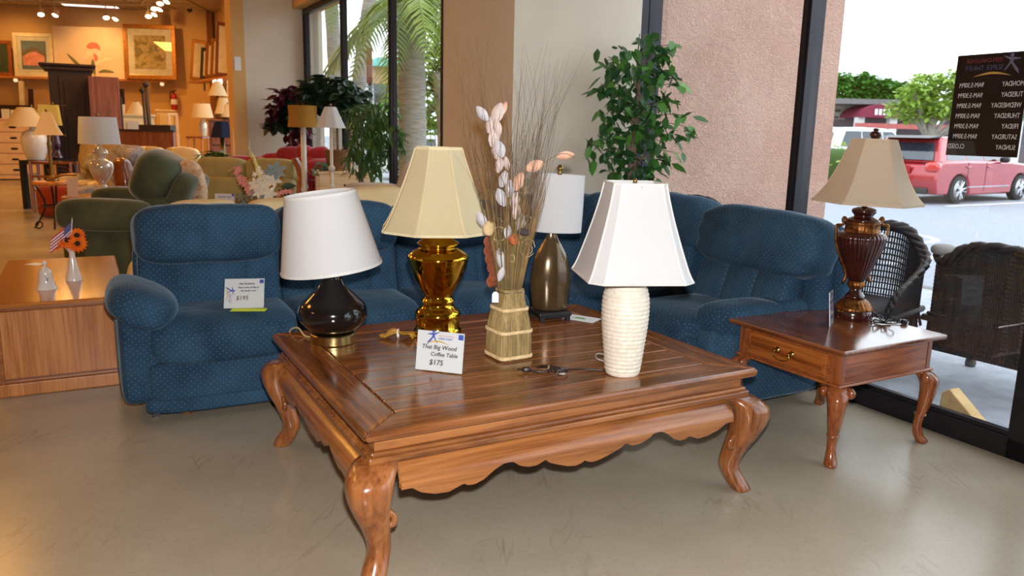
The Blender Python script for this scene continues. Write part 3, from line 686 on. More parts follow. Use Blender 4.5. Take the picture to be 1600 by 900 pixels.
# end recliner (faces -u)
b = MB(); b.pill((2.95, -.76, .27), (.82, .84, .42), 10, 8); b.build('base', M_blue, SEC, smooth=True)
pad('seat_cushion', (2.8, -.72, .42), (.74, .62, .2), SEC, e=4.5, sd=8)
pad('footrest_panel', (2.52, -.72, .26), (.14, .64, .34), SEC, e=6, sd=9)
for k in (-.22, 0, .22): pad('lower_back', (3.06, -.77 + k, .56), (.235, .17, .42), SEC, rz=-PI / 2, M=RX(-.34), e=6, a=.004, sd=11 + k)
def headpad(q):
    g = -.012 * math.exp(-(q.x / .02) ** 2) * (q.y < 0); pl = .01 * math.sin(q.z * 55 + q.x * 20) * max(0, (abs(q.x) - .28) / .14); return q + Vector((0, -g + pl, .01 * noise.noise(q * 6)))
b = MB(); b.pill((0, 0, 0), (.90, .30, .36), 16, 3.8, fn=headpad); o = b.build('head_cushion', M_blue, SEC, smooth=True); o.matrix_local = T(3.15, -.79, .86) @ RZ(-PI / 2) @ RX(-.16)
b = MB(); b.pill((3.27, -1.12, .56), (.24, .14, .84), 10, 5); b.build('back_wing', M_blue, SEC, smooth=True)
pad('armrest', (2.78, -1.03, .50), (.5, .24, .19), SEC, e=3.2, sd=14, a=.012)
pad('armrest', (3.1, -1.04, .515), (.34, .22, .17), SEC, e=3.0, sd=15, a=.012)
b = MB(); b.pill((2.92, -1.04, .28), (.8, .16, .44), 10, 7); b.build('arm_panel', M_blue, SEC, smooth=True)
b = MB(); b.tube(smoothpath([(2.72, -1.13, .30), (2.69, -1.15, .22), (2.66, -1.16, .13)]), [.018, .02, .02, .02, .024, .026, .028, .026, .018][:9], 8, sq=.6); b.build('recliner_lever', M_legw, SEC, smooth=True)

# ================================================================ big coffee table
M_tabl = wood('distressed_table_top', srgb(76, 40, 20), srgb(124, 73, 36), srgb(152, 96, 52), axis=0, rough=.2, coat=.3, streak=.6, scale=.6)
M_tabl_y = wood('distressed_table_end', srgb(76, 40, 20), srgb(124, 73, 36), srgb(152, 96, 52), axis=1, rough=.2, coat=.3, streak=.5, scale=.6)
M_tleg = wood('distressed_table_leg', srgb(96, 52, 26), srgb(136, 80, 41), srgb(160, 100, 56), axis=2, rough=.24, coat=.3, streak=.45, scale=.5)
M_tapr = wood('honey_table_apron', srgb(92, 50, 24), srgb(138, 84, 43), srgb(164, 106, 59), axis=0, rough=.24, coat=.3, streak=.6, scale=.55)
TZ = .52; TLX, TLY = 1.625, 1.315
TAB = thing('coffee_table', 'big distressed wood coffee table with scalloped apron and cabriole legs', 'coffee table', W(1.323, -1.13), ANG)
FW = .15; hx, hy = TLX / 2, TLY / 2
def mitre(pts, name, m):
    b = MB(); b.slab(pts, TZ - .034, TZ); return b.build(name, m, TAB, bevel=.011)
mitre([(-hx, -hy), (hx, -hy), (hx - FW, -hy + FW), (-hx + FW, -hy + FW)], 'frame_board', M_tabl)
mitre([(hx, hy), (-hx, hy), (-hx + FW, hy - FW), (hx - FW, hy - FW)], 'frame_board', M_tabl)
mitre([(-hx, hy), (-hx, -hy), (-hx + FW, -hy + FW), (-hx + FW, hy - FW)], 'frame_board', M_tabl_y)
mitre([(hx, -hy), (hx, hy), (hx - FW, hy - FW), (hx - FW, -hy + FW)], 'frame_board', M_tabl_y)
npl = 9; pw = (TLY - 2 * FW - .008) / npl
for i in range(npl):
    y0 = -hy + FW + .004 + i * pw
    b = MB(); b.box((0, y0 + pw / 2, TZ - .019), (TLX - 2 * FW - .008, pw - .0025, .034)); b.build('plank', M_tabl, TAB, bevel=.0025)
ins = .045
b = MB(); b.box((0, 0, TZ - .034 - .024), (TLX - 2 * ins, TLY - 2 * ins, .048)); b.build('frieze', M_tapr, TAB, bevel=.003)
b = MB(); b.box((0, 0, TZ - .089), (TLX - 2 * ins + .03, TLY - 2 * ins + .03, .014)); b.box((0, 0, TZ - .106), (TLX - 2 * ins + .05, TLY - 2 * ins + .05, .022)); b.build('moulding', M_tapr, TAB, bevel=.005)
half = [(0, .07), (.05, .07), (.10, .095), (.17, .112), (.24, .116), (.29, .102), (.315, .094), (.33, .104), (.37, .108), (.42, .095), (.47, .065), (.52, .05), (.57, .05), (.61, .07), (.66, .082), (.71, .083), (.755, .066), (.78, .083), (.84, .10), (.9, .115), (.95, .12), (.985, .112), (1, .105)]
def drop(s_):
    s_ = 1 - abs(2 * s_ - 1)
    for (a, da), (c, dc) in zip(half, half[1:]):
        if a <= s_ <= c: return da + (dc - da) * (s_ - a) / (c - a)
    return .07
AZ = TZ - .117
def bow(d): return .058 * math.sin(min(1, d / .075) * PI / 2) - .25 * max(0, d - .085)
def apron(L, M_, m):
    """bowed apron board: local x along, -y outward"""
    N, K = 150, 9; b = MB(); vs = []; fs = []
    for i in range(N + 1):
        s_ = i / N; dr = drop(s_) + .018
        for k in range(K):
            t_ = k / (K - 1); vs.append(((s_ - .5) * L, -bow(t_ * dr), AZ - t_ * dr))
        for k in range(K):
            t_ = 1 - k / (K - 1); vs.append(((s_ - .5) * L, -bow(t_ * dr) + .022, AZ - t_ * dr))
    R_ = 2 * K
    for i in range(N):
        for k in range(R_):
            k2 = (k + 1) % R_; fs.append((i * R_ + k, i * R_ + k2, (i + 1) * R_ + k2, (i + 1) * R_ + k))
    b.add(vs, fs); o = b.build('apron', m, TAB, auto=True); o.matrix_local = M_; return o
ex, ey = hx - ins - .012, hy - ins - .012
apron(2 * ex - .12, T(0, -ey, 0), M_tapr); apron(2 * ex - .12, T(0, ey, 0) @ RZ(PI), M_tapr)
apron(2 * ey - .12, T(-ex, 0, 0) @ RZ(-PI / 2), M_tapr); apron(2 * ey - .12, T(ex, 0, 0) @ RZ(PI / 2), M_tapr)
def cabriole(path, n=16, e=3.2, flat=1.0):
    """path: (outward, z, half width); cross-section is a rounded square turned to the corner"""
    P = smoothpath([(o, z, r) for o, z, r in path], 5); m = MB(); vs = []; fs = []
    for i, p in enumerate(P):
        for k in range(n):
            a = 2 * PI * k / n + PI / 4; c_, s_ = math.cos(a), math.sin(a); q = (abs(c_) ** e + abs(s_) ** e) ** (-1 / e)
            x, y = c_ * q * p.z, s_ * q * p.z * flat; xr = (x - y) * .7071; yr = (x + y) * .7071
            vs.append((p.x + xr, yr, p.y))
    for i in range(len(P) - 1):
        for k in range(n): k2 = (k + 1) % n; fs.append((i * n + k, i * n + k2, (i + 1) * n + k2, (i + 1) * n + k))
    fs += [tuple(range(n)), tuple((len(P) - 1) * n + k for k in range(n - 1, -1, -1))]; m.add(vs, fs); return m
lg = cabriole([(-.03, AZ + .004, .052), (.012, AZ - .008, .066), (.052, AZ - .045, .072), (.058, AZ - .10, .066), (.04, AZ - .165, .054), (.012, AZ - .23, .043), (-.006, AZ - .29, .037), (.004, .075, .036), (.028, .035, .039), (.046, .006, .038), (.048, 0, .034)])
LGM = lg.mesh('leg', M_tleg, True)
cs = MB(); cs.tube(smoothpath([(.0, -.052, -.14), (.0, -.075, -.165), (0, -.07, -.19), (0, -.05, -.185)]), .012, 6); CSM = cs.mesh('leg_scroll', M_tleg, True)
for sx, sy in ((-1, -1), (1, -1), (1, 1), (-1, 1)):
    l_ = inst('leg', LGM, TAB, T(sx * (ex - .0), sy * (ey - .0), 0) @ RZ(math.atan2(sy, sx)))
    for a in (-PI / 4, PI / 4):
        inst('leg_scroll', CSM, l_, T(.045, 0, AZ - .02) @ RZ(a if a < 0 else 5 * PI / 4))

# ================================================================ lamps
def pprof(lst, px, Y, z0):
    """pixel silhouette (half width, row) of a turned thing standing at depth Y -> (radius, height)"""
    out = []
    for hw_, py in lst:
        p = D(px, py, Y); dep = (p - Vector((0, 0, CAM_H))).dot(_f); out.append((hw_ * dep / F_PX, p.z - z0))
    return out
def densify(prof, n=4):
    return [(max(p.x, 0.0), p.y) for p in smoothpath([(r, z, 0) for r, z in prof], n)]
def ngon(n, ph=0):
    def f(a, r, z):
        w = 2 * PI / n; t_ = ((a + ph) % w) - w / 2; return r * math.cos(w / 2) / math.cos(t_)
    return f
def shell(prof, n=48, th=.003, fn=None):
    """open shade: outer skin up, inner skin down"""
    b = MB(); full = list(prof) + [(r - th, z) for r, z in reversed(prof)]; full.append(full[0]); b.lathe(full, n, fn=fn, cap=False); return b
def spider(t, r, z, zb, m=M_brassdull, rod=True, finial=True):
    b = MB()
    for k in range(3): a = k * 2 * PI / 3 + .5; b.tube([(0, 0, z - .012), (r * math.cos(a), r * math.sin(a), z - .004)], .0016, 5)
    if rod: b.tube([(0, 0, zb), (0, 0, z)], .004, 6)
    o = b.build('shade_spider', m, t)
    if finial: b = MB(); b.lathe([(0, -.004), (.006, 0), (.004, .008), (.009, .016), (.006, .026), (0, .03)], 10, (0, 0, z - .006)); b.build('finial', m, t, smooth=True)
def trims(sh, prof, m, fn=None, n=48, h=.006):
    for (r, z) in (prof[0], prof[-1]):
        b = MB(); b.lathe([(r + .0015, z - h), (r + .0022, z), (r + .0015, z + h), (r - .004, z + h), (r - .004, z - h), (r + .0015, z - h)], n, fn=fn, cap=False); b.build('shade_trim', m, sh)
M_shw = shade_mat('white_lampshade', (.83, .83, .84), .3)
M_shc = shade_mat('cream_lampshade', srgb(238, 224, 184), .3)
M_sht = shade_mat('tan_silk_lampshade', srgb(238, 222, 200), .5)
M_trimw = mat('shade_trim_white', (.8, .79, .76), .7)
M_trimc = mat('shade_trim_cream', srgb(240, 224, 180), .7)

# --- black gourd lamp
_p = W(0, 0); 
def on_table(px, py): return Z(px, py, TZ)
p = on_table(521, 533); L1 = thing('table_lamp', 'glossy black gourd lamp with white drum shade on the coffee table', 'lamp', p)
def PX(lst, px, y=None): return pprof(lst, px, p.y if y is None else y, TZ)
b = MB(); b.lathe([(.092, 0), (.096, .002), (.096, .036), (.092, .04), (0, .04)], 48); b.build('brass_foot', mat('satin_brass', srgb(190, 165, 110), .3, metal=1), L1, auto=True)
b = MB(); b.lathe(densify([(.075, .04), (.105, .062), (.138, .095), (.147, .13), (.135, .165), (.10, .2), (.066, .235), (.046, .27), (.038, .305), (.035, .33)]), 48); b.build('body', M_black, L1, smooth=True)
b = MB(); b.lathe([(.03, .33), (.03, .345), (.012, .35), (.012, .40)], 16); b.build('socket', M_brassdull, L1, smooth=True)
prof = [(.211, 0), (.1795, .155), (.148, .31)]
sh = shell(prof).build('lamp_shade', M_shw, L1, auto=True); sh.matrix_local = T(0, 0, .325) @ RY(-.125) @ RX(.03); trims(sh, prof, M_trimw)
b = MB()
for k in range(3): a = k * 2 * PI / 3 + .9; b.tube([(0, 0, .25), (.147 * math.cos(a), .147 * math.sin(a), .305)], .0018, 5)
b.tube([(0, 0, .05), (0, 0, .25)], .003, 6); b.build('shade_spider', M_chrome, sh)
b = MB(); b.tube(smoothpath([(-.09, .03, .008), (-.14, .06, .005), (-.18, .1, .03), (-.23, .14, .0), (-.25, .2, -.1)]), .0035, 6); b.build('cord', mat('clear_gold_cord', srgb(200, 180, 130), .3), L1, smooth=True)

# --- polished brass urn lamp
M_brass = mat('polished_brass', srgb(225, 180, 60), .08, metal=1, col2=srgb(220, 172, 52))
p = on_table(684, 522); L2 = thing('table_lamp', 'polished brass urn lamp with cream panelled bell shade on the coffee table', 'lamp', p)
raw = [(37, 538), (37, 530), (34, 524), (34, 512), (36, 507), (34, 501), (27, 495), (24, 490), (26, 485), (23, 481), (22, 476), (30, 463), (38, 448), (44, 432), (47, 422), (48, 417), (44, 412), (38, 408), (30, 404), (29, 401), (33, 398), (32, 395), (26, 391), (24, 386), (18, 382), (5, 380), (4.5, 374)]
prof = pprof(raw, 684, p.y, TZ); z0 = prof[0][1]; prof = [(r, z - z0) for r, z in prof]
b = MB(); b.lathe(densify(prof, 3), 56); b.build('body', M_brass, L2, auto=True); zt = prof[-1][1]
sp_ = [(.262, 0), (.232, .045), (.196, .12), (.158, .21), (.128, .29), (.108, .352)]
sh = shell(densify(sp_, 3), 64, fn=ngon(8, .25)).build('lamp_shade', M_shc, L2, loc=(0, 0, zt - .004)); trims(sh, sp_, M_trimc, ngon(8, .25), 64)
b = MB()
for k in range(8):
    a = k * PI / 4 - .25
    b.tube([((r + .001) * math.cos(a), (r + .001) * math.sin(a), z) for r, z in densify(sp_, 3)], .0022, 5)
b.build('shade_ribs', M_trimc, sh); spider(sh, .105, .345, 0, finial=False)
M_cordg = mat('gold_lamp_cord', srgb(190, 140, 50), .35)
c_ = on_table(622, 527) - p; b = MB()
for k in range(6): q = (k - 2.5) * .018; b.tube(smoothpath([(c_.x - .055, c_.y + q, .012), (c_.x - .02, c_.y + q * .4, .022 + .006 * (k % 3)), (c_.x + .02, c_.y - q * .3, .02), (c_.x + .06, c_.y - q * 1.2, .01 + .004 * k), (c_.x + .07, c_.y - q, .006)]), .005, 6)
b.tube(smoothpath([(c_.x + .05, c_.y, .006), (c_.x + .1, c_.y + .02, .006), (-.08, -.02, .01)]), .004, 6); b.tube(smoothpath([(c_.x - .05, c_.y, .01), (c_.x - .075, c_.y - .02, .012), (c_.x - .05, c_.y - .03, .008)]), .008, 6)
b.build('cord', M_cordg, L2, smooth=True)
b = MB(); b.lathe([(.021, -.003), (.021, .003)], 14, (c_.x, c_.y, .018), M=RY(PI / 2), cap=False); b.build('twist_tie', M_white, L2)

# --- brown bottle lamp
p = on_table(858, 497); L3 = thing('table_lamp', 'bronze brown bottle lamp on black footed stand with white oval shade', 'lamp', p)
M_bronze = mat('bronze_glaze', srgb(112, 92, 62), .22, metal=.55, col2=srgb(86, 68, 44), ns=5, coat=.6)
b = MB(); b.box((0, 0, .036), (.17, .17, .02)); b.box((0, 0, .022), (.155, .155, .014)); o = b.build('stand', M_blackmatte, L3, rz=.35, bevel=.004)
b = MB(); b.box((0, 0, .0), (.022, .022, .032)); _fm = b.mesh('foot', M_blackmatte)
for sx in (-1, 1):
    for sy in (-1, 1): inst('foot', _fm, L3, RZ(.35) @ T(sx * .068, sy * .068, .016))
raw = [(20, 502), (24, 498), (27, 480), (28.5, 460), (27.5, 440), (23, 420), (15, 403), (9, 392), (7, 384), (6.5, 381), (8, 380)]
prof = pprof(raw, 856, p.y, TZ); dz = .046 - prof[0][1]; prof = [(r, z + dz) for r, z in prof]
b = MB(); b.lathe(densify(prof, 4), 40, sx=1.12, sy=.78); b.build('body', M_bronze, L3, smooth=True, rz=.2); zt = prof[-1][1]
raw = [(40.5, 377), (41, 350), (41, 318), (41, 288)]
sp_ = pprof(raw, 867, p.y, TZ); zb = sp_[0][1]; sp_ = [(r, z - zb) for r, z in sp_]
b = MB(); full = sp_ + [(r - .003, z) for r, z in reversed(sp_)]; full.append(full[0]); b.lathe(full, 48, cap=False, sy=.62); sh = b.build('lamp_shade', M_shw, L3, loc=(.02, 0, zt - .004)); sh.rotation_euler = (0, .035, .25)
b = MB(); b.lathe([(.004, -.04), (.004, .0), (.012, .006), (.006, .012), (.016, .026), (.016, .034), (.01, .046), (0, .05)], 16); b.build('finial', M_brassdull, sh, loc=(0, 0, sp_[-1][1] - .003), smooth=True)
b = MB(); b.tube([(0, 0, -.03), (0, 0, sp_[-1][1] - .02)], .004, 6)
for k in range(4): a = k * PI / 2 + .3; b.tube([(0, 0, sp_[-1][1] - .02), (sp_[0][0] * .97 * math.cos(a), sp_[0][0] * .6 * math.sin(a), sp_[-1][1] - .01)], .0016, 5)
b.build('shade_spider', M_brassdull, sh)
b = MB()
for k in range(5): b.tube(smoothpath([(-.115, -.02 + k * .008, .008), (-.135, 0, .03 + k * .004), (-.11, .02 - k * .006, .045), (-.10, 0, .012)]), .004, 5)
b.build('cord', mat('brown_cord', srgb(60, 32, 20), .5), L3, smooth=True)

# --- white ribbed ceramic lamp
p = on_table(972, 583); L4 = thing('table_lamp', 'white ribbed ceramic lamp with cut-corner bell shade at the coffee table front', 'lamp', p)
M_cer = mat('speckled_white_ceramic', srgb(232, 224, 208), .45, col2=srgb(216, 206, 188), ns=60)
raw = [(24, 591), (26, 588), (28, 575), (31, 550), (34, 525), (36, 500), (36, 480), (34, 465), (29, 452), (24, 446), (22, 443)]
prof = densify(pprof(raw, 972, p.y, TZ), 14); z0 = prof[0][1]; prof = [(r, z - z0) for r, z in prof]; H_ = prof[-1][1]
prof = [(r + (.0032 * abs(math.sin(PI * 23 * z / H_)) if .012 < z < H_ * .97 else 0), z) for r, z in prof]
b = MB(); b.lathe(prof, 56); b.build('body', M_cer, L4, smooth=True)
b = MB(); b.lathe([(.056, 0), (.06, .006), (.058, .02), (.02, .024), (.012, .04)], 32, (0, 0, H_ - .004)); b.build('neck_cap', M_cer, L4, smooth=True)
def cutsq(ch=.30):
    def f(a, r, z):
        c_, s_ = abs(math.cos(a)), abs(math.sin(a)); k = 1 / max(c_, s_, (c_ + s_) / (2 - ch)); return r * k
    return f
sp_ = [(.192, 0), (.176, .035), (.15, .12), (.125, .21), (.106, .29), (.096, .345)]
sp2 = densify(sp_, 3)
b = MB(); vs = []; full = sp2 + [(r - .003, z) for r, z in reversed(sp2)]; full.append(full[0])
ang_ = []
for q in range(4):
    t0 = math.atan2(1 - .22, 1); ang_ += [q * PI / 2 - t0, q * PI / 2 + t0]
nn = len(ang_); ff = cutsq(.22)
for (r, z) in full: vs += [(ff(a, r, z) * math.cos(a), ff(a, r, z) * math.sin(a), z) for a in ang_]
fs = [(i * nn + k, i * nn + (k + 1) % nn, (i + 1) * nn + (k + 1) % nn, (i + 1) * nn + k) for i in range(len(full) - 1) for k in range(nn)]
b.add(vs, fs); sh = b.build('lamp_shade', M_shw, L4, loc=(.012, 0, H_ + .012), rz=.13)
b = MB()
for a in ang_: b.tube([((ff(a, r, z) + .001) * math.cos(a), (ff(a, r, z) + .001) * math.sin(a), z) for r, z in sp2], .0035, 6)
for r, z in (sp_[0], sp_[-1]): b.tube([((ff(a, r, z) + .001) * math.cos(a), (ff(a, r, z) + .001) * math.sin(a), z) for a in ang_ + ang_[:1]], .0045, 6)
b.build('shade_trim', M_trimw, sh); spider(sh, .1, .34, 0)
b = MB(); b.tube(smoothpath([(-.05, .04, .03), (-.085, .06, .035), (-.1, .05, .05), (-.09, .04, .065), (-.05, .03, .06)]), .0025, 6); b.build('cord', mat('clear_cord', (.7, .7, .68), .2, trans=.5), L4, smooth=True)

# --- loose dark cord with plug
p = on_table(858, 582); cd = thing('cable_bundle', 'coiled dark brown lamp cord with plug lying on the coffee table', 'cord', p)
M_cord = mat('dark_brown_cord', (.03, .016, .012), .35)
b = MB(); rnd = random.Random(3)
for k in range(7): q = (k - 3) * .009; b.tube(smoothpath([(-.02 + q, .03, .01), (-.01 + q * .5, .012, .024), (.005, 0, .02 + .004 * (k % 3)), (.02 + q, -.022, .016), (.035 + q * 1.3, -.03 + abs(q), .008), (.03 + q, -.012, .02), (.0, .004, .026)]), .0034, 6)
b.tube(smoothpath([(.0, -.01, .006), (-.04, -.012, .006), (-.075, -.004, .008)]), .004, 6); b.tube(smoothpath([(.03, 0, .006), (.08, .03, .004), (.15, .04, .004), (.22, .03, .004)]), .0035, 6)
b.build('coil', M_cord, cd, smooth=True)
b = MB(); b.pill((-.088, -.003, .011), (.034, .022, .02), 5, 3.5); b.tube([(-.104, -.009, .011), (-.122, -.009, .011)], .0022, 5); b.tube([(-.104, .003, .011), (-.122, .003, .011)], .0022, 5); b.build('plug', M_cord, cd, smooth=True)
b = MB(); b.lathe([(.014, -.004), (.015, .004)], 12, (.0, .006, .016), M=RY(PI / 2), cap=False); b.build('twist_tie', mat('tan_tie', srgb(190, 150, 110), .6), cd)
b = MB(); b.box((.045, -.02, .004), (.03, .02, .001), rz=-.5); b.build('tag', M_paper, cd)
# --- flyer
p = on_table(909, 498); fy = thing('flyer', 'white paper flyer with green print lying at the coffee table back', 'paper', p, -.55)
b = MB(); b.box((0, 0, .0012), (.17, .11, .001)); b.build('sheet', M_paper, fy)
b = MB(); b.box((-.01, .0, .0021), (.05, .022, .0006), rz=.1); b.build('green_print', mat('green_print_ink', srgb(120, 190, 50), .6), fy)
b = MB(); b.tube([(-.05, -.005, .0022), (.03, -.012, .0022)], .0025, 4, sq=.2); b.build('dark_print', M_ink, fy)

# ================================================================ signs in acrylic stands
def logo(parent, M_, s=1.0):
    o = bpy.data.objects.new('logo', None); COL.objects.link(o); o.parent = parent; o.matrix_local = M_
    b = MB()
    def pl(pts): n = len(pts); b.add([(x * s, y * s, 0) for x, y in pts], [tuple(range(n))])
    hd = [(.0 + .006 * math.cos(a), .03 + .006 * math.sin(a)) for a in [i * PI / 4 for i in range(8)]]; pl(hd)
    pl([(-.004, .024), (.004, .024), (.006, .006), (-.006, .006)]); pl([(-.004, .024), (-.026, .02), (-.026, .0175), (-.005, .016)]); pl([(.004, .024), (.024, .03), (.0245, .0275), (.005, .016)])
    pl([(-.006, .008), (.0, .006), (-.012, -.012), (-.026, -.026), (-.023, -.012)]); pl([(.0, .007), (.006, .008), (.016, -.008), (.02, -.018), (.012, -.01)])
    b.build('figure_mark', M_blueink, o)
    b = MB(); pts = [(-.03 + .1 * i / 10, -.02 + .012 * math.sin(i / 10 * PI) , 0) for i in range(11)]
    vs = []; 
    for i, q in enumerate(pts): w_ = .0028 * math.sin(PI * (i + .3) / 10.6); vs += [(q[0] * s, (q[1] + w_) * s, .0001), (q[0] * s, (q[1] - w_) * s, .0001)]
    b.add(vs, [(2 * i, 2 * i + 1, 2 * i + 3, 2 * i + 2) for i in range(10)]); b.build('swoosh', M_yelink, o)
    text_obj('TEEN CHALLENGE', .0078 * s, M_redink, o, T(.022 * s, .012 * s, 0), extrude=.0001); text_obj('SUPER THRIFT', .0098 * s, M_blueink, o, T(.022 * s, .0 * s, 0), extrude=.0001, bold=.0002 * s)
    return o
def acrylic_sign(name, label, loc, rz, w, h, tilt, lines, logo_at=None, foot=.06, blue=True):
    t = thing(name, label, 'sign', loc, rz)
    b = MB(); b.box((0, foot / 2 - .0, .0015), (w, foot, .003)); b.build('stand_foot', M_acryl, t)
    FM = T(0, 0, .002) @ RX(PI / 2 - tilt)
    def part(b, name_, m_): o = b.build(name_, m_, t); o.matrix_local = FM; return o
    b = MB(); b.box((0, h / 2, 0), (w, h, .0022)); part(b, 'paper', M_paper)
    b = MB(); b.box((0, h / 2 + .001, .0035), (w + .006, h + .006, .002)); part(b, 'acrylic_front', M_acryl)
    if blue: b = MB(); b.box((w * .43, h * .9, .0016), (.02, .02, .0006)); part(b, 'corner_sticker', M_blueink)
    for (txt, sz, x, y, sh_, m_) in lines: text_obj(txt, sz, m_, t, FM @ T(x, y, .0016), shear=sh_, extrude=.0002, align='CENTER', bold=.0003)
    if logo_at: logo(t, FM @ T(logo_at[0], logo_at[1], .0016) @ RZ(logo_at[2]), logo_at[3])
    return t
a_, b2_ = on_table(648, 577), on_table(723, 585.5); _dir = b2_ - a_
acrylic_sign('price_sign', 'white handwritten price card in acrylic stand at the front of coffee table', (a_ + b2_) / 2, math.atan2(_dir.y, _dir.x), .19, .152, .18,
    [('That Big Wood', .0225, -.004, .084, .15, M_ink), ('Coffee Table', .021, .018, .058, .15, M_ink), ('$175', .028, -.012, .024, .1, M_ink)], (-.03, .122, 0, .95))
_c = Z(381, 482, .512)
SS = acrylic_sign('price_sign', 'white price card with yellow note leaning on the left blue sofa seat', _c, ANG - .3, .195, .16, .55,
    [('Stay Reclining,', .0135, .012, .128, .12, M_ink), ('Read Under & Play at', .0115, .02, .108, .12, M_ink), ('this family room', .0115, .02, .09, .12, M_ink), ('$195', .03, -.01, .045, .1, mat('brown_marker', srgb(120, 80, 60), .5))], (-.074, .095, -PI / 2, .8))
b = MB(); b.box((.03, -.045, .003), (.17, .06, .002), rz=-.08); b.build('yellow_note', mat('fluorescent_note', srgb(222, 245, 30), .6, emit=srgb(222, 245, 30), es=.0), SS)
b = MB(); b.box((-.0, .062, .054), (.185, .004, .13), M=RX(-.62)); b.build('backing_card', M_blackmatte, SS)
# ================================================================ end table by the window
M_etop = wood('burl_table_top', srgb(70, 34, 18), srgb(112, 62, 34), srgb(140, 84, 48), axis=1, rough=.18, coat=.5, scale=.6, streak=.3)
M_eside = wood('cherry_side', srgb(90, 42, 18), srgb(132, 70, 34), srgb(160, 92, 48), axis=0, rough=.28, coat=.3, streak=.2)
M_eleg = wood('cherry_leg', srgb(84, 38, 16), srgb(124, 64, 30), srgb(152, 88, 46), axis=2, rough=.26, coat=.35, streak=.25)
M_edraw = wood('grained_drawer_front', srgb(84, 38, 12), srgb(138, 72, 28), srgb(168, 98, 44), axis=1, rough=.3, coat=.3, scale=.7, streak=.2)
EZ = .54
ET = thing('end_table', 'cherry wood end table with one drawer and cabriole legs by the window', 'side table', (1.562, 3.68, 0), ANG + .01)
ex_, ey_ = .725, .68
b = MB(); b.slab([(-ex_ / 2, -ey_ / 2), (ex_ / 2, -ey_ / 2), (ex_ / 2, ey_ / 2), (-ex_ / 2, ey_ / 2)], EZ - .022, EZ); b.build('table_top', M_etop, ET, bevel=.008)
b = MB(); b.box((0, 0, EZ - .095), (ex_ - .09, ey_ - .09, .146)); b.build('apron_box', M_eside, ET, bevel=.002)
b = MB(); b.box((0, 0, EZ - .172), (ex_ - .06, ey_ - .06, .014)); b.build('lower_moulding', M_eside, ET, bevel=.006)
for sx in (-1, 1):
    for sy in (-1, 1): b = MB(); b.box((sx * (ex_ / 2 - .06), sy * (ey_ / 2 - .06), EZ - .095), (.036, .036, .147)); b.build('corner_post', M_eleg, ET, bevel=.006)
xd = -ex_ / 2 + .045
b = MB(); b.box((xd - .004, 0, EZ - .098), (.016, ey_ - .22, .11)); dr_ = b.build('drawer', M_edraw, ET, bevel=.006)
b = MB(); b.box((xd - .013, 0, EZ - .098), (.006, ey_ - .255, .08)); b.build('drawer_panel', M_edraw, dr_, bevel=.004)
b = MB(); zc = EZ - .09
for sy in (-1, 1): b.lathe([(0, 0), (.016, .002), (.013, .006), (.006, .01), (.006, .02), (.009, .024), (0, .028)], 14, (xd - .014, sy * .042, zc), M=RY(-PI / 2))
b.tube(smoothpath([(xd - .036, -.042, zc), (xd - .04, -.045, zc - .022), (xd - .042, 0, zc - .036), (xd - .04, .045, zc - .022), (xd - .036, .042, zc)]), .0035, 6); b.build('bail_pull', mat('antique_brass_pull', srgb(180, 150, 80), .25, metal=1), dr_, smooth=True)
el = cabriole([(-.02, EZ - .178, .036), (.004, EZ - .195, .043), (.026, EZ - .225, .043), (.03, EZ - .265, .036), (.02, .19, .027), (.008, .13, .021), (.002, .08, .019), (.012, .035, .023), (.028, .012, .027), (.03, 0, .022)], 14, 2.6)
ELM = el.mesh('leg', M_eleg, True)
sc_ = MB(); sc_.lathe([(0, -.014), (.022, -.013), (.026, 0), (.022, .013), (0, .014)], 16, M=RX(PI / 2)); SCM = sc_.mesh('knee_scroll', M_eleg, True)
rg = MB(); rg.lathe([(.02, -.006), (.027, -.005), (.027, -.001), (.024, 0), (.027, .001), (.027, .005), (.02, .006)], 16); RGM = rg.mesh('leg_ring', M_eleg, True)
for sx in (-1, 1):
    for sy in (-1, 1):
        M_ = T(sx * (ex_ / 2 - .06), sy * (ey_ / 2 - .06), 0) @ RZ(math.atan2(sy, sx)); l_ = inst('leg', ELM, ET, M_)
        for a in (-1, 1): inst('knee_scroll', SCM, l_, T(-.0, a * .052, EZ - .205) @ RZ(a * PI / 4))
        inst('leg_ring', RGM, l_, T(.0095, 0, .14))
# --- urn lamp
p = Z(1332, 497, EZ); UL = thing('table_lamp', 'fluted brown urn lamp with scroll handles and tan bell shade on the end table', 'lamp', p)
M_urn = mat('mahogany_glaze', srgb(62, 22, 16), .2, col2=srgb(44, 14, 10), coat=.6, ns=8)
M_gilt = mat('antique_gilt', srgb(150, 96, 44), .38, metal=.75, col2=srgb(80, 46, 20), ns=40, bp=.5, bs_=60)
def UP(raw): return pprof(raw, 1335, p.y, EZ)
q = UP([(28, 505), (29, 500), (29, 493), (27, 490)]); z0 = q[0][1]
b = MB(); b.lathe([(r, z - z0) for r, z in q], 40); b.build('foot', M_urn, UL, auto=True)
q = [(r, z - z0) for r, z in UP([(27, 490), (26, 486), (20, 478), (14, 474)])]
b = MB(); b.lathe(densify(q, 4), 72, fn=lambda a, r, z: r * (1 + .05 * abs(math.sin(a * 12)))); b.build('leaf_skirt', M_gilt, UL, smooth=True)
q = [(r, z - z0) for r, z in UP([(14, 474), (15, 470), (10, 464), (8, 459), (9, 457)])]; b = MB(); b.lathe(densify(q, 4), 32); b.build('pedestal', M_urn, UL, smooth=True)
q = [(r, z - z0) for r, z in UP([(9, 458), (12.5, 453), (11, 447)])]; b = MB(); b.lathe(densify(q, 5), 48, fn=lambda a, r, z: r * (1 + .09 * abs(math.sin(a * 5)))); b.build('leaf_collar', M_gilt, UL, smooth=True)
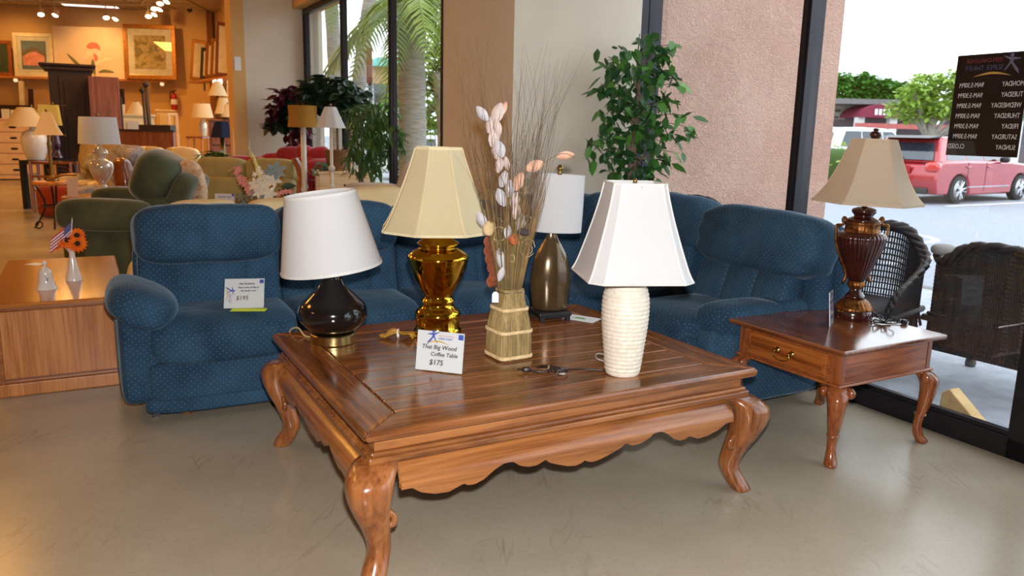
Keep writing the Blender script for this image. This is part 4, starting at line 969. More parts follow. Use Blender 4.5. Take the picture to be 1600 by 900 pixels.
q = [(r, z - z0) for r, z in UP([(10, 448), (15, 440), (23, 422), (31, 400), (36, 384), (36.5, 377), (33, 372), (27, 370)])]
b = MB(); b.lathe(densify(q, 6), 128, fn=lambda a, r, z: r * (.955 + .05 * abs(math.sin(a * 16)))); b.build('fluted_body', M_urn, UL, smooth=True)
q = [(r, z - z0) for r, z in UP([(27, 372), (26.5, 370), (25, 368), (25, 357), (26, 355), (24, 354)])]; b = MB(); b.lathe(q, 64, fn=lambda a, r, z: r * (1 + .025 * math.sin(a * 22))); b.build('gilt_collar', M_gilt, UL, smooth=True)
q = [(r, z - z0) for r, z in UP([(24, 355), (25, 352), (20, 349), (14, 346), (15, 343), (18, 339), (17, 335), (10, 332), (4.5, 331), (4.5, 322)])]; b = MB(); b.lathe(densify(q, 3), 40); b.build('neck', M_urn, UL, smooth=True); ztop = q[-1][1]
sc = q[0][0] / 24
for sg in (-1, 1):
    pts = [(27, 352), (31, 348), (33.5, 351), (31.5, 357), (35, 360), (42, 360), (43, 366), (41, 385), (34, 405), (24, 424), (19, 437), (21, 446), (24, 448)]
    b = MB(); b.tube(smoothpath([(sg * h_ * sc, 0, D(1335, py, p.y).z - EZ - z0) for h_, py in pts], 4), .0055, 8, sq=1.4); o = b.build('handle', M_gilt, UL, smooth=True, rz=.12)
sp_ = [(r, z - z0) for r, z in UP([(82, 323), (72, 312), (58, 290), (46, 262), (38, 240), (33, 226)])]; zb = sp_[0][1]; sp_ = [(r, z - zb) for r, z in sp_]
sh = shell(densify(sp_, 4), 60, fn=ngon(6, .3)).build('lamp_shade', M_sht, UL, loc=(.008, 0, ztop - .006)); sh.rotation_euler = (0, .02, 0); trims(sh, sp_, M_sht, ngon(6, .3), 60)
b = MB()
for k in range(6): a = k * PI / 3 - .3; b.tube([((r + .0008) * math.cos(a), (r + .0008) * math.sin(a), z) for r, z in densify(sp_, 4)], .0018, 5)
b.build('shade_ribs', M_sht, sh); spider(sh, sp_[-1][0] * .95, sp_[-1][1] - .004, 0, finial=False)
b = MB(); b.lathe(densify([(.008, 0), (.022, .022), (.026, .034), (.02, .046), (.01, .05), (.014, .056), (.008, .062), (0, .064)], 3), 20, fn=lambda a, r, z: r * (1 + .05 * math.sin(a * 8))); b.build('finial', M_urn, sh, loc=(0, 0, sp_[-1][1] - .006), smooth=True)
M_blkcord = mat('black_cord', (.006, .006, .006), .35)
c_ = Z(1378, 507, EZ) - p; b = MB()
for k in range(6): a = k * 1.05; b.tube(smoothpath([(c_.x, c_.y, .01), (c_.x + .04 * math.cos(a), c_.y + .05 * math.sin(a), .008 + .02 * (k % 3)), (c_.x + .055 * math.cos(a + .5), c_.y + .055 * math.sin(a + .5), .02 + .012 * (k % 2)), (c_.x + .005, c_.y, .012)]), .003, 6)
b.tube(smoothpath([(c_.x, c_.y, .006), (c_.x + .06, c_.y + .01, .004), (c_.x + .105, c_.y + .02, .008)]), .003, 6); b.tube(smoothpath([(.05, .0, .01), (c_.x * .6, c_.y * .6, .005), (c_.x, c_.y, .006)]), .003, 6); b.build('cord', M_blkcord, UL, smooth=True)
b = MB(); b.pill((c_.x + .118, c_.y + .022, .012), (.03, .024, .022), 5, 3.5, rz=.3); b.tube([(c_.x + .13, c_.y + .03, .012), (c_.x + .145, c_.y + .034, .012)], .0025, 5); b.build('plug', M_blkcord, UL, smooth=True)
# --- its price card, seen edge-on from here (and in the window's reflection)
_c = Z(1299, 508, EZ)
acrylic_sign('price_sign', 'upright price card seen edge-on beside the urn lamp', _c, math.radians(60), .115, .165, .1,
    [('THE END', .026, 0, .105, 0, M_blueink), ('$95', .03, 0, .07, 0, M_blueink), ('TABLE', .026, 0, .03, 0, M_blueink)], (-.02, .142, 0, .6), foot=.05, blue=False)

# ================================================================ oak cabinet at the left
M_oak = wood('golden_oak', srgb(142, 80, 32), srgb(182, 112, 54), srgb(204, 138, 76), axis=2, rough=.35, scale=.75, streak=.1)
M_oaktop = wood('golden_oak_top', srgb(150, 84, 30), srgb(180, 108, 44), srgb(198, 126, 58), axis=0, rough=.14, coat=.5, scale=.8, streak=.08)
M_oakedge = wood('oak_edge', srgb(110, 58, 26), srgb(146, 86, 42), srgb(170, 106, 58), axis=0, rough=.3, streak=.1)
CB = thing('oak_cabinet', 'golden oak low cabinet left of the blue sofa', 'cabinet', W(-.34, .74), ANG)
cw, cdp, ch = .63, 1.5, .5
b = MB(); b.box((0, cdp / 2 + .02, ch / 2 + .02), (cw - .05, cdp - .04, ch - .08)); b.build('body', M_oak, CB, bevel=.003)
for sx in (-1, 1):
    b = MB(); b.box((sx * (cw / 2 - .035), .008, ch / 2 + .01), (.02, .02, ch - .1)); b.build('corner_stile', M_oakedge, CB, bevel=.003)
b = MB(); b.box((0, cdp / 2, .035), (cw, cdp + .01, .07)); b.build('plinth', M_oak, CB, bevel=.006)
b = MB(); b.box((0, cdp / 2, .078), (cw - .02, cdp - .01, .018)); b.build('plinth_moulding', M_oakedge, CB, bevel=.006)
b = MB(); b.box((0, cdp / 2, ch - .034), (cw - .01, cdp, .022)); b.build('top_moulding', M_oakedge, CB, bevel=.007)
b = MB(); b.box((0, cdp / 2, ch - .012), (cw + .02, cdp + .03, .024)); b.build('top', M_oaktop, CB, bevel=.008)
M_porc = mat('white_porcelain', srgb(226, 220, 212), .12, col2=srgb(218, 212, 204), coat=.5)
p = Z(73, 451, ch); BL = thing('porcelain_bell', 'small white porcelain hand bell on the oak cabinet', 'bell', p)
b = MB(); k = .0044; b.lathe(densify([(12.5 * k, 0), (11.2 * k, 3 * k), (9.2 * k, 9 * k), (8.2 * k, 16 * k), (7.5 * k, 22 * k), (4.5 * k, 27 * k), (1.6 * k, 28.5 * k)], 4), 32); b.build('bell_body', M_porc, BL, smooth=True)
b = MB(); b.lathe(densify([(1.6 * k, 28 * k), (1.2 * k, 30 * k), (2.6 * k, 33 * k), (1.6 * k, 36 * k), (0, 36.5 * k)], 3), 16); b.build('handle', M_porc, BL, smooth=True)
b = MB(); b.tube(smoothpath([(.02, -.036, .075), (.028, -.034, .06), (.03, -.036, .045)]), .0015, 4); b.tube(smoothpath([(.034, -.03, .07), (.03, -.034, .06), (.022, -.038, .052)]), .0015, 4); b.build('painted_sprig', mat('grey_paint', srgb(120, 115, 120), .4), BL)
p = Z(116, 438, ch); VS = thing('bud_vase', 'white flared bud vase holding orange silk flowers on the oak cabinet', 'vase', p)
b = MB(); b.lathe(densify([(10 * k, 0), (10 * k, 2 * k), (7.5 * k, 12 * k), (4.8 * k, 26 * k), (3.6 * k, 35 * k), (4.2 * k, 39 * k), (6.2 * k, 43 * k), (5.4 * k, 43.2 * k), (3 * k, 38 * k)], 4), 32, cap=False); b.build('vase_body', M_porc, VS, smooth=True)
M_oran = mat('orange_petal', srgb(242, 120, 10), .6, col2=srgb(225, 90, 5), ns=20); M_brn = mat('dark_flower_eye', srgb(50, 24, 14), .9)
rnd = random.Random(5)
for i, (dx, dz, r_, tl_) in enumerate(((.0, .245, .06, .0), (.055, .225, .058, .5), (-.06, .23, .058, -.5), (.045, .27, .05, .3), (-.03, .27, .05, -.2))):
    f = MB(); n_ = 15
    for q_ in range(2):
        for k_ in range(n_):
            a = 2 * PI * (k_ + .5 * q_) / n_; r1 = r_ * (1 - .18 * q_); w_ = .011
            ca, sa = math.cos(a), math.sin(a)
            f.add([(.012 * ca, .012 * sa, .0), (r1 * .6 * ca - w_ * sa, r1 * .6 * sa + w_ * ca, .008 + .004 * q_), (r1 * ca, r1 * sa, .0), (r1 * .6 * ca + w_ * sa, r1 * .6 * sa - w_ * ca, .008 + .004 * q_)], [(0, 1, 2, 3)])
    fo = f.build('flower', M_oran, VS); fo.matrix_local = T(dx, -.03 + .02 * (i > 2), dz) @ RZ(tl_) @ RX(PI / 2 - .35) @ RZ(i)
    e_ = MB(); e_.pill((0, 0, .008), (.03, .03, .018), 5, 2); e_.build('flower_eye', M_brn, fo, smooth=True)
    s_ = MB(); s_.tube(smoothpath([(0, 0, .15), (dx * .5, 0, .2), (dx, -.02, dz)]), .002, 5); s_.build('stem', mat('silk_stem_%d' % i, srgb(70, 100, 40), .6), VS)
f = MB(); base = leaf_shape(.06, .03)
for a in (.3, 1.6, 2.6, 4.0): f.add(base.v, base.f, T(.02 * math.cos(a), .02 * math.sin(a), .24) @ RZ(a) @ RY(-.5))
f.build('leaf', mat('silk_leaf', srgb(70, 95, 40), .6), VS)
p2 = p + Vector((0, -.02, 0)); FG = thing('small_flag', 'small striped flag on a stick tucked among the orange flowers', 'flag', p2)
b = MB(); b.tube([(0, .0, .12), (.03, 0, .37)], .0025, 6); b.build('stick', M_white, FG); b = MB(); b.pill((.031, 0, .375), (.009, .009, .012), 4, 2); b.build('stick_tip', M_brassdull, FG, smooth=True)
M_fr, M_fw, M_fb = mat('flag_red', srgb(190, 40, 60), .8), mat('flag_white', (.8, .78, .78), .8), mat('flag_blue', srgb(35, 45, 120), .8)
fa = Vector((.029, -.004, .355)); ex1 = Vector((-.105, -.035, -.10)); ex2 = Vector((-.008, -.01, -.085))
for k_ in range(9):
    b = MB(); s0, s1 = k_ / 9, (k_ + 1) / 9; o0 = .42 if k_ < 5 else 0
    rows = [[fa + ex1 * t_ + ex2 * s_ + Vector((0, .008 * math.sin(t_ * 5), 0)) for t_ in [o0 + (1 - o0) * j / 6 for j in range(7)]] for s_ in (s0, s1)]
    b.add(rows[0] + rows[1], [(j, j + 1, 8 + j, 7 + j) for j in range(6)]); b.build('stripe', M_fr if k_ % 2 == 0 else M_fw, FG)
b = MB(); rows = [[fa + ex1 * t_ + ex2 * s_ + Vector((0, .008 * math.sin(t_ * 5), 0)) for t_ in [.42 * j / 6 for j in range(7)]] for s_ in (0, 5 / 9)]
b.add(rows[0] + rows[1], [(j, j + 1, 8 + j, 7 + j) for j in range(6)]); b.build('canton', M_fb, FG)
b = MB()
for r_ in range(4):
    for c2 in range(5):
        q = fa + ex1 * (.05 + .08 * c2) + ex2 * (.07 + .125 * r_) + Vector((0, .008 * math.sin((.05 + .08 * c2) * 5) - .0015, 0)); b.box(q, (.0035, .001, .0035))
b.build('star', M_fw, FG)
p = Z(57, 413, ch); b = MB(); b.box((0, 0, .001), (.11, .075, .001)); tag(b.build('note_card', M_paper, None, p + Vector((0, 0, .0005)), -.3), 'small white card lying flat on the oak cabinet', 'paper')

# ================================================================ dried arrangement on the coffee table
M_straw = wood('dried_straw', srgb(92, 74, 44), srgb(140, 118, 74), srgb(176, 152, 100), axis=2, rough=.8, scale=2.2, streak=.2)
M_braid = mat('raffia_braid', srgb(232, 206, 160), .85, col2=srgb(210, 180, 130), ns=40)
p = on_table(794, 556); DA = thing('dried_arrangement', 'tall dried grass and petal arrangement in a square straw vase', 'dried flowers', p, .55)
prf = [(.071, 0), (.074, .02), (.073, .10), (.068, .145), (.058, .2), (.049, .245), (.046, .285)]
def sqf(a, r, z): c_, s_ = abs(math.cos(a)), abs(math.sin(a)); k_ = (c_ ** 7 + s_ ** 7) ** (-1 / 7); return r * k_ * (1 + .018 * math.sin(a * 48))
b = MB(); b.lathe(densify(prf, 4) + [(.03, .285), (.028, .2)], 192, fn=sqf, cap=False); b.lathe([(0, .002), (.07, .002)], 40, fn=sqf, cap=False); b.build('straw_vase', M_straw, DA, smooth=True)
def braid(z, r):
    b = MB()
    for ph in (0, PI):
        pts = []
        for k_ in range(161):
            a = 2 * PI * k_ / 160; rr = sqf(a, r + .003, z) / (1 + .018 * math.sin(a * 48)); pts.append((rr * math.cos(a), rr * math.sin(a), z + .0048 * math.sin(a * 26 + ph)))
        b.tube(pts, .0042, 5)
    b.build('braid_band', M_braid, DA, smooth=True)
for z in (.012, .115, .205):
    for (r0, z0_), (r1, z1_) in zip(prf, prf[1:]):
        if z0_ <= z <= z1_: braid(z, r0 + (r1 - r0) * (z - z0_) / (z1_ - z0_)); break
M_stalk = mat('dry_stalk', srgb(150, 120, 72), .8, col2=srgb(104, 80, 46), ns=14); M_stalkd = mat('dark_dry_twig', srgb(96, 74, 48), .8); M_stalkg = mat('greenish_stalk', srgb(112, 118, 66), .8)
rnd = random.Random(11)
for nm, m_, n_, hlo, hhi, spr, r_ in (('stalk', M_stalk, 120, .3, .62, .12, .0021), ('grass', M_stalkd, 130, .6, 1.06, .23, .0008), ('green_stalk', M_stalkg, 26, .22, .42, .07, .0022)):
    b = MB()
    for k_ in range(n_):
        a = rnd.uniform(0, 2 * PI); q = math.sqrt(rnd.random()); h_ = rnd.uniform(hlo, hhi); bx, by = .036 * q * math.cos(a), .036 * q * math.sin(a); tx, ty = bx + spr * q * math.cos(a) * h_ / hhi * 1.1, by + spr * q * math.sin(a) * h_ / hhi * 1.1
        cv = rnd.uniform(-.05, .05) * (2.0 if nm == 'grass' else .4); cx_ = rnd.uniform(-.05, .05) * (1.6 if nm == 'grass' else .4)
        b.tube(smoothpath([(bx, by, .2), (bx + (tx - bx) * .3, by + (ty - by) * .3, .2 + h_ * .35), (bx + (tx - bx) * .7, by + (ty - by) * .7, .2 + h_ * .72), (tx + cv, ty + cx_, .2 + h_)], 3), [r_] * 7 + [r_ * .6, r_ * .5, r_ * .3], 4)
    o = b.build(nm, m_, DA); o['kind'] = 'stuff'
b = MB()
for k_ in range(16):   # curly raffia loops
    a = rnd.uniform(0, 2 * PI); r0 = .07; c0 = Vector((r0 * math.cos(a), r0 * math.sin(a), rnd.uniform(.36, .6))); rr = rnd.uniform(.015, .04); tilt_ = rnd.uniform(0, PI)
    b.tube([c0 + Vector((rr * math.cos(t_ * .7) * math.cos(tilt_), rr * math.cos(t_ * .7) * math.sin(tilt_), rr * math.sin(t_ * .7))) for t_ in range(0, 9)], .0013, 4)
b.build('raffia_loops', M_braid, DA)
M_pet = mat('pale_petal', srgb(226, 208, 200), .6, col2=srgb(200, 180, 172), ns=12); M_petp = mat('peach_petal', srgb(232, 186, 160), .6, col2=srgb(220, 168, 140), ns=12); M_petw = mat('silver_petal', srgb(214, 210, 214), .55, col2=srgb(190, 186, 192), ns=12)
def petal_mesh(m_, L=.068, w=.04):
    b = MB(); vs = []; N = 8
    for i in range(N + 1):
        s_ = i / N; ww = w * .5 * math.sin(PI * min(1, s_ * .93 + .05)) ** .75
        for j in range(5): t_ = j / 4 * 2 - 1; vs.append((ww * t_, -.012 * (1 - t_ * t_) * math.sin(PI * s_), L * s_))
    for i in range(N):
        for j in range(4): b.add([], [])
    b.add(vs, [(i * 5 + j, i * 5 + j + 1, (i + 1) * 5 + j + 1, (i + 1) * 5 + j) for i in range(N) for j in range(4)]); return b.mesh('petal', m_, True)
PM = [petal_mesh(M_pet), petal_mesh(M_petp), petal_mesh(M_petw), petal_mesh(M_petw, .075, .034)]
def wp(px, py, y): q = D(px, py, y); return q
_inv = (T(DA.location) @ RZ(.55)).inverted()
pet = [(757, 182, 2, -.7, 1), (767, 172, 1, -.2, 0), (775, 185, 0, .3, 1.2), (782, 176, 1, .5, 1), (765, 200, 0, .2, 1), (778, 205, 0, -.2, 1), (770, 222, 0, .3, 1.2), (783, 238, 2, -.3, 1), (779, 262, 0, .2, .9), (792, 258, 0, -.2, .8), (785, 285, 2, .3, 1), (796, 300, 2, 0, 1), (786, 315, 2, -.4, 1.1), (808, 290, 1, .35, 1.1), (806, 335, 0, .2, .9), (829, 262, 1, 1.15, 1.1), (878, 244, 1, 1.4, 1.0), (755, 348, 2, -.5, 1), (812, 355, 2, .2, 1.1), (780, 395, 3, PI - .2, 1.2), (784, 425, 3, PI + .3, .8), (793, 365, 2, .1, .8), (803, 318, 0, .2, 1), (776, 242, 0, -.3, .9)]
for i, (px, py, k_, tl_, s_) in enumerate(pet):
    q = _inv @ wp(px, py, p.y + random.uniform(-.07, .0)); inst('petal', PM[k_], DA, T(q) @ RZ(-.55) @ RY(tl_) @ RZ(random.uniform(-.7, .7)) @ T(0, 0, -.02) @ Matrix.Scale(s_, 4))
b = MB(); q = _inv @ wp(878, 240, p.y - .05); q2 = _inv @ wp(815, 300, p.y - .03); b.tube(smoothpath([q2, (q + q2) / 2 + Vector((0, 0, .03)), q, _inv @ wp(898, 246, p.y - .05)]), .0012, 5); b.build('petal_stem', M_stalk, DA)
b = MB(); q = _inv @ wp(803, 374, p.y - .07); b.pill(q, (.045, .03, .045), 8, 2, fn=wr(.006, 60)); b.build('seed_pod', mat('orange_pod', srgb(196, 112, 66), .8, col2=srgb(150, 78, 40), ns=80, bp=.6, bs_=120), DA, smooth=True)
b = MB(); q = _inv @ wp(819, 362, p.y - .06); b.pill(q, (.05, .03, .028), 8, 2.5, fn=wr(.008, 50)); b.build('seed_pod', mat('dark_pod', srgb(72, 62, 72), .8), DA, smooth=True)
b = MB(); q = _inv @ wp(764, 357, p.y - .06); b.pill(q, (.05, .03, .06), 8, 2, fn=wr(.004, 70)); b.build('seed_pod', mat('tan_pod', srgb(214, 186, 140), .8, bp=.5, bs_=90), DA, smooth=True)
b = MB(); M_lobe = mat('rust_leaf', srgb(150, 78, 42), .7, col2=srgb(110, 50, 26), ns=14)
for px, py in ((764, 378), (764, 392), (766, 405), (769, 418), (772, 432), (768, 440)): q = _inv @ wp(px, py, p.y - .0); b.pill(q, (.05, .012, .05), 6, 2.2, fn=wr(.008, 40))
b.build('rust_leaf', M_lobe, DA, smooth=True)
b = MB(); q = _inv @ wp(774, 465, p.y - .10); b.prism([(-.013, -.02), (.013, -.02), (.013, .014), (.006, .023), (-.006, .023), (-.013, .014)], .001, T(q) @ RZ(-.55)); b.build('price_tag', M_paper, DA)
b = MB(); b.lathe([(.05, .272), (.05, .275)], 24, cap=False, fn=sqf); b.build('wire_tie', M_chrome, DA)
# ================================================================ ficus tree in the corner
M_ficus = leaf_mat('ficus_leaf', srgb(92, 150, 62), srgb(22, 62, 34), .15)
M_ftrunk = mat('ficus_trunk', srgb(140, 116, 100), .85, col2=srgb(100, 80, 66), ns=12, bp=.4, bs_=25)
fb = W(3.24, .57); FT = thing('ficus_tree', 'tall artificial ficus tree with glossy leaves behind the sofa corner', 'plant', (fb.x, fb.y, 0))
b = MB(); b.lathe([(0, 0), (.12, 0), (.15, .25), (.155, .27), (.14, .27), (.13, .24), (0, .24)], 24); b.build('pot', mat('dark_pot', (.03, .028, .026), .5), FT, smooth=False)
b = MB(); b.tube(smoothpath([(0, 0, .22), (.02, .01, .7), (-.01, 0, 1.2), (.02, 0, 1.6), (.0, 0, 1.95)]), [.022] * 6 + [.02] * 5 + [.016] * 4 + [.01] * 2, 8)
b.tube(smoothpath([(.02, .0, .24), (-.02, .02, .7), (.02, -.01, 1.15), (-.01, .01, 1.55)]), .014, 7); b.build('trunk', M_ftrunk, FT, smooth=True)
lfm = [leaf_shape(.112, .055).mesh('leaf', M_ficus, True), leaf_shape(.095, .046).mesh('leaf', M_ficus, True)]
rnd = random.Random(21); br = MB(); tips = []
def clear_wall(q, lim):
    k_ = (FT.location + q - OA).dot(VX) - lim; return q - VX * k_ if k_ > 0 else q
outline = [(1000, 52, 14), (1015, 75, 30), (940, 95, 28), (960, 110, 28), (1000, 100, 34), (1035, 85, 22), (1050, 70, 10), (925, 130, 20), (950, 150, 30), (990, 140, 40), (1030, 130, 34), (1055, 130, 14), (935, 175, 28), (970, 180, 34), (1010, 175, 36), (1045, 165, 24), (1070, 180, 12), (915, 210, 20), (905, 222, 10), (945, 220, 30), (985, 220, 38), (1025, 215, 34), (1060, 205, 20), (1078, 200, 8), (930, 250, 24), (960, 255, 28), (1000, 255, 30), (1035, 245, 24), (1060, 240, 14), (960, 283, 18), (1000, 285, 24), (1022, 285, 12)]
area = [r_ * r_ for *_, r_ in outline]; ta = sum(area); NL = 235; cnt = 0
for (px, py, r_), ar in zip(outline, area):
    c_ = clear_wall(D(px, py, fb.y + rnd.uniform(-.12, .12)) - FT.location, .6); zz = max(.95, min(1.9, c_.z - rnd.uniform(.05, .2)))
    br.tube(smoothpath([(0, 0, zz), (c_.x * .5, c_.y * .5, (zz + c_.z) / 2 + .06), tuple(c_)], 3), [.005] * 3 + [.003] * 3 + [.0015], 5)
    for _ in range(max(4, round(NL * ar / ta + 1.2))):
        if cnt >= 298: break
        a = rnd.uniform(0, 2 * PI); q = math.sqrt(rnd.random()) * S(r_, fb.y); pp = clear_wall(c_ + Vector((q * math.cos(a), rnd.uniform(-.14, .14), q * math.sin(a))), .64)
        inst('leaf', lfm[rnd.random() < .4], FT, T(pp) @ RZ(rnd.uniform(0, 2 * PI)) @ RY(rnd.uniform(.1, 1.35)) @ RX(rnd.uniform(-.7, .7)) @ Matrix.Scale(rnd.uniform(.85, 1.25), 4)); cnt += 1
br.build('branches', M_ftrunk, FT)
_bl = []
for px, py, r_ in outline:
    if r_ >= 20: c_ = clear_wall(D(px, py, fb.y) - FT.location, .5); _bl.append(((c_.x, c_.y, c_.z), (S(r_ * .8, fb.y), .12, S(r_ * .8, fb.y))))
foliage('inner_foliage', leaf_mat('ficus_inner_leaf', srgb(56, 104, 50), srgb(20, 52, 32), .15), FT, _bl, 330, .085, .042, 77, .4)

# ================================================================ wicker furniture on the walkway, door wedge, hours sign
M_wick = mat('dark_wicker', srgb(58, 46, 40), .55, col2=srgb(36, 28, 26), ns=60); M_wickl = mat('grey_wicker_foot', srgb(96, 90, 84), .7)
def wicker_chair(name, label, loc, rz, w=.62, d=.6, back_h=.92, arm_h=.62, seat_h=.42, solid=False):
    t = thing(name, label, 'wicker chair', loc, rz); hw_, hd_ = w / 2, d / 2
    for sx in (-1, 1):
        for y in (-hd_ + .03, hd_ - .03):
            b = MB(); b.tube([(sx * (hw_ - .03), y, .0), (sx * (hw_ - .03), y, seat_h)], .02, 8); l_ = b.build('leg', M_wick, t, smooth=True)
            b = MB(); b.lathe([(.03, 0), (.034, .02), (.03, .05), (.02, .1)], 10, (sx * (hw_ - .03), y, 0)); b.build('wrapped_foot', M_wickl, l_, smooth=True)
    b = MB(); n_ = 18
    for i in range(n_ + 1): y = -hd_ + d * i / n_; b.tube([(-hw_ + .02, y, seat_h), (hw_ - .02, y, seat_h)], .011, 5)
    b.build('woven_seat', M_wick, t, smooth=True)
    b = MB(); b.tube([(-hw_, -hd_, seat_h - .03), (hw_, -hd_, seat_h - .03), (hw_, hd_, seat_h - .03), (-hw_, hd_, seat_h - .03), (-hw_, -hd_, seat_h - .03)], .022, 6); b.build('seat_rail', M_wick, t)
    # rolled rim: down from the back over the arms
    rim = smoothpath([(-hw_ - .02, -hd_ - .03, seat_h + .04), (-hw_ - .05, -hd_ - .02, arm_h - .06), (-hw_ - .05, -hd_ * .4, arm_h), (-hw_ - .03, hd_ * .5, arm_h + .08), (-hw_ * .8, hd_ + .02, back_h - .12), (-hw_ * .35, hd_ + .05, back_h), (hw_ * .35, hd_ + .05, back_h), (hw_ * .8, hd_ + .02, back_h - .12), (hw_ + .03, hd_ * .5, arm_h + .08), (hw_ + .05, -hd_ * .4, arm_h), (hw_ + .05, -hd_ - .02, arm_h - .06), (hw_ + .02, -hd_ - .03, seat_h + .04)], 6)
    b = MB()
    for ph in range(3): b.tube([q + Vector((.016 * math.cos(i * .9 + ph * 2.1), .016 * math.sin(i * .9 + ph * 2.1), .016 * math.sin(i * .9 + ph * 2.1 + 1))) for i, q in enumerate(rim)], .02, 6)
    b.build('braided_rim', M_wick, t, smooth=True)
    # woven skin between rim and seat rail
    foot_ = [Vector((max(-hw_, min(hw_, q.x)), max(-hd_, min(hd_, q.y)), (.2 if solid else seat_h - .02))) for q in rim]
    b = MB(); dense = 3 if solid else 1
    for i in range(len(rim) - 1):
        for k_ in range(dense + 1):
            s_ = k_ / (dense + 1); b.tube([rim[i].lerp(rim[i + 1], s_), foot_[i].lerp(foot_[i + 1], s_)], .0085 if solid else .006, 4, cap=False)
    rows = 26 if solid else 13
    for r_ in range(1, rows): b.tube([q.lerp(f_, r_ / rows) + Vector((0, .004 * (-1) ** i, 0)) for i, (q, f_) in enumerate(zip(rim, foot_))], .0095 if solid else .006, 4, cap=False)
    b.build('woven_back_and_arms', M_wick, t)
    if solid: return t
    b = MB()
    for i in range(len(rim) - 1): 
        for s_ in (0, .5): b.tube([foot_[i].lerp(foot_[i + 1], s_), foot_[i].lerp(foot_[i + 1], s_) + Vector((.03 * (-1) ** i, 0, -.11))], .006, 4, cap=False)
    b.build('skirt_weave', M_wick, t)
    return t
wicker_chair('wicker_armchair', 'dark closely woven wicker armchair behind the glass at right', W(4.66, -1.42, -.03), ANG + PI / 2 + .06, .84, .6, .86, .7, .42, True)
wicker_chair('wicker_armchair', 'openwork wicker armchair on the walkway behind the urn lamp', W(4.3, -.58, -.03), ANG - PI / 2 + .25, .6, .56, .88, .6, .4, False)
wicker_chair('wicker_settee', 'long dark wicker settee just outside the glass behind the recliner', W(3.98, .33, -.03), ANG + PI / 2, .8, .5, 1.0, .66, .42, False)
b = MB(); b.pill((0, 0, 0), (.14, .1, .07), 6, 2.6); tag(b.build('stone', mat('pale_stone', srgb(150, 145, 142), .8), None, D(1474, 390, 4.72), 0, smooth=True), 'pale stone resting on the rim of dark wicker chair', 'stone')
p = Z(1535, 690, SILL); p = W(GLU + .09, -1.93, 0)
WG = thing('door_wedge', 'tan cardboard wedge standing on the walkway against the glass', 'wedge', W(3.66, -1.78, -.03), ANG + PI / 2)
b = MB(); b.prism([(-.17, 0), (.16, 0), (.15, .19), (.11, .22)], .08); b.build('wedge_body', mat('tan_cardboard', srgb(205, 172, 120), .8, col2=srgb(185, 150, 100), ns=14), WG, bevel=.006)
b = MB(); b.tube([(-.15, -.036, .01), (.13, -.036, .09)], .0025, 4); b.build('fold_line', mat('brown_fold', srgb(140, 100, 60), .8), WG)
# hours sign on the glass: film facing the street, so its words read backwards from inside
HS = thing('hours_sign', 'dark opening hours sign on the glass, its white words reading backwards', 'sign', W(3.505, -1.735, 1.36), ANG - PI / 2)
M_film = mat('dark_sign_film', (.012, .010, .010), .06, coat=.5)
b = MB(); b.box((0, -.003, .232), (.335, .003, .462)); b.build('film', M_film, HS)
M_let = mat('sign_white_letters', srgb(196, 190, 186), .6)
def mt(txt, sz, x, z, al): text_obj(txt, sz, M_let, HS, T(x, -.0052, z) @ RX(PI / 2) @ Matrix.Diagonal((.72, 1, 1, 1)), mirror=True, extrude=.0002, align=al)
for i, (d_, h_) in enumerate((('MONDAY', '9AM-5:30PM'), ('TUESDAY', '9AM-5:30PM'), ('WEDNESDAY', '9AM-5:30PM'), ('THURSDAY', '9AM-5:30PM'), ('FRIDAY', '9AM-5:30PM'), ('SATURDAY', '9AM-5:30PM'), ('SUNDAY', 'CLOSED'))):
    z = .315 - i * .0468; mt(d_, .031, .155, z, 'LEFT'); mt(h_, .031, -.025 if h_ != 'CLOSED' else -.08, z, 'LEFT')
text_obj('TEEN CHALLENGE', .026, mat('sign_red_letters', srgb(110, 40, 40), .6), HS, T(.05, -.0052, .425) @ RX(PI / 2) @ Matrix.Diagonal((.8, 1, 1, 1)), mirror=True, extrude=.0002)
text_obj('SUPER THRIFT', .031, mat('sign_blue_letters', srgb(60, 60, 90), .6), HS, T(.05, -.0052, .39) @ RX(PI / 2) @ Matrix.Diagonal((.9, 1, 1, 1)), mirror=True, extrude=.0002)
_lm = T(.085, -.0054, .405) @ RX(PI / 2) @ Matrix.Diagonal((-1.5, 1.5, 1.5, 1))
b = MB()
for pts in ([(.0 + .006 * math.cos(a), .03 + .006 * math.sin(a)) for a in [i * PI / 4 for i in range(8)]], [(-.004, .024), (.004, .024), (.006, .006), (-.006, .006)], [(-.004, .024), (-.026, .02), (-.026, .0175), (-.005, .016)], [(.004, .024), (.024, .03), (.0245, .0275), (.005, .016)], [(-.006, .008), (.0, .006), (-.012, -.012), (-.026, -.026), (-.023, -.012)], [(.0, .007), (.006, .008), (.016, -.008), (.02, -.018), (.012, -.01)]):
    b.add([_lm @ Vector((x, y, 0)) for x, y in pts], [tuple(range(len(pts)))])
b.build('figure_mark', mat('sign_figure', srgb(86, 82, 100), .6), HS)
b = MB(); vs = []
for i in range(11): x = .09 - .17 * i / 10; w_ = .005 * math.sin(PI * (i + .3) / 10.6); z = .362 + .014 * math.sin(i / 10 * PI); vs += [(x, -.0053, z + w_), (x, -.0053, z - w_)]
b.add(vs, [(2 * i, 2 * i + 1, 2 * i + 3, 2 * i + 2) for i in range(10)]); b.build('swoosh', mat('sign_swoosh', srgb(170, 130, 60), .6), HS)
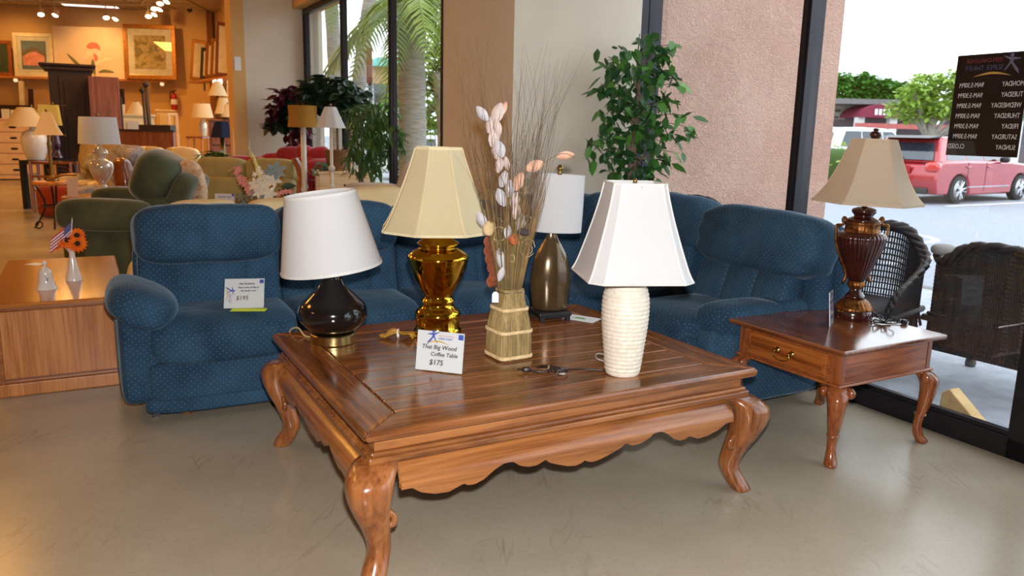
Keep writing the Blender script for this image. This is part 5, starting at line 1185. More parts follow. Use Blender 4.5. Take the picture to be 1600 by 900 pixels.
# ================================================================ the shop behind the sofas
def zat(px, py, y): return D(px, py, y).z
def xat(px, y, py=230): return D(px, py, y).x
M_cream = mat('cream_upholstery', srgb(232, 208, 160), .85, col2=srgb(220, 192, 140), ns=5, bp=.15, bs_=30)
M_green = mat('green_velour', srgb(84, 92, 66), .85, col2=srgb(56, 64, 48), ns=3, sheen=.5, bp=.1, bs_=20)
M_olive = mat('olive_upholstery', srgb(178, 160, 104), .85, col2=srgb(160, 142, 88), ns=4, bp=.12, bs_=30)
M_redf = mat('red_upholstery', srgb(168, 26, 36), .85, col2=srgb(130, 14, 24), ns=4, sheen=.4)
M_mauve = mat('mauve_grey_upholstery', srgb(196, 180, 166), .85, col2=srgb(182, 166, 152), ns=4)
M_tanf = mat('tan_upholstery', srgb(196, 164, 104), .85, col2=srgb(170, 138, 84), ns=6)
M_stripe = striped('striped_upholstery', srgb(188, 156, 98), srgb(226, 208, 160), .3, 'x', .66)
M_paisley = blotch('paisley_cloth', [srgb(160, 110, 80), srgb(206, 166, 130), srgb(222, 196, 164), srgb(180, 130, 100)], 14)
M_floral = blotch('grey_floral_cloth', [srgb(110, 104, 104), srgb(150, 140, 136), srgb(176, 166, 156), srgb(120, 112, 112)], 12)
M_cherry = wood('mid_cherry', srgb(96, 46, 20), srgb(140, 76, 38), srgb(166, 98, 54), axis=2, rough=.25, coat=.4, streak=.2)
M_dark = wood('dark_walnut', srgb(22, 12, 10), srgb(42, 24, 18), srgb(58, 34, 26), axis=2, rough=.6, streak=.2)
M_brownw = wood('red_brown_wood', srgb(86, 42, 24), srgb(124, 66, 40), srgb(146, 84, 54), axis=2, rough=.4, streak=.15)
M_pale = wood('pale_pine', srgb(196, 158, 112), srgb(220, 186, 142), srgb(232, 204, 164), axis=0, rough=.5, streak=.05)
M_creamw = mat('cream_paint', srgb(230, 212, 170), .5)
M_gold = mat('gold_frame', srgb(176, 116, 40), .4, metal=.5, col2=srgb(130, 78, 24), ns=30, bp=.3, bs_=40)
M_iron = mat('wrought_iron', (.02, .016, .014), .5, metal=.5)
M_shwarm = shade_mat('ivory_pleated_shade', srgb(238, 216, 172), .3); M_shyel = shade_mat('yellow_shade', srgb(226, 206, 110), .3); M_shgold = shade_mat('gold_drum_shade', srgb(190, 138, 62), .25); M_shnavy = shade_mat('navy_shade', srgb(32, 40, 66), .05)

# --- cream sofa, back to back with the blue one
CS = thing('cream_sofa', 'cream sofa standing back to back behind the blue sofa', 'sofa', W(0, 0), ANG)
b = MB(); b.pill((1.2, 1.25, .25), (2.2, .85, .38), 8, 8); b.build('base', M_cream, CS, smooth=True)
b = MB(); b.pill((1.26, .87, .5), (2.1, .16, .82), 10, 7); b.build('back_shell', M_cream, CS, smooth=True)
for i, (a, c, h_) in enumerate(((.2, .66, .99), (.66, 1.2, .99), (1.2, 1.72, 1.06), (1.72, 2.3, 1.03))): pad('back_cushion', ((a + c) / 2, 1.0, h_ - .23), (c - a, .24, .46), CS, M_cream, e=4.5, a=.012, sd=i, M=RY((-.04, .02, -.07, .05)[i]))
pad('seat_cushion', (.6, 1.35, .42), (1.1, .65, .18), CS, M_cream); pad('seat_cushion', (1.7, 1.35, .42), (1.1, .65, .18), CS, M_cream)
pad('side_pillow', (.07, .93, .52), (.16, .3, .3), CS, M_cream, e=3, M=RY(.18))
# --- sofa table with flowers and a card
y = 6.45; zt = zat(400, 320, y) - .01
ST = thing('console_table', 'narrow console table behind the cream sofa, carrying the silk bouquet', 'table', (xat(405, y), y, 0), .1)
b = MB(); b.box((0, 0, zt - .015), (.85, .3, .03)); b.build('table_top', M_cherry, ST, bevel=.004)
for sx in (-1, 1):
    for sy in (-1, 1): b = MB(); b.box((sx * .39, sy * .12, (zt - .03) / 2), (.04, .04, zt - .03)); b.build('leg', M_cherry, ST)
p = Vector((xat(418, y), y, zt)); BQ = thing('silk_bouquet', 'silk bouquet of white lilies and pink and blue flowers behind the sofa', 'flowers', p)
b = MB(); b.lathe([(.06, 0), (.08, .03), (.075, .06), (.07, .055), (0, .02)], 20); b.build('bowl', M_porc, BQ, smooth=True)
M_lily = mat('white_silk', srgb(238, 232, 214), .6); M_pink = mat('pink_silk', srgb(228, 150, 140), .7); M_bluefl = mat('dusty_blue_silk', srgb(140, 156, 160), .7); M_ylw = mat('yellow_green_silk', srgb(216, 206, 120), .6); M_dleaf = mat('dusty_leaf', srgb(120, 126, 100), .7); M_gleaf = mat('deep_green_leaf', srgb(48, 66, 34), .6)
def bq(px, py): q = D(px, py, y); return q - p
def bloom(px, py, r, m, n=6, tl=0, dep=0):
    b = MB(); base = leaf_shape(r, r * .5)
    for k in range(n): b.add(base.v, base.f, RZ(2 * PI * k / n) @ RY(-.35))
    o = b.build('flower', m, BQ); o.matrix_local = T(bq(px, py) + Vector((0, -.05 - dep, 0))) @ RZ(tl) @ RX(PI / 2 - .3) @ RZ(px); return o
for q in ((416, 290, .085), (430, 280, .08), (403, 288, .07), (424, 302, .075), (408, 300, .06)): bloom(q[0], q[1], q[2], M_lily, 6, (q[0] - 415) * .02)
for q in ((408, 264), (412, 270), (416, 276), (410, 280), (402, 272)): bloom(q[0], q[1], .03, M_lily, 5)
for q in ((374, 270), (378, 277), (381, 284), (386, 288), (390, 295), (377, 264), (394, 300), (385, 280), (395, 292)): bloom(q[0], q[1], .034, M_pink, 6)
for q in ((444, 300), (450, 299), (438, 303), (457, 299)): bloom(q[0], q[1], .03, M_pink, 6)
bloom(435, 267, .09, M_bluefl, 6, .3); bloom(424, 268, .06, M_bluefl, 5, -.4); bloom(398, 303, .05, M_bluefl, 5); bloom(380, 308, .045, M_dleaf, 5); bloom(412, 310, .05, M_bluefl, 5)
b = MB(); b.tube(smoothpath([bq(410, 290), bq(402, 265), bq(396, 245), bq(387, 230)]), [.016] * 5 + [.012] * 4 + [.006] * 4, 6); 
for q in ((403, 262), (398, 252), (393, 243), (405, 272)): b.pill(bq(*q), (.03, .03, .045), 4, 2)
b.build('gladiolus_spike', M_ylw, BQ, smooth=True)
b = MB(); b.tube(smoothpath([bq(378, 268), bq(370, 262), bq(362, 264), bq(358, 267)]), .002, 4)
for q in ((372, 262), (365, 262), (358, 267)): b.pill(bq(*q), (.016, .016, .016), 4, 2)
b.build('pink_spray', M_pink, BQ, smooth=True)
b = MB(); base = leaf_shape(.13, .06)
for q, a, t_ in (((438, 292), .2, .1), ((434, 297), -.2, .5)): b.add(base.v, base.f, T(bq(*q)) @ RZ(a) @ RY(t_ - .2) @ RX(1.2))
b.build('leaf', M_gleaf, BQ)
b = MB(); rnd = random.Random(8); base = leaf_shape(.06, .025)
for k in range(40): b.add(base.v, base.f, T(bq(rnd.uniform(374, 432), rnd.uniform(300, 320))) @ RZ(rnd.uniform(0, 6.3)) @ RY(rnd.uniform(-1, 1)))
o = b.build('greenery', M_dleaf, BQ); o['kind'] = 'stuff'
acrylic_sign('price_sign', 'white price card standing behind the blue sofa beside the bouquet', Vector((xat(352, y), y - .08, zt)), -.02, .16, .10, .15, [('Recliner Sofa', .02, 0, .068, .1, M_blueink), ('Love Seat', .02, 0, .04, .1, M_blueink)], None)

# --- green recliner (faces left)
y = 7.2; gx = xat(205, y + .35); GR = thing('green_recliner', 'dark green velour recliner facing left behind the oak cabinet', 'recliner', (gx, y + .35, 0), .12)
sx_ = lambda px: xat(px, y, 300) - gx
za = zat(150, 312, y)
pad('armrest', ((sx_(95) + sx_(218)) / 2, -.38, za - .13), (sx_(218) - sx_(95) + .1, .24, .3), GR, M_green, e=3.6, a=.015)
pad('armrest', ((sx_(92) + sx_(218)) / 2, .42, za - .07), (sx_(218) - sx_(92) + .06, .24, .28), GR, M_green, e=3.6, a=.015, sd=4)
b = MB(); b.pill(((sx_(92) + sx_(235)) / 2, -.33, (za - .2) / 2), (sx_(235) - sx_(92), .18, za - .16), 8, 8); b.build('arm_panel', M_green, GR, smooth=True)
b = MB(); b.pill(((sx_(92) + sx_(235)) / 2, .37, (za - .2) / 2), (sx_(235) - sx_(92), .18, za - .16), 8, 8); b.build('arm_panel', M_green, GR, smooth=True)
b = MB(); b.pill((sx_(160), 0, .28), (.8, .66, .44), 8, 7); b.build('seat', M_green, GR, smooth=True)
pad('head_cushion', (xat(250, y + .37, 283) - gx, .02, zat(262, 283, y)), (.42, .74, .52), GR, M_green, e=3.2, M=RY(.5), a=.02, f=4)
pad('back_shell', (xat(284, y + .38, 300) - gx, .03, zat(284, 305, y) - .1), (.2, .7, .62), GR, M_green, e=5, M=RY(.45), a=.01)
pad('lower_back', (sx_(225), 0, .55), (.34, .7, .5), GR, M_green, e=5, M=RY(.4))
# --- small lamp table with the pearl lamp and a card
y = 8.7; zt = zat(160, 306, y); tx = xat(158, y)
LT = thing('lamp_table', 'cherry lamp table under the pearl white lamp', 'table', (tx, y, 0), .2)
b = MB(); b.lathe([(0, zt - .035), (.42, zt - .035), (.43, zt - .02), (.42, zt), (0, zt)], 36); b.build('table_top', M_cherry, LT, auto=True)
for k in range(4): a = k * PI / 2 + .6; b = MB(); b.tube(smoothpath([(.32 * math.cos(a), .32 * math.sin(a), zt - .03), (.34 * math.cos(a), .34 * math.sin(a), .3), (.37 * math.cos(a), .37 * math.sin(a), 0)]), .022, 8); b.build('leg', M_cherry, LT, smooth=True)
def plamp(label, px, yy, body, shade, m_body, m_shade, n=32, ng=None, name='table_lamp', zbase=None, sy=1.0, tilt=0, base_disc=False, finial=True, sh_dx=0, cat='lamp', group=None):
    """lamp built from pixel silhouettes at depth yy; base rests at the last body row or zbase"""
    z0 = zat(px, body[0][1], yy) if zbase is None else zbase
    t = thing(name, label, cat, (xat(px, yy, body[0][1]), yy, z0), 0, group)
    q = pprof(body, px, yy, z0); q = [(r, max(0, z)) for r, z in q]; q[0] = (q[0][0], 0)
    b = MB(); b.lathe(densify(q, 4), n); b.build('body', m_body, t, smooth=True)
    s_ = pprof(shade, px, yy, z0); f = ngon(ng, .3) if ng else None
    sh = shell(densify(s_, 3), 48, .004, fn=f).build('lamp_shade', m_shade, t, loc=(S(sh_dx, yy), 0, 0)); sh.rotation_euler = (0, tilt, 0)
    b = MB(); b.tube([(0, 0, q[-1][1] - .02), (0, 0, s_[-1][1])], .006, 6)
    for k in range(3): a = k * 2.1; b.tube([(0, 0, s_[-1][1] - .01), (s_[-1][0] * math.cos(a), s_[-1][0] * math.sin(a), s_[-1][1] - .004)], .003, 4)
    if finial: b.lathe([(.01, 0), (.018, .02), (.01, .04), (0, .05)], 10, (0, 0, s_[-1][1]))
    b.build('shade_harp', M_brassdull, t, smooth=True)
    return t
M_pearl = mat('pearl_glaze', srgb(226, 214, 196), .12, metal=.35, col2=srgb(206, 190, 170), coat=1.0)
plamp('pearl white gourd lamp with white drum shade behind the green recliner', 162, y, [(15, 306), (14.5, 300), (12, 295), (6, 290), (6, 286), (12, 278), (17, 266), (17, 257), (13, 251), (7, 248), (9, 243), (11, 239), (8, 233), (4, 229), (3, 225)], [(30, 225), (28.5, 204), (26.5, 183)], M_pearl, M_shw, zbase=zt)
b = MB(); b.box((0, 0, .1), (.11, .006, .2), M=RX(-.12)); tag(b.build('info_card', mat('pink_card', srgb(232, 206, 190), .7), None, (xat(124, y), y - .2, zt + .001), .1), 'upright pinkish card at the left of the pearl lamp', 'card')
# --- patterned chair with leather roll arm
y = 9.75; c = xat(190, y); CH = thing('patterned_armchair', 'grey floral armchair with brown leather roll behind the pearl lamp', 'armchair', (c, y, 0), -.1)
sx_ = lambda px: xat(px, y, 280) - c
pad('seat', (sx_(180), -.2, .3), (.8, .75, .4), CH, M_floral, e=6)
pad('backrest', (sx_(186), .2, zat(190, 262, y) - .1), (S(56, y), .26, .75), CH, M_floral, e=4, a=.02)
pad('backrest_wing', (sx_(206), .05, zat(206, 244, y)), (.2, .3, .2), CH, M_floral, e=2.5)
M_leather = mat('brown_leather', srgb(150, 82, 36), .3, col2=srgb(112, 56, 22), ns=8, coat=.4)
pad('leather_roll', (xat(202, y - .45, 280) - c, -.45, zat(200, 276, y)), (.2, .22, .5), CH, M_leather, e=3, M=RY(-.1), a=.01)
pad('armrest', (xat(140, y - .2, 280) - c, -.2, .58), (.2, .6, .2), CH, M_floral, e=3.5)
b = MB(); b.tube(smoothpath([(sx_(118), -.5, zat(118, 278, y)), (sx_(132), -.45, zat(132, 271, y)), (sx_(150), -.4, zat(150, 271, y))]), .03, 8, sq=.5); b.build('wood_arm_cap', M_cherry, CH, smooth=True)
pad('scatter_pillow', (sx_(137), .05, zat(137, 254, y)), (.16, .1, .2), CH, mat('leafy_print', srgb(212, 200, 170), .85, col2=srgb(130, 124, 96), ns=14), e=2.5, M=RY(.4))
# --- tan sofa and striped sofa further back
def plain_sofa(label, name, x0, x1, y, top, m, m2, ncush=2, arm=.2, d=.9, cush_h=.45, rz=0, armtop=.62):
    a, c = xat(x0, y, top), xat(x1, y, top); w = c - a; t = thing(name, label, 'sofa', ((a + c) / 2, y, 0), rz); zt = zat((x0 + x1) / 2, top, y)
    b = MB(); b.pill((0, .1 - d / 2, .24), (w, d, .36), 8, 8); b.build('base', m, t, smooth=True)
    b = MB(); b.pill((0, .02, zt / 2 - .05), (w, .22, zt - .06), 8, 7); b.build('back_shell', m, t, smooth=True)
    cw_ = (w - 2 * arm) / ncush
    for i in range(ncush):
        cx = -w / 2 + arm + cw_ * (i + .5); pad('seat_cushion', (cx, -.42, .45), (cw_, .7, .18), t, m, sd=i); pad('back_cushion', (cx, -.13, zt - cush_h / 2), (cw_ + .01, .26, cush_h), t, m2, e=4.2, M=RX(-.12), sd=i + 3)
    for sg in (-1, 1):
        if arm > .05: pad('armrest', (sg * (w / 2 - arm / 2), .08 - d / 2, armtop - .1), (arm + .06, d - .04, .24), t, m, e=3.4); pad('arm_panel', (sg * (w / 2 - arm / 2), .08 - d / 2, armtop / 2 - .05), (arm, d - .1, armtop - .1), t, m, e=8)
    return t
plain_sofa('tan sofa with fringed cushion behind the pearl lamp', 'tan_sofa', 122, 207, 12.75, 222, M_stripe, M_tanf, 2, .12)
plain_sofa('tan and cream striped sofa below the brown headboard', 'striped_sofa', 206, 320, 11.9, 229, M_stripe, M_stripe, 2, .05)
_y = 11.3; pad('throw_pillow', (xat(288, _y), _y, zat(288, 246, _y)), (S(46, _y), .14, .3), None, M_cream, e=2.6, M=RY(.1)); tag(bpy.data.objects['throw_pillow'], 'peach throw pillow lying on the striped sofa', 'pillow')
plain_sofa('olive sofa with brown print just behind the green recliner', 'olive_print_sofa', 212, 318, 11.0, 256, M_olive, blotch('brown_print', [srgb(90, 56, 34), srgb(150, 122, 76), srgb(176, 150, 100)], 5), 2, .08)
# --- olive loveseat with carved arm
y = 8.8; OL = plain_sofa('olive loveseat with a carved wood arm behind the bouquet', 'olive_loveseat', 312, 472, y, 246, M_olive, M_olive, 2, .04, cush_h=.26)
for i, (a, c) in enumerate(((320, 392), (392, 468))):
    cx = (xat(a, y) + xat(c, y)) / 2 - OL.location.x; pad('lower_back_pad', (cx, -.22, zat(390, 298, y)), (S(c - a, y), .26, .34), OL, M_olive, e=4.5, sd=i)
b = MB(); b.tube(smoothpath([(xat(468, y) - OL.location.x, -.2, zat(468, 248, y)), (xat(477, y) - OL.location.x, -.25, zat(477, 262, y)), (xat(484, y) - OL.location.x, -.35, zat(484, 285, y)), (xat(490, y) - OL.location.x, -.5, zat(490, 300, y)), (xat(506, y) - OL.location.x, -.7, zat(506, 304, y)), (xat(512, y) - OL.location.x, -.8, .5), (xat(508, y) - OL.location.x, -.75, 0)]), [.05] * 8 + [.07] * 5 + [.06] * 6 + [.04] * 6, 10, sq=.6); b.build('carved_arm', M_cherry, OL, smooth=True)
_y = 7.85; pad('paisley_pillow', (xat(316, _y), _y - .3, zat(316, 285, _y)), (S(40, _y), .16, .46), None, M_paisley, e=2.8, M=RY(-.15)); tag(bpy.data.objects['paisley_pillow'], 'paisley pillow propped at the left end of the olive loveseat', 'pillow')
# --- red sofa against the white wall
y = 9.6; RS = plain_sofa('red velvet sofa with loose pillows in front of the white wall', 'red_sofa', 398, 548, y, 229, M_redf, M_redf, 1, .3, armtop=.78, cush_h=.4, d=.7)
for i, (px, py, w_, h_, a) in enumerate(((492, 237, 30, 22, .3), (512, 240, 36, 24, -.3), (500, 253, 40, 22, .1))): pad('loose_pillow', (xat(px, y) - RS.location.x, -.45 - .04 * i, zat(px, py, y)), (S(w_, y), .18, S(h_, y)), RS, M_redf, e=2.5, M=RY(a), sd=i)
pad('rolled_arm', (xat(520, y) - RS.location.x, -.55, zat(520, 258, y)), (S(46, y), .3, .2), RS, M_redf, e=2.6)
_y = 9.15; b = MB(); b.pill((0, 0, 0), (.45, .3, .3), 8, 5); o = b.build('red_ottoman', M_redf, None, (xat(382, _y), _y, zat(382, 243, _y) - .15), 0, smooth=True); tag(o, 'top of a red seat peeking over the olive loveseat', 'seat')
b = MB(); b.box((0, 0, -.5), (.4, .26, .78)); b.build('seat_base', M_redf, o)
# --- mauve armchair
y = 7.0; MC = thing('mauve_armchair', 'mauve grey armchair between the weeping fig and the brass lamp shade', 'armchair', (xat(600, y), y, 0), -.2)
sx_ = lambda px: xat(px, y, 290) - MC.location.x
pad('armrest', (sx_(590), -.1, zat(590, 290, y) - .04), (S(86, y), .2, .14), MC, M_mauve, e=4); pad('arm_panel', (sx_(590), -.1, .35), (S(80, y), .16, .66), MC, M_mauve, e=8); pad('seat', (sx_(595), .3, .36), (.6, .7, .3), MC, M_mauve, e=6)
pad('backrest', (sx_(640), .2, zat(640, 290, y) - .1), (.24, .7, .66), MC, M_mauve, e=4, M=RY(.25))
# --- nightstand
y = 8.3; zt = zat(520, 268, y); NS = thing('nightstand', 'pale pine chest with round knob behind the olive loveseat', 'chest', (xat(530, y), y + .2, 0), .25)
b = MB(); b.box((0, 0, zt - .015), (.62, .42, .03)); b.build('top', M_pale, NS, bevel=.006)
b = MB(); b.box((0, 0, zt / 2 - .02), (.58, .38, zt - .05)); b.build('body', M_pale, NS)
for k in range(3):
    b = MB(); b.box((0, -.195, zt - .14 - k * .26), (.52, .02, .22)); d_ = b.build('drawer', M_pale, NS, bevel=.004); b = MB(); b.lathe([(0, 0), (.008, 0), (.012, .02), (0, .025)], 10, (0, -.205, zt - .14 - k * .26), M=RX(PI / 2)); b.build('knob', M_iron, d_, smooth=True)
b = MB(); b.box((-.296, 0, zt - .16), (.012, .34, .24)); b.build('side_drawer', M_oak, NS, bevel=.003); b = MB(); b.lathe([(0, 0), (.012, 0), (.014, .02), (0, .025)], 10, (-.302, 0, zt - .16), M=RY(-PI / 2)); b.build('knob', M_iron, NS, smooth=True)
# --- indoor plants
M_burg = leaf_mat('burgundy_leaf', srgb(96, 24, 40), srgb(58, 18, 30), .15); M_dkgr = leaf_mat('dark_green_leaf', srgb(66, 92, 50), srgb(26, 46, 34), .15); M_wfig = leaf_mat('weeping_fig_leaf', srgb(80, 116, 56), srgb(28, 60, 34), .2)
def px_plant(name, label, px, y, stem, blobs, n, L, w, m, pot=True, seed=1, zb=0.0, droop=0.3, pm=None):
    x0 = xat(px, y, 260); t = thing(name, label, 'plant', (x0, y, zb))
    if pot: b = MB(); b.lathe([(0, 0), (.11, 0), (.14, .22), (.12, .22), (0, .18)], 20); b.build('pot', pm or M_blackmatte, t)
    b = MB()
    for st in stem: b.tube(smoothpath([(0, 0, .15 if pot else 0)] + [(xat(a, y, c_) - x0, 0, zat(a, c_, y) - zb) for a, c_ in st]), .015, 6)
    b.build('stem', M_ftrunk, t, smooth=True)
    for j, (mm, bl) in enumerate(((m, blobs),) if not isinstance(m, (list, tuple)) else zip(m, blobs)):
        foliage('foliage', mm, t, [((xat(a, y, c_) - x0, random.uniform(-.1, .1), zat(a, c_, y) - zb), (S(rx, y), S(rx, y) * .7, S(ry, y))) for a, c_, rx, ry in bl], n, L, w, seed + j, droop)
    return t
px_plant('burgundy_ficus', 'burgundy and green leafed artificial tree in front of the white wall', 455, 9.75, [[(455, 225), (450, 175)]], ([(450, 150, 26, 16), (440, 165, 20, 18), (462, 215, 18, 16), (422, 180, 8, 12), (470, 195, 12, 14)], [(445, 180, 24, 18), (465, 165, 18, 20), (430, 195, 14, 10)]), 300, .14, .07, [M_burg, M_dkgr], seed=3)
y = 8.35; zt_ns = zat(520, 268, 8.3)
px_plant('topiary_tree', 'dark green leafy tree in a basket on the pale pine chest', 528, y + .15, [[(528, 240), (527, 200), (524, 160)]], [(490, 145, 18, 18), (510, 130, 22, 14), (545, 140, 22, 18), (562, 150, 14, 14), (480, 125, 10, 10), (530, 155, 26, 18), (505, 165, 16, 10)], 520, .13, .075, M_dkgr, seed=5, zb=zt_ns, pm=mat('wicker_basket', srgb(120, 80, 44), .8))
px_plant('ivy_plant', 'small trailing ivy on the pale pine chest', 503, y, [[(503, 262)]], [(503, 258, 10, 7), (496, 262, 5, 6)], 24, .07, .06, mat('ivy_leaf', srgb(96, 120, 90), .6), pot=False, seed=6, zb=zt_ns)
px_plant('weeping_fig', 'weeping fig with slender drooping leaves in front of the left windows', 562, 7.55, [[(562, 260), (558, 220), (560, 180)], [(566, 250), (566, 200), (572, 165)]], [(570, 185, 26, 26), (600, 175, 24, 20), (605, 205, 28, 28), (575, 220, 30, 26), (615, 225, 16, 22), (560, 250, 20, 20), (590, 250, 22, 24), (550, 185, 12, 16), (580, 262, 12, 18)], 900, .105, .032, M_wfig, seed=7, droop=.7)
px_plant('fern', 'low green fern behind the olive loveseat', 338, 10.3, [[(338, 246)]], [(325, 243, 10, 5), (345, 243, 14, 6)], 110, .14, .05, M_wfig, seed=9)
# --- floor lamps
def floor_lamp(label, px, y, pole, shade, m_pole, m_shade, r=.018, ng=None, deco=True):
    x0 = xat(px, y, 250); t = thing('floor_lamp', label, 'lamp', (x0, y, 0))
    b = MB(); b.lathe([(.14, 0), (.15, .015), (.05, .035), (r, .05)], 28); b.build('base', m_pole, t, smooth=True)
    zs = zat(px, shade[0][1], y); b = MB(); b.tube([(0, 0, .04), (0, 0, zs + .05)], r, 10)
    if deco: b.lathe([(r, -.03), (r * 2, -.01), (r * 2.2, .01), (r, .03)], 14, (0, 0, zs - .35)); b.lathe([(r, -.03), (r * 1.8, 0), (r, .03)], 14, (0, 0, zat(px, 292, y)))
    b.build('pole', m_pole, t, smooth=True)
    s_ = pprof(shade, px, y, 0); sh = shell(densify(s_, 3), 48, .004, fn=ngon(ng, .2) if ng else None).build('lamp_shade', m_shade, t)
    b = MB(); b.tube([(0, 0, zs), (0, 0, s_[-1][1])], .006, 6); b.lathe([(.008, 0), (.014, .015), (0, .03)], 8, (0, 0, s_[-1][1]))
    for k in range(3): a = k * 2.1; b.tube([(0, 0, s_[-1][1] - .01), (s_[-1][0] * math.cos(a), s_[-1][0] * math.sin(a), s_[-1][1] - .004)], .003, 4)
    b.build('shade_harp', M_brassdull, t); return t
M_polew = mat('white_pole_enamel', srgb(226, 220, 206), .35)
floor_lamp('white floor lamp with gold waisted drum shade beside the red sofa', 475, 8.3, None, [(23.5, 199), (21.5, 182), (22.5, 165)], M_polew, M_shgold, .028, deco=False)
floor_lamp('white floor lamp with ivory panelled bell shade behind the olive loveseat', 518, 6.95, None, [(25, 200), (18, 186), (11, 170), (9, 167)], M_polew, M_shw, .014, 8)
floor_lamp('brass floor lamp with tan bell shade half hidden by the weeping fig', 547, 9.0, None, [(15, 200), (11, 184), (8, 169)], M_brassdull, M_shwarm, .014, 6)
# ---------------------------------------------------------------- far left group
y = 10.75; zt = zat(82, 283, y); x0 = xat(84, y, 290); IT = thing('iron_table', 'small wrought iron table with wood top under the brass candlestick lamp', 'table', (x0, y, 0))
b = MB(); b.lathe([(0, zt - .05), (.25, zt - .05), (.26, zt - .03), (.25, zt), (0, zt)], 30); b.build('table_top', M_oak, IT, auto=True)
for k in range(4): a = k * PI / 2 + .4; b = MB(); b.tube(smoothpath([(.22 * math.cos(a), .22 * math.sin(a), zt - .05), (.12 * math.cos(a), .12 * math.sin(a), zt * .5), (.24 * math.cos(a), .24 * math.sin(a), .04), (.28 * math.cos(a), .28 * math.sin(a), .0)]), .013, 6); b.build('leg', M_iron, IT, smooth=True)
b = MB(); b.lathe([(.045, -.008), (.055, 0), (.045, .008), (.035, 0), (.045, -.008)], 20, (-.1, -.25, .06), M=RX(1.3), cap=False); b.lathe([(.17, zt * .45), (.18, zt * .45 + .01), (.17, zt * .45 + .02)], 24, cap=False); b.build('iron_ring', M_iron, IT)
plamp('brass candlestick lamp with ivory square bell shade on the iron table', 82, y, [(9, 283), (8, 279), (4, 276), (2.6, 270), (2.6, 240), (3.4, 226), (2.4, 220), (2, 212)], [(28.5, 211), (20, 198), (13, 184), (9.5, 175)], M_brassdull, M_shwarm, ng=4, zbase=zt)
y = 11.75; b = MB(); b.pill((0, 0, 0), (S(70, y), .5, zat(80, 290, y)), 10, 6); o = b.build('rust_ottoman', mat('rust_velvet', srgb(164, 52, 14), .85, col2=srgb(120, 34, 8), ns=3, sheen=.4), None, (xat(81, y), y + .22, zat(80, 290, y) / 2), 0, smooth=True); tag(o, 'rust orange velvet ottoman behind the wrought iron table', 'ottoman')
y = 13.0; zt = zat(70, 251, y); x0 = xat(72, y); BT = thing('black_table', 'black square legged table carrying the ginger jar lamp', 'table', (x0, y + .35, 0))
b = MB(); b.box((0, 0, zt - .03), (S(86, y), .75, .06)); b.build('table_top', M_blackmatte, BT)
for sx in (-1, 1):
    for sy in (-1, 1): b = MB(); b.box((sx * (S(43, y) - .04), sy * .335, (zt - .06) / 2), (.08, .08, zt - .06)); b.build('leg', M_blackmatte, BT)
plamp('white ginger jar lamp with ivory cone shade on the black table', 57, y + .2, [(12, 250), (14, 244), (18, 230), (18.5, 215), (14, 206), (7, 203), (5, 198)], [(31, 198), (19, 180), (11, 168)], M_porc, M_shwarm, zbase=zt, sh_dx=-10)
plamp('purple glazed lamp with yellow square shade on the black table', 90, y + .45, [(9, 250), (10, 245), (6, 236), (8, 225), (6, 212), (4, 200)], [(24, 196), (22, 180), (20, 164)], mat('purple_glaze', srgb(50, 16, 48), .15, coat=1), M_shyel, ng=4, zbase=zt, sh_dx=-7)
y = 12.55; zt = zat(82, 252, y); x0 = xat(82, y); RT = thing('rattan_shelf', 'brown open rattan shelf unit behind the candlestick lamp', 'shelf', (x0, y, 0))
for sx in (-1, 1):
    for sy in (-1, 1): b = MB(); b.tube([(sx * S(31, y), sy * .1, 0), (sx * S(31, y), sy * .1, zt)], .025, 6); b.build('post', M_cherry, RT)
for k in range(3): b = MB(); b.box((0, 0, zt - .02 - k * .22), (S(62, y), .24, .03)); b.build('shelf_board', M_cherry, RT)
for k in range(3): b = MB(); b.lathe([(.17 - .02 * k, -.008), (.18 - .02 * k, 0), (.17 - .02 * k, .008)], 22, (.14, -.13, zt - .13 - .05 * k), M=RX(PI / 2) @ Matrix.Scale(1, 4), cap=False, sy=.35); b.build('rattan_loop', M_cherry, RT)
y = 13.3; b = MB(); b.lathe([(.1, 0), (.11, .3), (.11, .55), (.09, .58), (0, .58)], 20); tag(b.build('pale_bin', M_creamw, None, (xat(46, y), y + .0, 0), 0, smooth=True), 'pale cylindrical bin under the black table', 'bin')
# tall chest
def chest(name, label, x0, x1, top, y, m, rows, d=.5, pulls=M_iron, cat='chest', z0=0, base=True, cols=1):
    a, c = xat(x0, y, top), xat(x1, y, top); w = c - a; zt = zat((x0 + x1) / 2, top, y); t = thing(name, label, cat, ((a + c) / 2, y + d / 2, z0), .35); h = zt - z0
    b = MB(); b.box((0, 0, h / 2), (w - .04, d - .03, h - .05)); b.build('body', m, t); b = MB(); b.box((0, -.01, h - .02), (w + .03, d + .03, .04)); b.build('top', m, t, bevel=.01)
    rh = (h - .2) / rows
    for k in range(rows):
        for q in range(cols):
            cx = -w / 2 + w * (q + .5) / cols; zc = .12 + rh * (k + .5)
            b = MB(); b.box((cx, -d / 2, zc), (w / cols - .12, .05, rh - .04)); dd = b.build('drawer', m, t, bevel=.012); b = MB(); b.pill((cx, -d / 2 - .035, zc), (.16, .03, .05), 4, 2.5); b.build('pull', pulls, dd, smooth=True)
    if base:
        for sx in (-1, 1): b = MB(); b.box((sx * (w / 2 - .07), -d / 2 + .06, .05), (.14, .12, .1)); b.build('foot', m, t)
    return t
chest('tall_dresser', 'pale whitewashed tall dresser at the far left by the back wall', -22, 47, 185, 19.5, mat('whitewashed_wood', srgb(232, 202, 168), .6, col2=srgb(222, 190, 152)), 5)
y = 20.2; b = MB(); b.box((0, 0, .9), (S(62, y), .08, 1.9)); tag(b.build('dark_headboard', M_dark, None, (xat(18, y), y, zat(18, 164, y) - 1.85), 0), 'dark headboard standing behind the tall dresser', 'headboard')
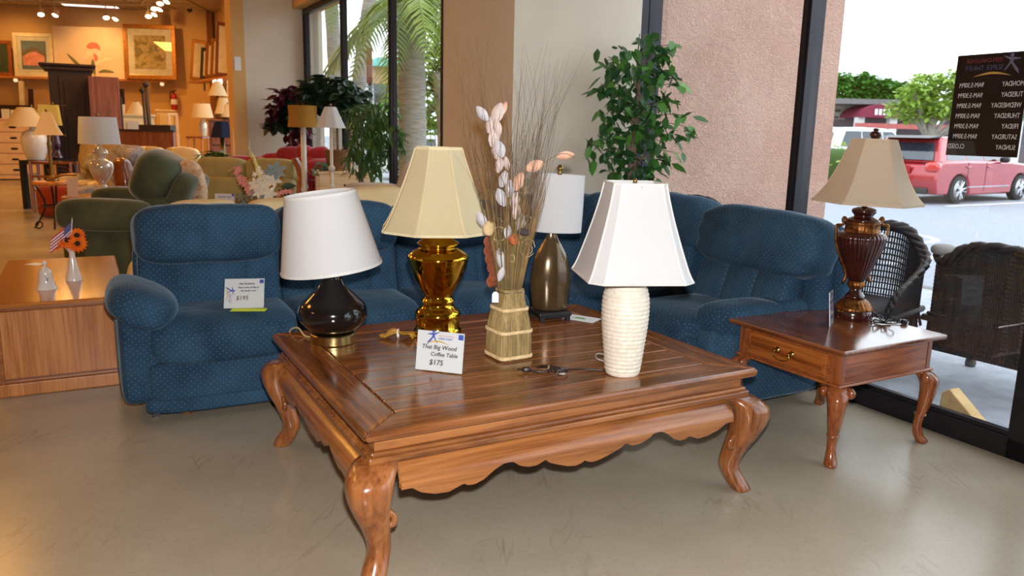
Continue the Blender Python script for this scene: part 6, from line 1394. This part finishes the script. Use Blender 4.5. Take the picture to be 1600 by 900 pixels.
for i, (px, w_) in enumerate(((10, 12), (21, 6))):
    y = 19.6; b = MB(); b.box((0, 0, S(14 - i * 1, y) / 2), (S(w_, y), .02, S(14 - i, y))); tag(b.build('price_card', M_paper, None, (xat(px, y), y + .1, zat(12, 185, 19.5) + .003), 0), ('larger white card standing on the tall dresser', 'narrow white card on the tall dresser')[i], 'card')
for i, (px, t_, m_, w_, py) in enumerate(((40, 127, M_creamw, 7, 184), (53, 139, M_dark, 6, 170))):
    y = 20.35; z1, z0 = zat(px, t_, y), 0.0; b = MB(); b.box((0, 0, (z1 - z0) / 2), (S(w_, y), .06, z1 - z0), M=RY(.045)); tag(b.build('bed_rail', m_, None, (xat(px, y), y, z0), 0), ('cream bed rail leaning against the back wall', 'dark bed rail leaning against the back wall')[i], 'bed rail')
# armoire and brown cabinet
y = 14.0; a, c = xat(66, y, 160), xat(126, y, 160); zt = zat(95, 104, y); AR = thing('armoire', 'dark walnut armoire with heavy cornice in the back room', 'wardrobe', ((a + c) / 2, y + .35, 0), .5)
w = c - a; b = MB(); b.box((0, 0, zt / 2), (w, .65, zt)); b.build('body', M_dark, AR)
b = MB(); b.box((-.03, -.02, zt + .03), (w + .2, .75, .05)); b.box((-.02, -.02, zt - .03), (w + .1, .7, .07)); b.build('cornice', M_dark, AR, bevel=.02)
b = MB(); b.box((.04, -.33, zt / 2 + .05), (w - .22, .03, zt - .4)); dd = b.build('door', M_dark, AR, bevel=.01); b = MB(); b.box((.04, -.35, zt / 2 + .05), (w - .36, .02, zt - .55)); b.build('door_panel', M_dark, dd, bevel=.012)
b = MB(); b.lathe([(0, 0), (.015, 0), (.02, .03), (0, .035)], 10, (-w / 2 + .18, -.35, 1.2), M=RX(PI / 2)); b.build('knob', M_brassdull, dd)
y = 13.75; a, c = xat(129, y, 160), xat(172, y, 160); zt = zat(147, 119, y); w = c - a; BC = thing('brown_cabinet', 'tall red-brown cabinet side standing right of the armoire', 'cabinet', ((a + c) / 2, y + .3, 0), .45)
b = MB(); b.box((0, 0, zt / 2), (w, .5, zt)); b.build('body', M_brownw, BC, bevel=.01); b = MB(); b.box((w / 2 + .012, 0, zt / 2 - .15), (.03, .46, zt - .35)); b.build('curved_side', M_dark, BC, bevel=.012)
# chests and frames along the back
chest('cream_chest', 'cream chest with white card behind the pearl lamp', 176, 229, 178, 15.2, M_creamw, 3)
y = 15.1; b = MB(); b.box((0, 0, S(15, y) / 2), (S(19, y), .01, S(15, y))); tag(b.build('price_card', M_paper, None, (xat(208, y, 200), y + .03, zat(208, 205, y)), 0), 'large white card fixed on the cream chest front', 'card')
y = 15.5; zc_ = zat(202, 178, 15.2)
b = MB(); b.box((0, 0, S(14, y) / 2), (S(11, y), .02, S(14, y))); tag(b.build('price_card', M_paper, None, (xat(194, y), y, zc_ + .004), 0), 'small white card on top of the cream chest', 'card')
s_ = [(S(14, y), 0), (S(9, y), S(10, y)), (S(4.5, y), S(18, y))]; sh = shell(s_, 32, .004).build('cone_shade', M_shwarm, None, (xat(217, y), y, zc_ + .004), 0); tag(sh, 'ivory cone lamp shade standing on the cream chest', 'lamp shade'); b = MB(); b.lathe([(0, 0), (.012, .01), (.016, .03), (0, .045)], 8, (0, 0, s_[-1][1])); b.build('finial', M_brassdull, sh)
chest('yellow_cabinet', 'small yellow painted cabinet by the fire extinguisher', 237, 263, 171, 16.5, mat('yellow_paint', srgb(232, 186, 100), .5, col2=srgb(222, 172, 84)), 3)
def frame_thing(name, label, cat, x0, x1, t_, b_, y, m, bw=.06, th=.04, rz=0, lean=.0, inner=None, arch=False):
    a, c = xat(x0, y, (t_ + b_) / 2), xat(x1, y, (t_ + b_) / 2); z1, z0 = zat((x0 + x1) / 2, t_, y), (zat((x0 + x1) / 2, b_, y) if b_ < 280 else 0.0); w, h = c - a, z1 - z0
    t = thing(name, label, cat, ((a + c) / 2, y, z0), rz); M_ = RX(-lean)
    for nm, cc, dd in (('frame_rail', (0, 0, bw / 2), (w, th, bw)), ('frame_rail', (0, 0, h - bw / 2), (w, th, bw)), ('frame_stile', (-w / 2 + bw / 2, 0, h / 2), (bw, th, h - 2 * bw)), ('frame_stile', (w / 2 - bw / 2, 0, h / 2), (bw, th, h - 2 * bw))):
        b = MB(); b.box(cc, dd); o = b.build(nm, m, t, bevel=.008); o.matrix_local = M_
    if inner is not None: b = MB(); b.box((0, .008, h / 2), (w - 2 * bw + .01, .015, h - 2 * bw + .01)); o = b.build('panel', inner, t); o.matrix_local = M_
    return t, w, h
M_mirror = mat('mirror_glass', (.8, .8, .8), .03, metal=1)
for i, a in enumerate((
    ('mirror_frame', 'cream narrow mirror frame right of the brown cabinet', 'frame', 175, 188, 122, 290, 16.6, M_creamw, .05, .04, 0, .03, M_wallwarm),
    ('mirror_frame', 'dark arched mirror frame standing behind the cream chest', 'frame', 186, 197, 138, 292, 16.4, M_dark, .05, .04, 0, .03, M_dark),
    ('mirror_frame', 'white leaning mirror frame at the left of the white wall', 'frame', 366, 392, 196, 370, 9.6, M_white, .035, .03, .3, .22, M_mirror),
    ('wooden_screen', 'yellow wooden frame leaning beside the brown headboard', 'frame', 267, 282, 176, 300, 15.4, M_pale, .05, .04, .5, .1, None))): frame_thing(*a)
for i, (x0, x1, t_, y, m_) in enumerate(((226, 230, 146, 14.6, M_dark), (231, 237, 137, 14.2, M_dark))):
    b = MB(); z1 = zat(x0, t_, y); b.tube([(0, 0, 0), (-.05, 0, z1)], S((x1 - x0) / 2, y), 10); b.lathe([(.02, 0), (.06, .05), (.03, .1), (0, .12)], 10, (-.05, 0, z1)); tag(b.build('bed_post', m_, None, (xat((x0 + x1) / 2 + 3, y, 205), y, 0), 0, smooth=True), ('thin dark bed post left of the yellow cabinet', 'thick dark bed post with flared tip left of the yellow cabinet')[i], 'bed post')
y = 12.6; a, c = xat(186, y, 215), xat(272, y, 215); zt = zat(230, 205, y); HB = thing('headboard', 'plain red-brown wooden headboard behind the striped sofa', 'headboard', ((a + c) / 2, y, 0))
b = MB(); b.box((0, 0, zt / 2), (c - a, .06, zt)); b.build('board', M_brownw, HB); b = MB(); b.box((0, 0, zt + .01), (c - a + .04, .09, .03)); b.build('cap_rail', M_dark, HB); b = MB(); b.box(((c - a) / 2 - .3, .1, zt + .06), (.5, .2, .08)); b.build('dark_tray', M_dark, HB)
# fire extinguisher
y = 20.75; p = D(273, 172, y); FE = thing('fire_extinguisher', 'red fire extinguisher hanging on the back wall corner', 'fire extinguisher', p)
M_fer = mat('extinguisher_red', srgb(176, 22, 20), .3, coat=.5)
b = MB(); b.lathe([(0, 0), (.075, 0), (.08, .02), (.08, .33), (.06, .4), (.025, .43)], 20); b.build('cylinder', M_fer, FE, smooth=True); b = MB(); b.lathe([(.082, .14), (.082, .27)], 20, cap=False); b.build('label_band', M_paper, FE)
b = MB(); b.tube([(0, 0, .43), (0, 0, .48), (.07, 0, .5)], .014, 6); b.tube(smoothpath([(0, 0, .46), (-.09, 0, .44), (-.1, 0, .2)]), .012, 6); b.build('valve_and_hose', M_iron, FE)
# lamps on the side dresser
y = 16.2; a = chest('side_dresser', 'red-brown dresser under the ivory lamps by the partition', 318, 362, 186, y, M_brownw, 3, d=.5); zd = zat(347, 186, y)
for i, (px, yy, body, shade, lb) in enumerate((
    (342, 16.6, [(5, 184), (6, 175), (4, 160), (2, 150)], [(15, 150), (9, 136), (5, 127)], 'tallest ivory pleated lamp under the side shelf'),
    (350, 16.35, [(5, 184), (6, 183), (3, 180.5), (2, 180)], [(14, 178), (9, 164), (6.5, 153)], 'ivory cone lamp leaning in front of tallest side lamp'),
    (357, 16.3, [(5, 185.5), (6, 185), (3, 184.5), (2, 184)], [(12, 183), (8, 172), (5, 163)], 'lowest ivory lamp nearest the partition'))): plamp(lb, px, yy, body, shade, M_brassdull, M_shwarm, zbase=zd, group='ivory lamps by the partition')
y = 15.4; zt = zat(308, 213, y); SM = thing('small_table', 'small wooden table under the ivory drum lamp by the side dresser', 'table', (xat(310, y), y, 0)); b = MB(); b.box((0, 0, zt - .02), (S(26, y), .35, .04)); b.build('table_top', M_cherry, SM)
for sx in (-1, 1):
    for sy in (-1, 1): b = MB(); b.tube([(sx * .13, sy * .14, 0), (sx * .13, sy * .14, zt - .04)], .018, 6); b.build('leg', M_oak, SM)
plamp('ivory pleated drum lamp on glass jar left of the side dresser', 318, y, [(5, 213), (6, 205), (6, 195), (3, 188), (2, 185)], [(16.5, 184), (14, 172), (12, 162)], M_pearl, M_shwarm, zbase=zt)
y = 11.2; floor_lamp('brass lamp with navy shade behind the olive loveseat', 349, y, None, [(19.5, 215), (15, 200), (11.5, 190)], M_brassdull, M_shnavy, .03, 6, deco=False)
# ---------------------------------------------------------------- picture shelves
yb = 20.85
def shelf_thing(name, label, p0, p1, z, d, m):
    t = thing(name, label, 'shelf', ((p0 + p1) / 2).to_tuple()[:2] + (z,), math.atan2((p1 - p0).y, (p1 - p0).x)); L = (p1 - p0).length
    b = MB(); b.box((0, 0, -.025), (L, d, .05)); b.build('shelf_board', m, t); return t, L
z_sh = zat(180, 124, yb - .15); pA, pB = Vector((xat(-40, yb - .2), yb - .52, 0)), Vector((xat(271, yb), yb - .1, 0))
SH, L_ = shelf_thing('picture_shelf', 'long wooden picture shelf on the back wall', pA, pB, z_sh, .36, M_oak)
M_brktglow = mat('glowing_white_bracket', srgb(230, 220, 210), .3, emit=(1, .8, .5), es=.6)  # shelf brackets, no lamps: their warm brightness is added as emission
for px in (8, 43, 182, 258): b = MB(); b.pill((xat(px, yb - .3) - SH.location.x, -.15, -.1), (.1, .1, .09), 5, 2.5); b.build('shelf_bracket', M_brktglow, SH, smooth=True)
def picture(label, x0, x1, t_, b_, y, m_f, bw, m_mat, m_art, matw=.0, lean=.06, glass=True, name='framed_picture'):
    t, w, h = frame_thing(name, label, 'picture', x0, x1, t_, b_, y, m_f, bw, .05, .08, lean, m_mat); M_ = RX(-lean)
    if m_art is not None: b = MB(); b.box((0, -.004, h / 2), (w - 2 * (bw + matw), .012, h - 2 * (bw + matw))); o = b.build('print', m_art, t); o.matrix_local = M_
    if glass: b = MB(); b.add([(-w / 2 + bw, -.014, bw), (w / 2 - bw, -.014, bw), (w / 2 - bw, -.014, h - bw), (-w / 2 + bw, -.014, h - bw)], [(0, 1, 2, 3)]); o = b.build('picture_glass', M_pane, t); o.matrix_local = M_
    t.location.z = max(t.location.z, z_sh + .002); return t, w, h, M_
M_mat = mat('cream_mat_board', srgb(236, 222, 196), .8); M_dkmat = mat('green_mat_board', srgb(70, 80, 50), .8)
yp = yb - .38
picture('small wood framed print at the very left of the back shelf', -20, 17, 64, 120, yp - .1, M_cherry, .09, M_dkmat, blotch('leafy_print_art', [srgb(200, 170, 150), srgb(150, 120, 110), srgb(220, 200, 170)], 6), .2)
t2, w2, h2, M2 = picture('cream framed print of a pink house under grey sky', 22, 82, 52, 121, yp, M_creamw, .09, M_mat, mat('grey_sky_print', srgb(120, 132, 128), .7, col2=srgb(96, 110, 106), ns=3), .1)
b = MB(); b.prism([(-.26, .28), (.26, .28), (.26, .52), (.06, .62), (-.1, .6), (-.26, .5)], .006, M2 @ T(0, -.013, 0)); b.build('painted_house', mat('pink_print', srgb(222, 150, 130), .7, col2=srgb(200, 120, 100), ns=6), t2)
b = MB(); b.prism([(-.28, .5), (-.1, .6), (.06, .62), (.28, .5), (.28, .57), (.0, .75), (-.28, .62)], .006, M2 @ T(0, -.015, 0)); b.build('painted_foliage', mat('print_green', srgb(84, 96, 60), .7, col2=srgb(130, 90, 80), ns=8), t2)
# large canvas with a calla flower
y = yp + .05; a, c = xat(86, y, 80), xat(194, y, 80); z1 = zat(140, 42, y); w = c - a; h = z1 - z_sh; CV = thing('canvas_painting', 'large pale canvas with a pink calla flower and green leaves', 'painting', ((a + c) / 2, y, z_sh + .003), .08)
def CP(b, nm, m): o = b.build(nm, m, CV); o.matrix_local = RX(-.05); return o
b = MB(); b.box((0, 0, h / 2), (w, .05, h)); CP(b, 'canvas', mat('pale_peach_canvas', srgb(240, 216, 186), .9, col2=srgb(232, 200, 168), ns=1.5))
M_pk = mat('painted_pink', srgb(222, 140, 120), .8, col2=srgb(196, 96, 84), ns=4); M_pl = mat('painted_cream', srgb(246, 226, 200), .8); M_gl = mat('painted_green', srgb(130, 130, 80), .8, col2=srgb(100, 104, 60), ns=5)
def cpx(px, py): return (xat(px, y, py) - CV.location.x, zat(px, py, y) - CV.location.z)
def stroke(pts, wid, m, nm, off): 
    b = MB(); P = smoothpath([(q[0], 0, q[1]) for q in (cpx(*r) for r in pts)], 5); n = len(P); vs = []
    for i, q in enumerate(P):
        tg = (P[min(i + 1, n - 1)] - P[max(i - 1, 0)]).normalized(); nn_ = Vector((-tg.z, 0, tg.x)); ww = wid * math.sin(PI * (i + .35) / (n - .3)); vs += [q + nn_ * ww + Vector((0, off, 0)), q - nn_ * ww + Vector((0, off, 0))]
    b.add(vs, [(2 * i, 2 * i + 1, 2 * i + 3, 2 * i + 2) for i in range(n - 1)]); CP(b, nm, m)
stroke([(135, 74), (142, 72), (150, 74), (155, 80)], .1, M_pk, 'painted_petal', -.030); stroke([(128, 98), (140, 84), (150, 82), (153, 92), (150, 104)], .09, M_pl, 'painted_petal', -.031); stroke([(150, 104), (158, 96), (166, 92), (178, 94)], .05, M_pl, 'painted_petal', -.032); stroke([(146, 84), (150, 90), (149, 96)], .05, M_pk, 'painted_petal', -.033)
stroke([(106, 84), (116, 94), (130, 108), (144, 118)], .04, M_gl, 'painted_leaf', -.034); stroke([(145, 92), (146, 105), (149, 118)], .05, M_gl, 'painted_leaf', -.035); stroke([(154, 113), (164, 111), (178, 113)], .035, M_gl, 'painted_leaf', -.036)
t4, w4, h4, M4 = picture('large gold framed flower print at the right end of the back shelf', 194, 273, 38, 124, yp + .0, M_gold, .1, M_mat, blotch('flower_print_art', [srgb(150, 120, 70), srgb(206, 176, 120), srgb(196, 166, 110), srgb(140, 130, 76), srgb(170, 96, 60)], 5), .16)
# side shelf with leaning frames
q0, q1 = D(300, 126, 19.9), D(372, 118, 17.2); z_s2 = zat(335, 124, 18.8); pA, pB = Vector((q0.x + .1, 19.9, 0)), Vector((xat(372, 17.4), 17.4, 0))
S2, L2_ = shelf_thing('side_shelf', 'wooden shelf with leaning frames on the side wall', pA, pB, z_s2, .34, M_oak)
b = MB(); b.box((.6, -.1, -.1), (.5, .07, .07)); b.build('under_shelf_lamp', mat('shelf_tube', (1, 1, 1), .3, emit=(.95, .97, 1), es=5), S2)
for px in (-1.2, .2): b = MB(); b.box((px, .1, -.13), (.03, .03, .2)); b.build('shelf_bracket', M_iron, S2)
_sr = math.atan2((pB - pA).y, (pB - pA).x)
for i, (s_, wz, hz, m_, lb, ln) in enumerate(((.12, .4, .95, M_gold, 'yellow gold frame leaning first on the side shelf', .12), (.34, .32, .72, M_dark, 'black thin frame leaning second on the side shelf', .1), (.52, .4, .8, M_cherry, 'brown frame leaning third on the side shelf', .1), (.66, .4, .85, M_gold, 'wide gilt frame leaning fourth on the side shelf', .1), (.82, .45, 1.15, M_brownw, 'tallest brown frame at the near end of the side shelf', .08))):
    o_ = pA.lerp(pB, s_); t = thing('leaning_picture', lb, 'picture', (o_.x, o_.y, z_s2 + .002), _sr + .9, 'frames on the side shelf')
    b = MB(); b.box((0, 0, hz / 2), (wz, .05, hz), M=RY(ln)); b.build('frame', m_, t, bevel=.015); b = MB(); b.box((0, -.028, hz / 2), (wz - .16, .006, hz - .16), M=RY(ln)); b.build('print', M_mat, t)
# ---------------------------------------------------------------- ceiling fittings
M_bulb = mat('lit_bulb', (1, .9, .7), .3, emit=(1, .78, .45), es=14); M_hous = mat('white_lamp_housing', srgb(215, 195, 165), .4)
TR = thing('light_track', 'ceiling light track running along the back wall', 'light track', (0, 0, 0)); q0, q1 = D(-30, 5, 19.6), D(225, 19, 20.1); b = MB(); b.tube([Vector((q0.x, 19.6, CEIL - .05)), Vector((q1.x, 20.1, CEIL - .05))], .025, 4); b.build('rail', M_hous, TR)
TR2 = thing('light_track', 'ceiling light track running towards the viewer near the corner', 'light track', (0, 0, 0)); b = MB(); b.tube([Vector((xat(236, 19.9), 19.9, CEIL - .05)), Vector((xat(268, 16.8), 16.8, CEIL - .05))], .025, 4); b.build('rail', M_hous, TR2)
for i, (px, py, y, dx) in enumerate(((64, 23, 19.7, -.3), (86, 24, 19.7, .2), (166, 28, 20.0, -.4), (180, 30, 20.0, .2), (232, 26, 19.8, -.2), (241, 23, 19.7, .3), (241, 14, 18.9, -.3), (249, 15, 18.9, .3), (250, 6, 18.0, -.2), (260, 3, 17.8, .3))):
    p = D(px, py, y); t = thing('track_spotlight', 'lit track spotlight, number %d from the left along the back ceiling' % (i + 1), 'spotlight', p, 0, 'ceiling track spotlights')
    t['label'] = ('lit track spotlight ' + ('furthest left on the wall track', 'second from the left on the wall track', 'third from the left on the wall track', 'fourth from left above the gold frame edge', 'lower left of the corner cluster', 'lower right of the corner cluster', 'middle left of the corner cluster', 'middle right of the corner cluster', 'upper left of the corner cluster', 'topmost of the corner cluster')[i])
    M_ = RY(dx) @ RX(-.5); hs = MB(); hs.lathe([(.02, .16), (.05, .15), (.075, .03), (.078, 0), (.07, 0)], 16, cap=False); o = hs.build('housing', M_hous, t); o.matrix_local = M_
    bb = MB(); bb.lathe([(0, -.025), (.05, -.015), (.07, .005), (0, .01)], 16); o = bb.build('bulb', M_bulb, t, smooth=True); o.matrix_local = M_
    st = MB(); st.tube([(0, 0, .12), (0, 0, CEIL - .05 - p.z)], .012, 6); st.build('stem', M_hous, t)
for i, (x, yy) in enumerate(((-12.5, 19.2), (-10.4, 19.4), (-8.8, 18.6))): light('track_spot', 'SPOT', (x, yy, 4.0), 75, (1, .55, .18), target=(x - .2, yb, 2.6), spot_size=1.7, spot_blend=.8, shadow_soft_size=.06)
p0, p1 = Z(96, 6, CEIL - .03), Z(186, 11, CEIL - .03); FL = thing('ceiling_fixture', 'long fluorescent ceiling fixture in the back room', 'ceiling light', ((p0 + p1) / 2).to_tuple(), math.atan2((p1 - p0).y, (p1 - p0).x)); L_ = (p1 - p0).length
b = MB(); b.box((0, 0, .01), (L_, .3, .04)); b.build('tray', M_hous, FL); b = MB(); b.box((0, 0, -.015), (L_ - .06, .22, .02)); b.build('diffuser', mat('fluorescent_diffuser', (1, 1, 1), .4, emit=(1, .86, .8), es=1.6), FL)
p = Z(204, 15, CEIL - .01); VT = thing('air_vent', 'dark slotted air vent in the ceiling', 'vent', p); b = MB(); b.box((0, 0, 0), (.6, .4, .02)); b.build('vent_frame', M_hous, VT)
for k in range(5): b = MB(); b.box((0, -.14 + k * .07, -.014), (.5, .03, .01)); b.build('slat', M_iron, VT)
p = Z(297, 30, CEIL - .0) if False else D(297, 30, 20.6); DM = thing('camera_dome', 'small dark security camera dome on the ceiling', 'camera dome', (p.x, 20.6, CEIL - .0)); b = MB(); b.lathe([(.09, 0), (.09, -.04), (.07, -.05)], 16); b.build('dome_mount', M_hous, DM, smooth=True); b = MB(); b.lathe([(.07, -.05), (.06, -.1), (.03, -.13), (0, -.135)], 16); b.build('dome', M_black, DM, smooth=True)
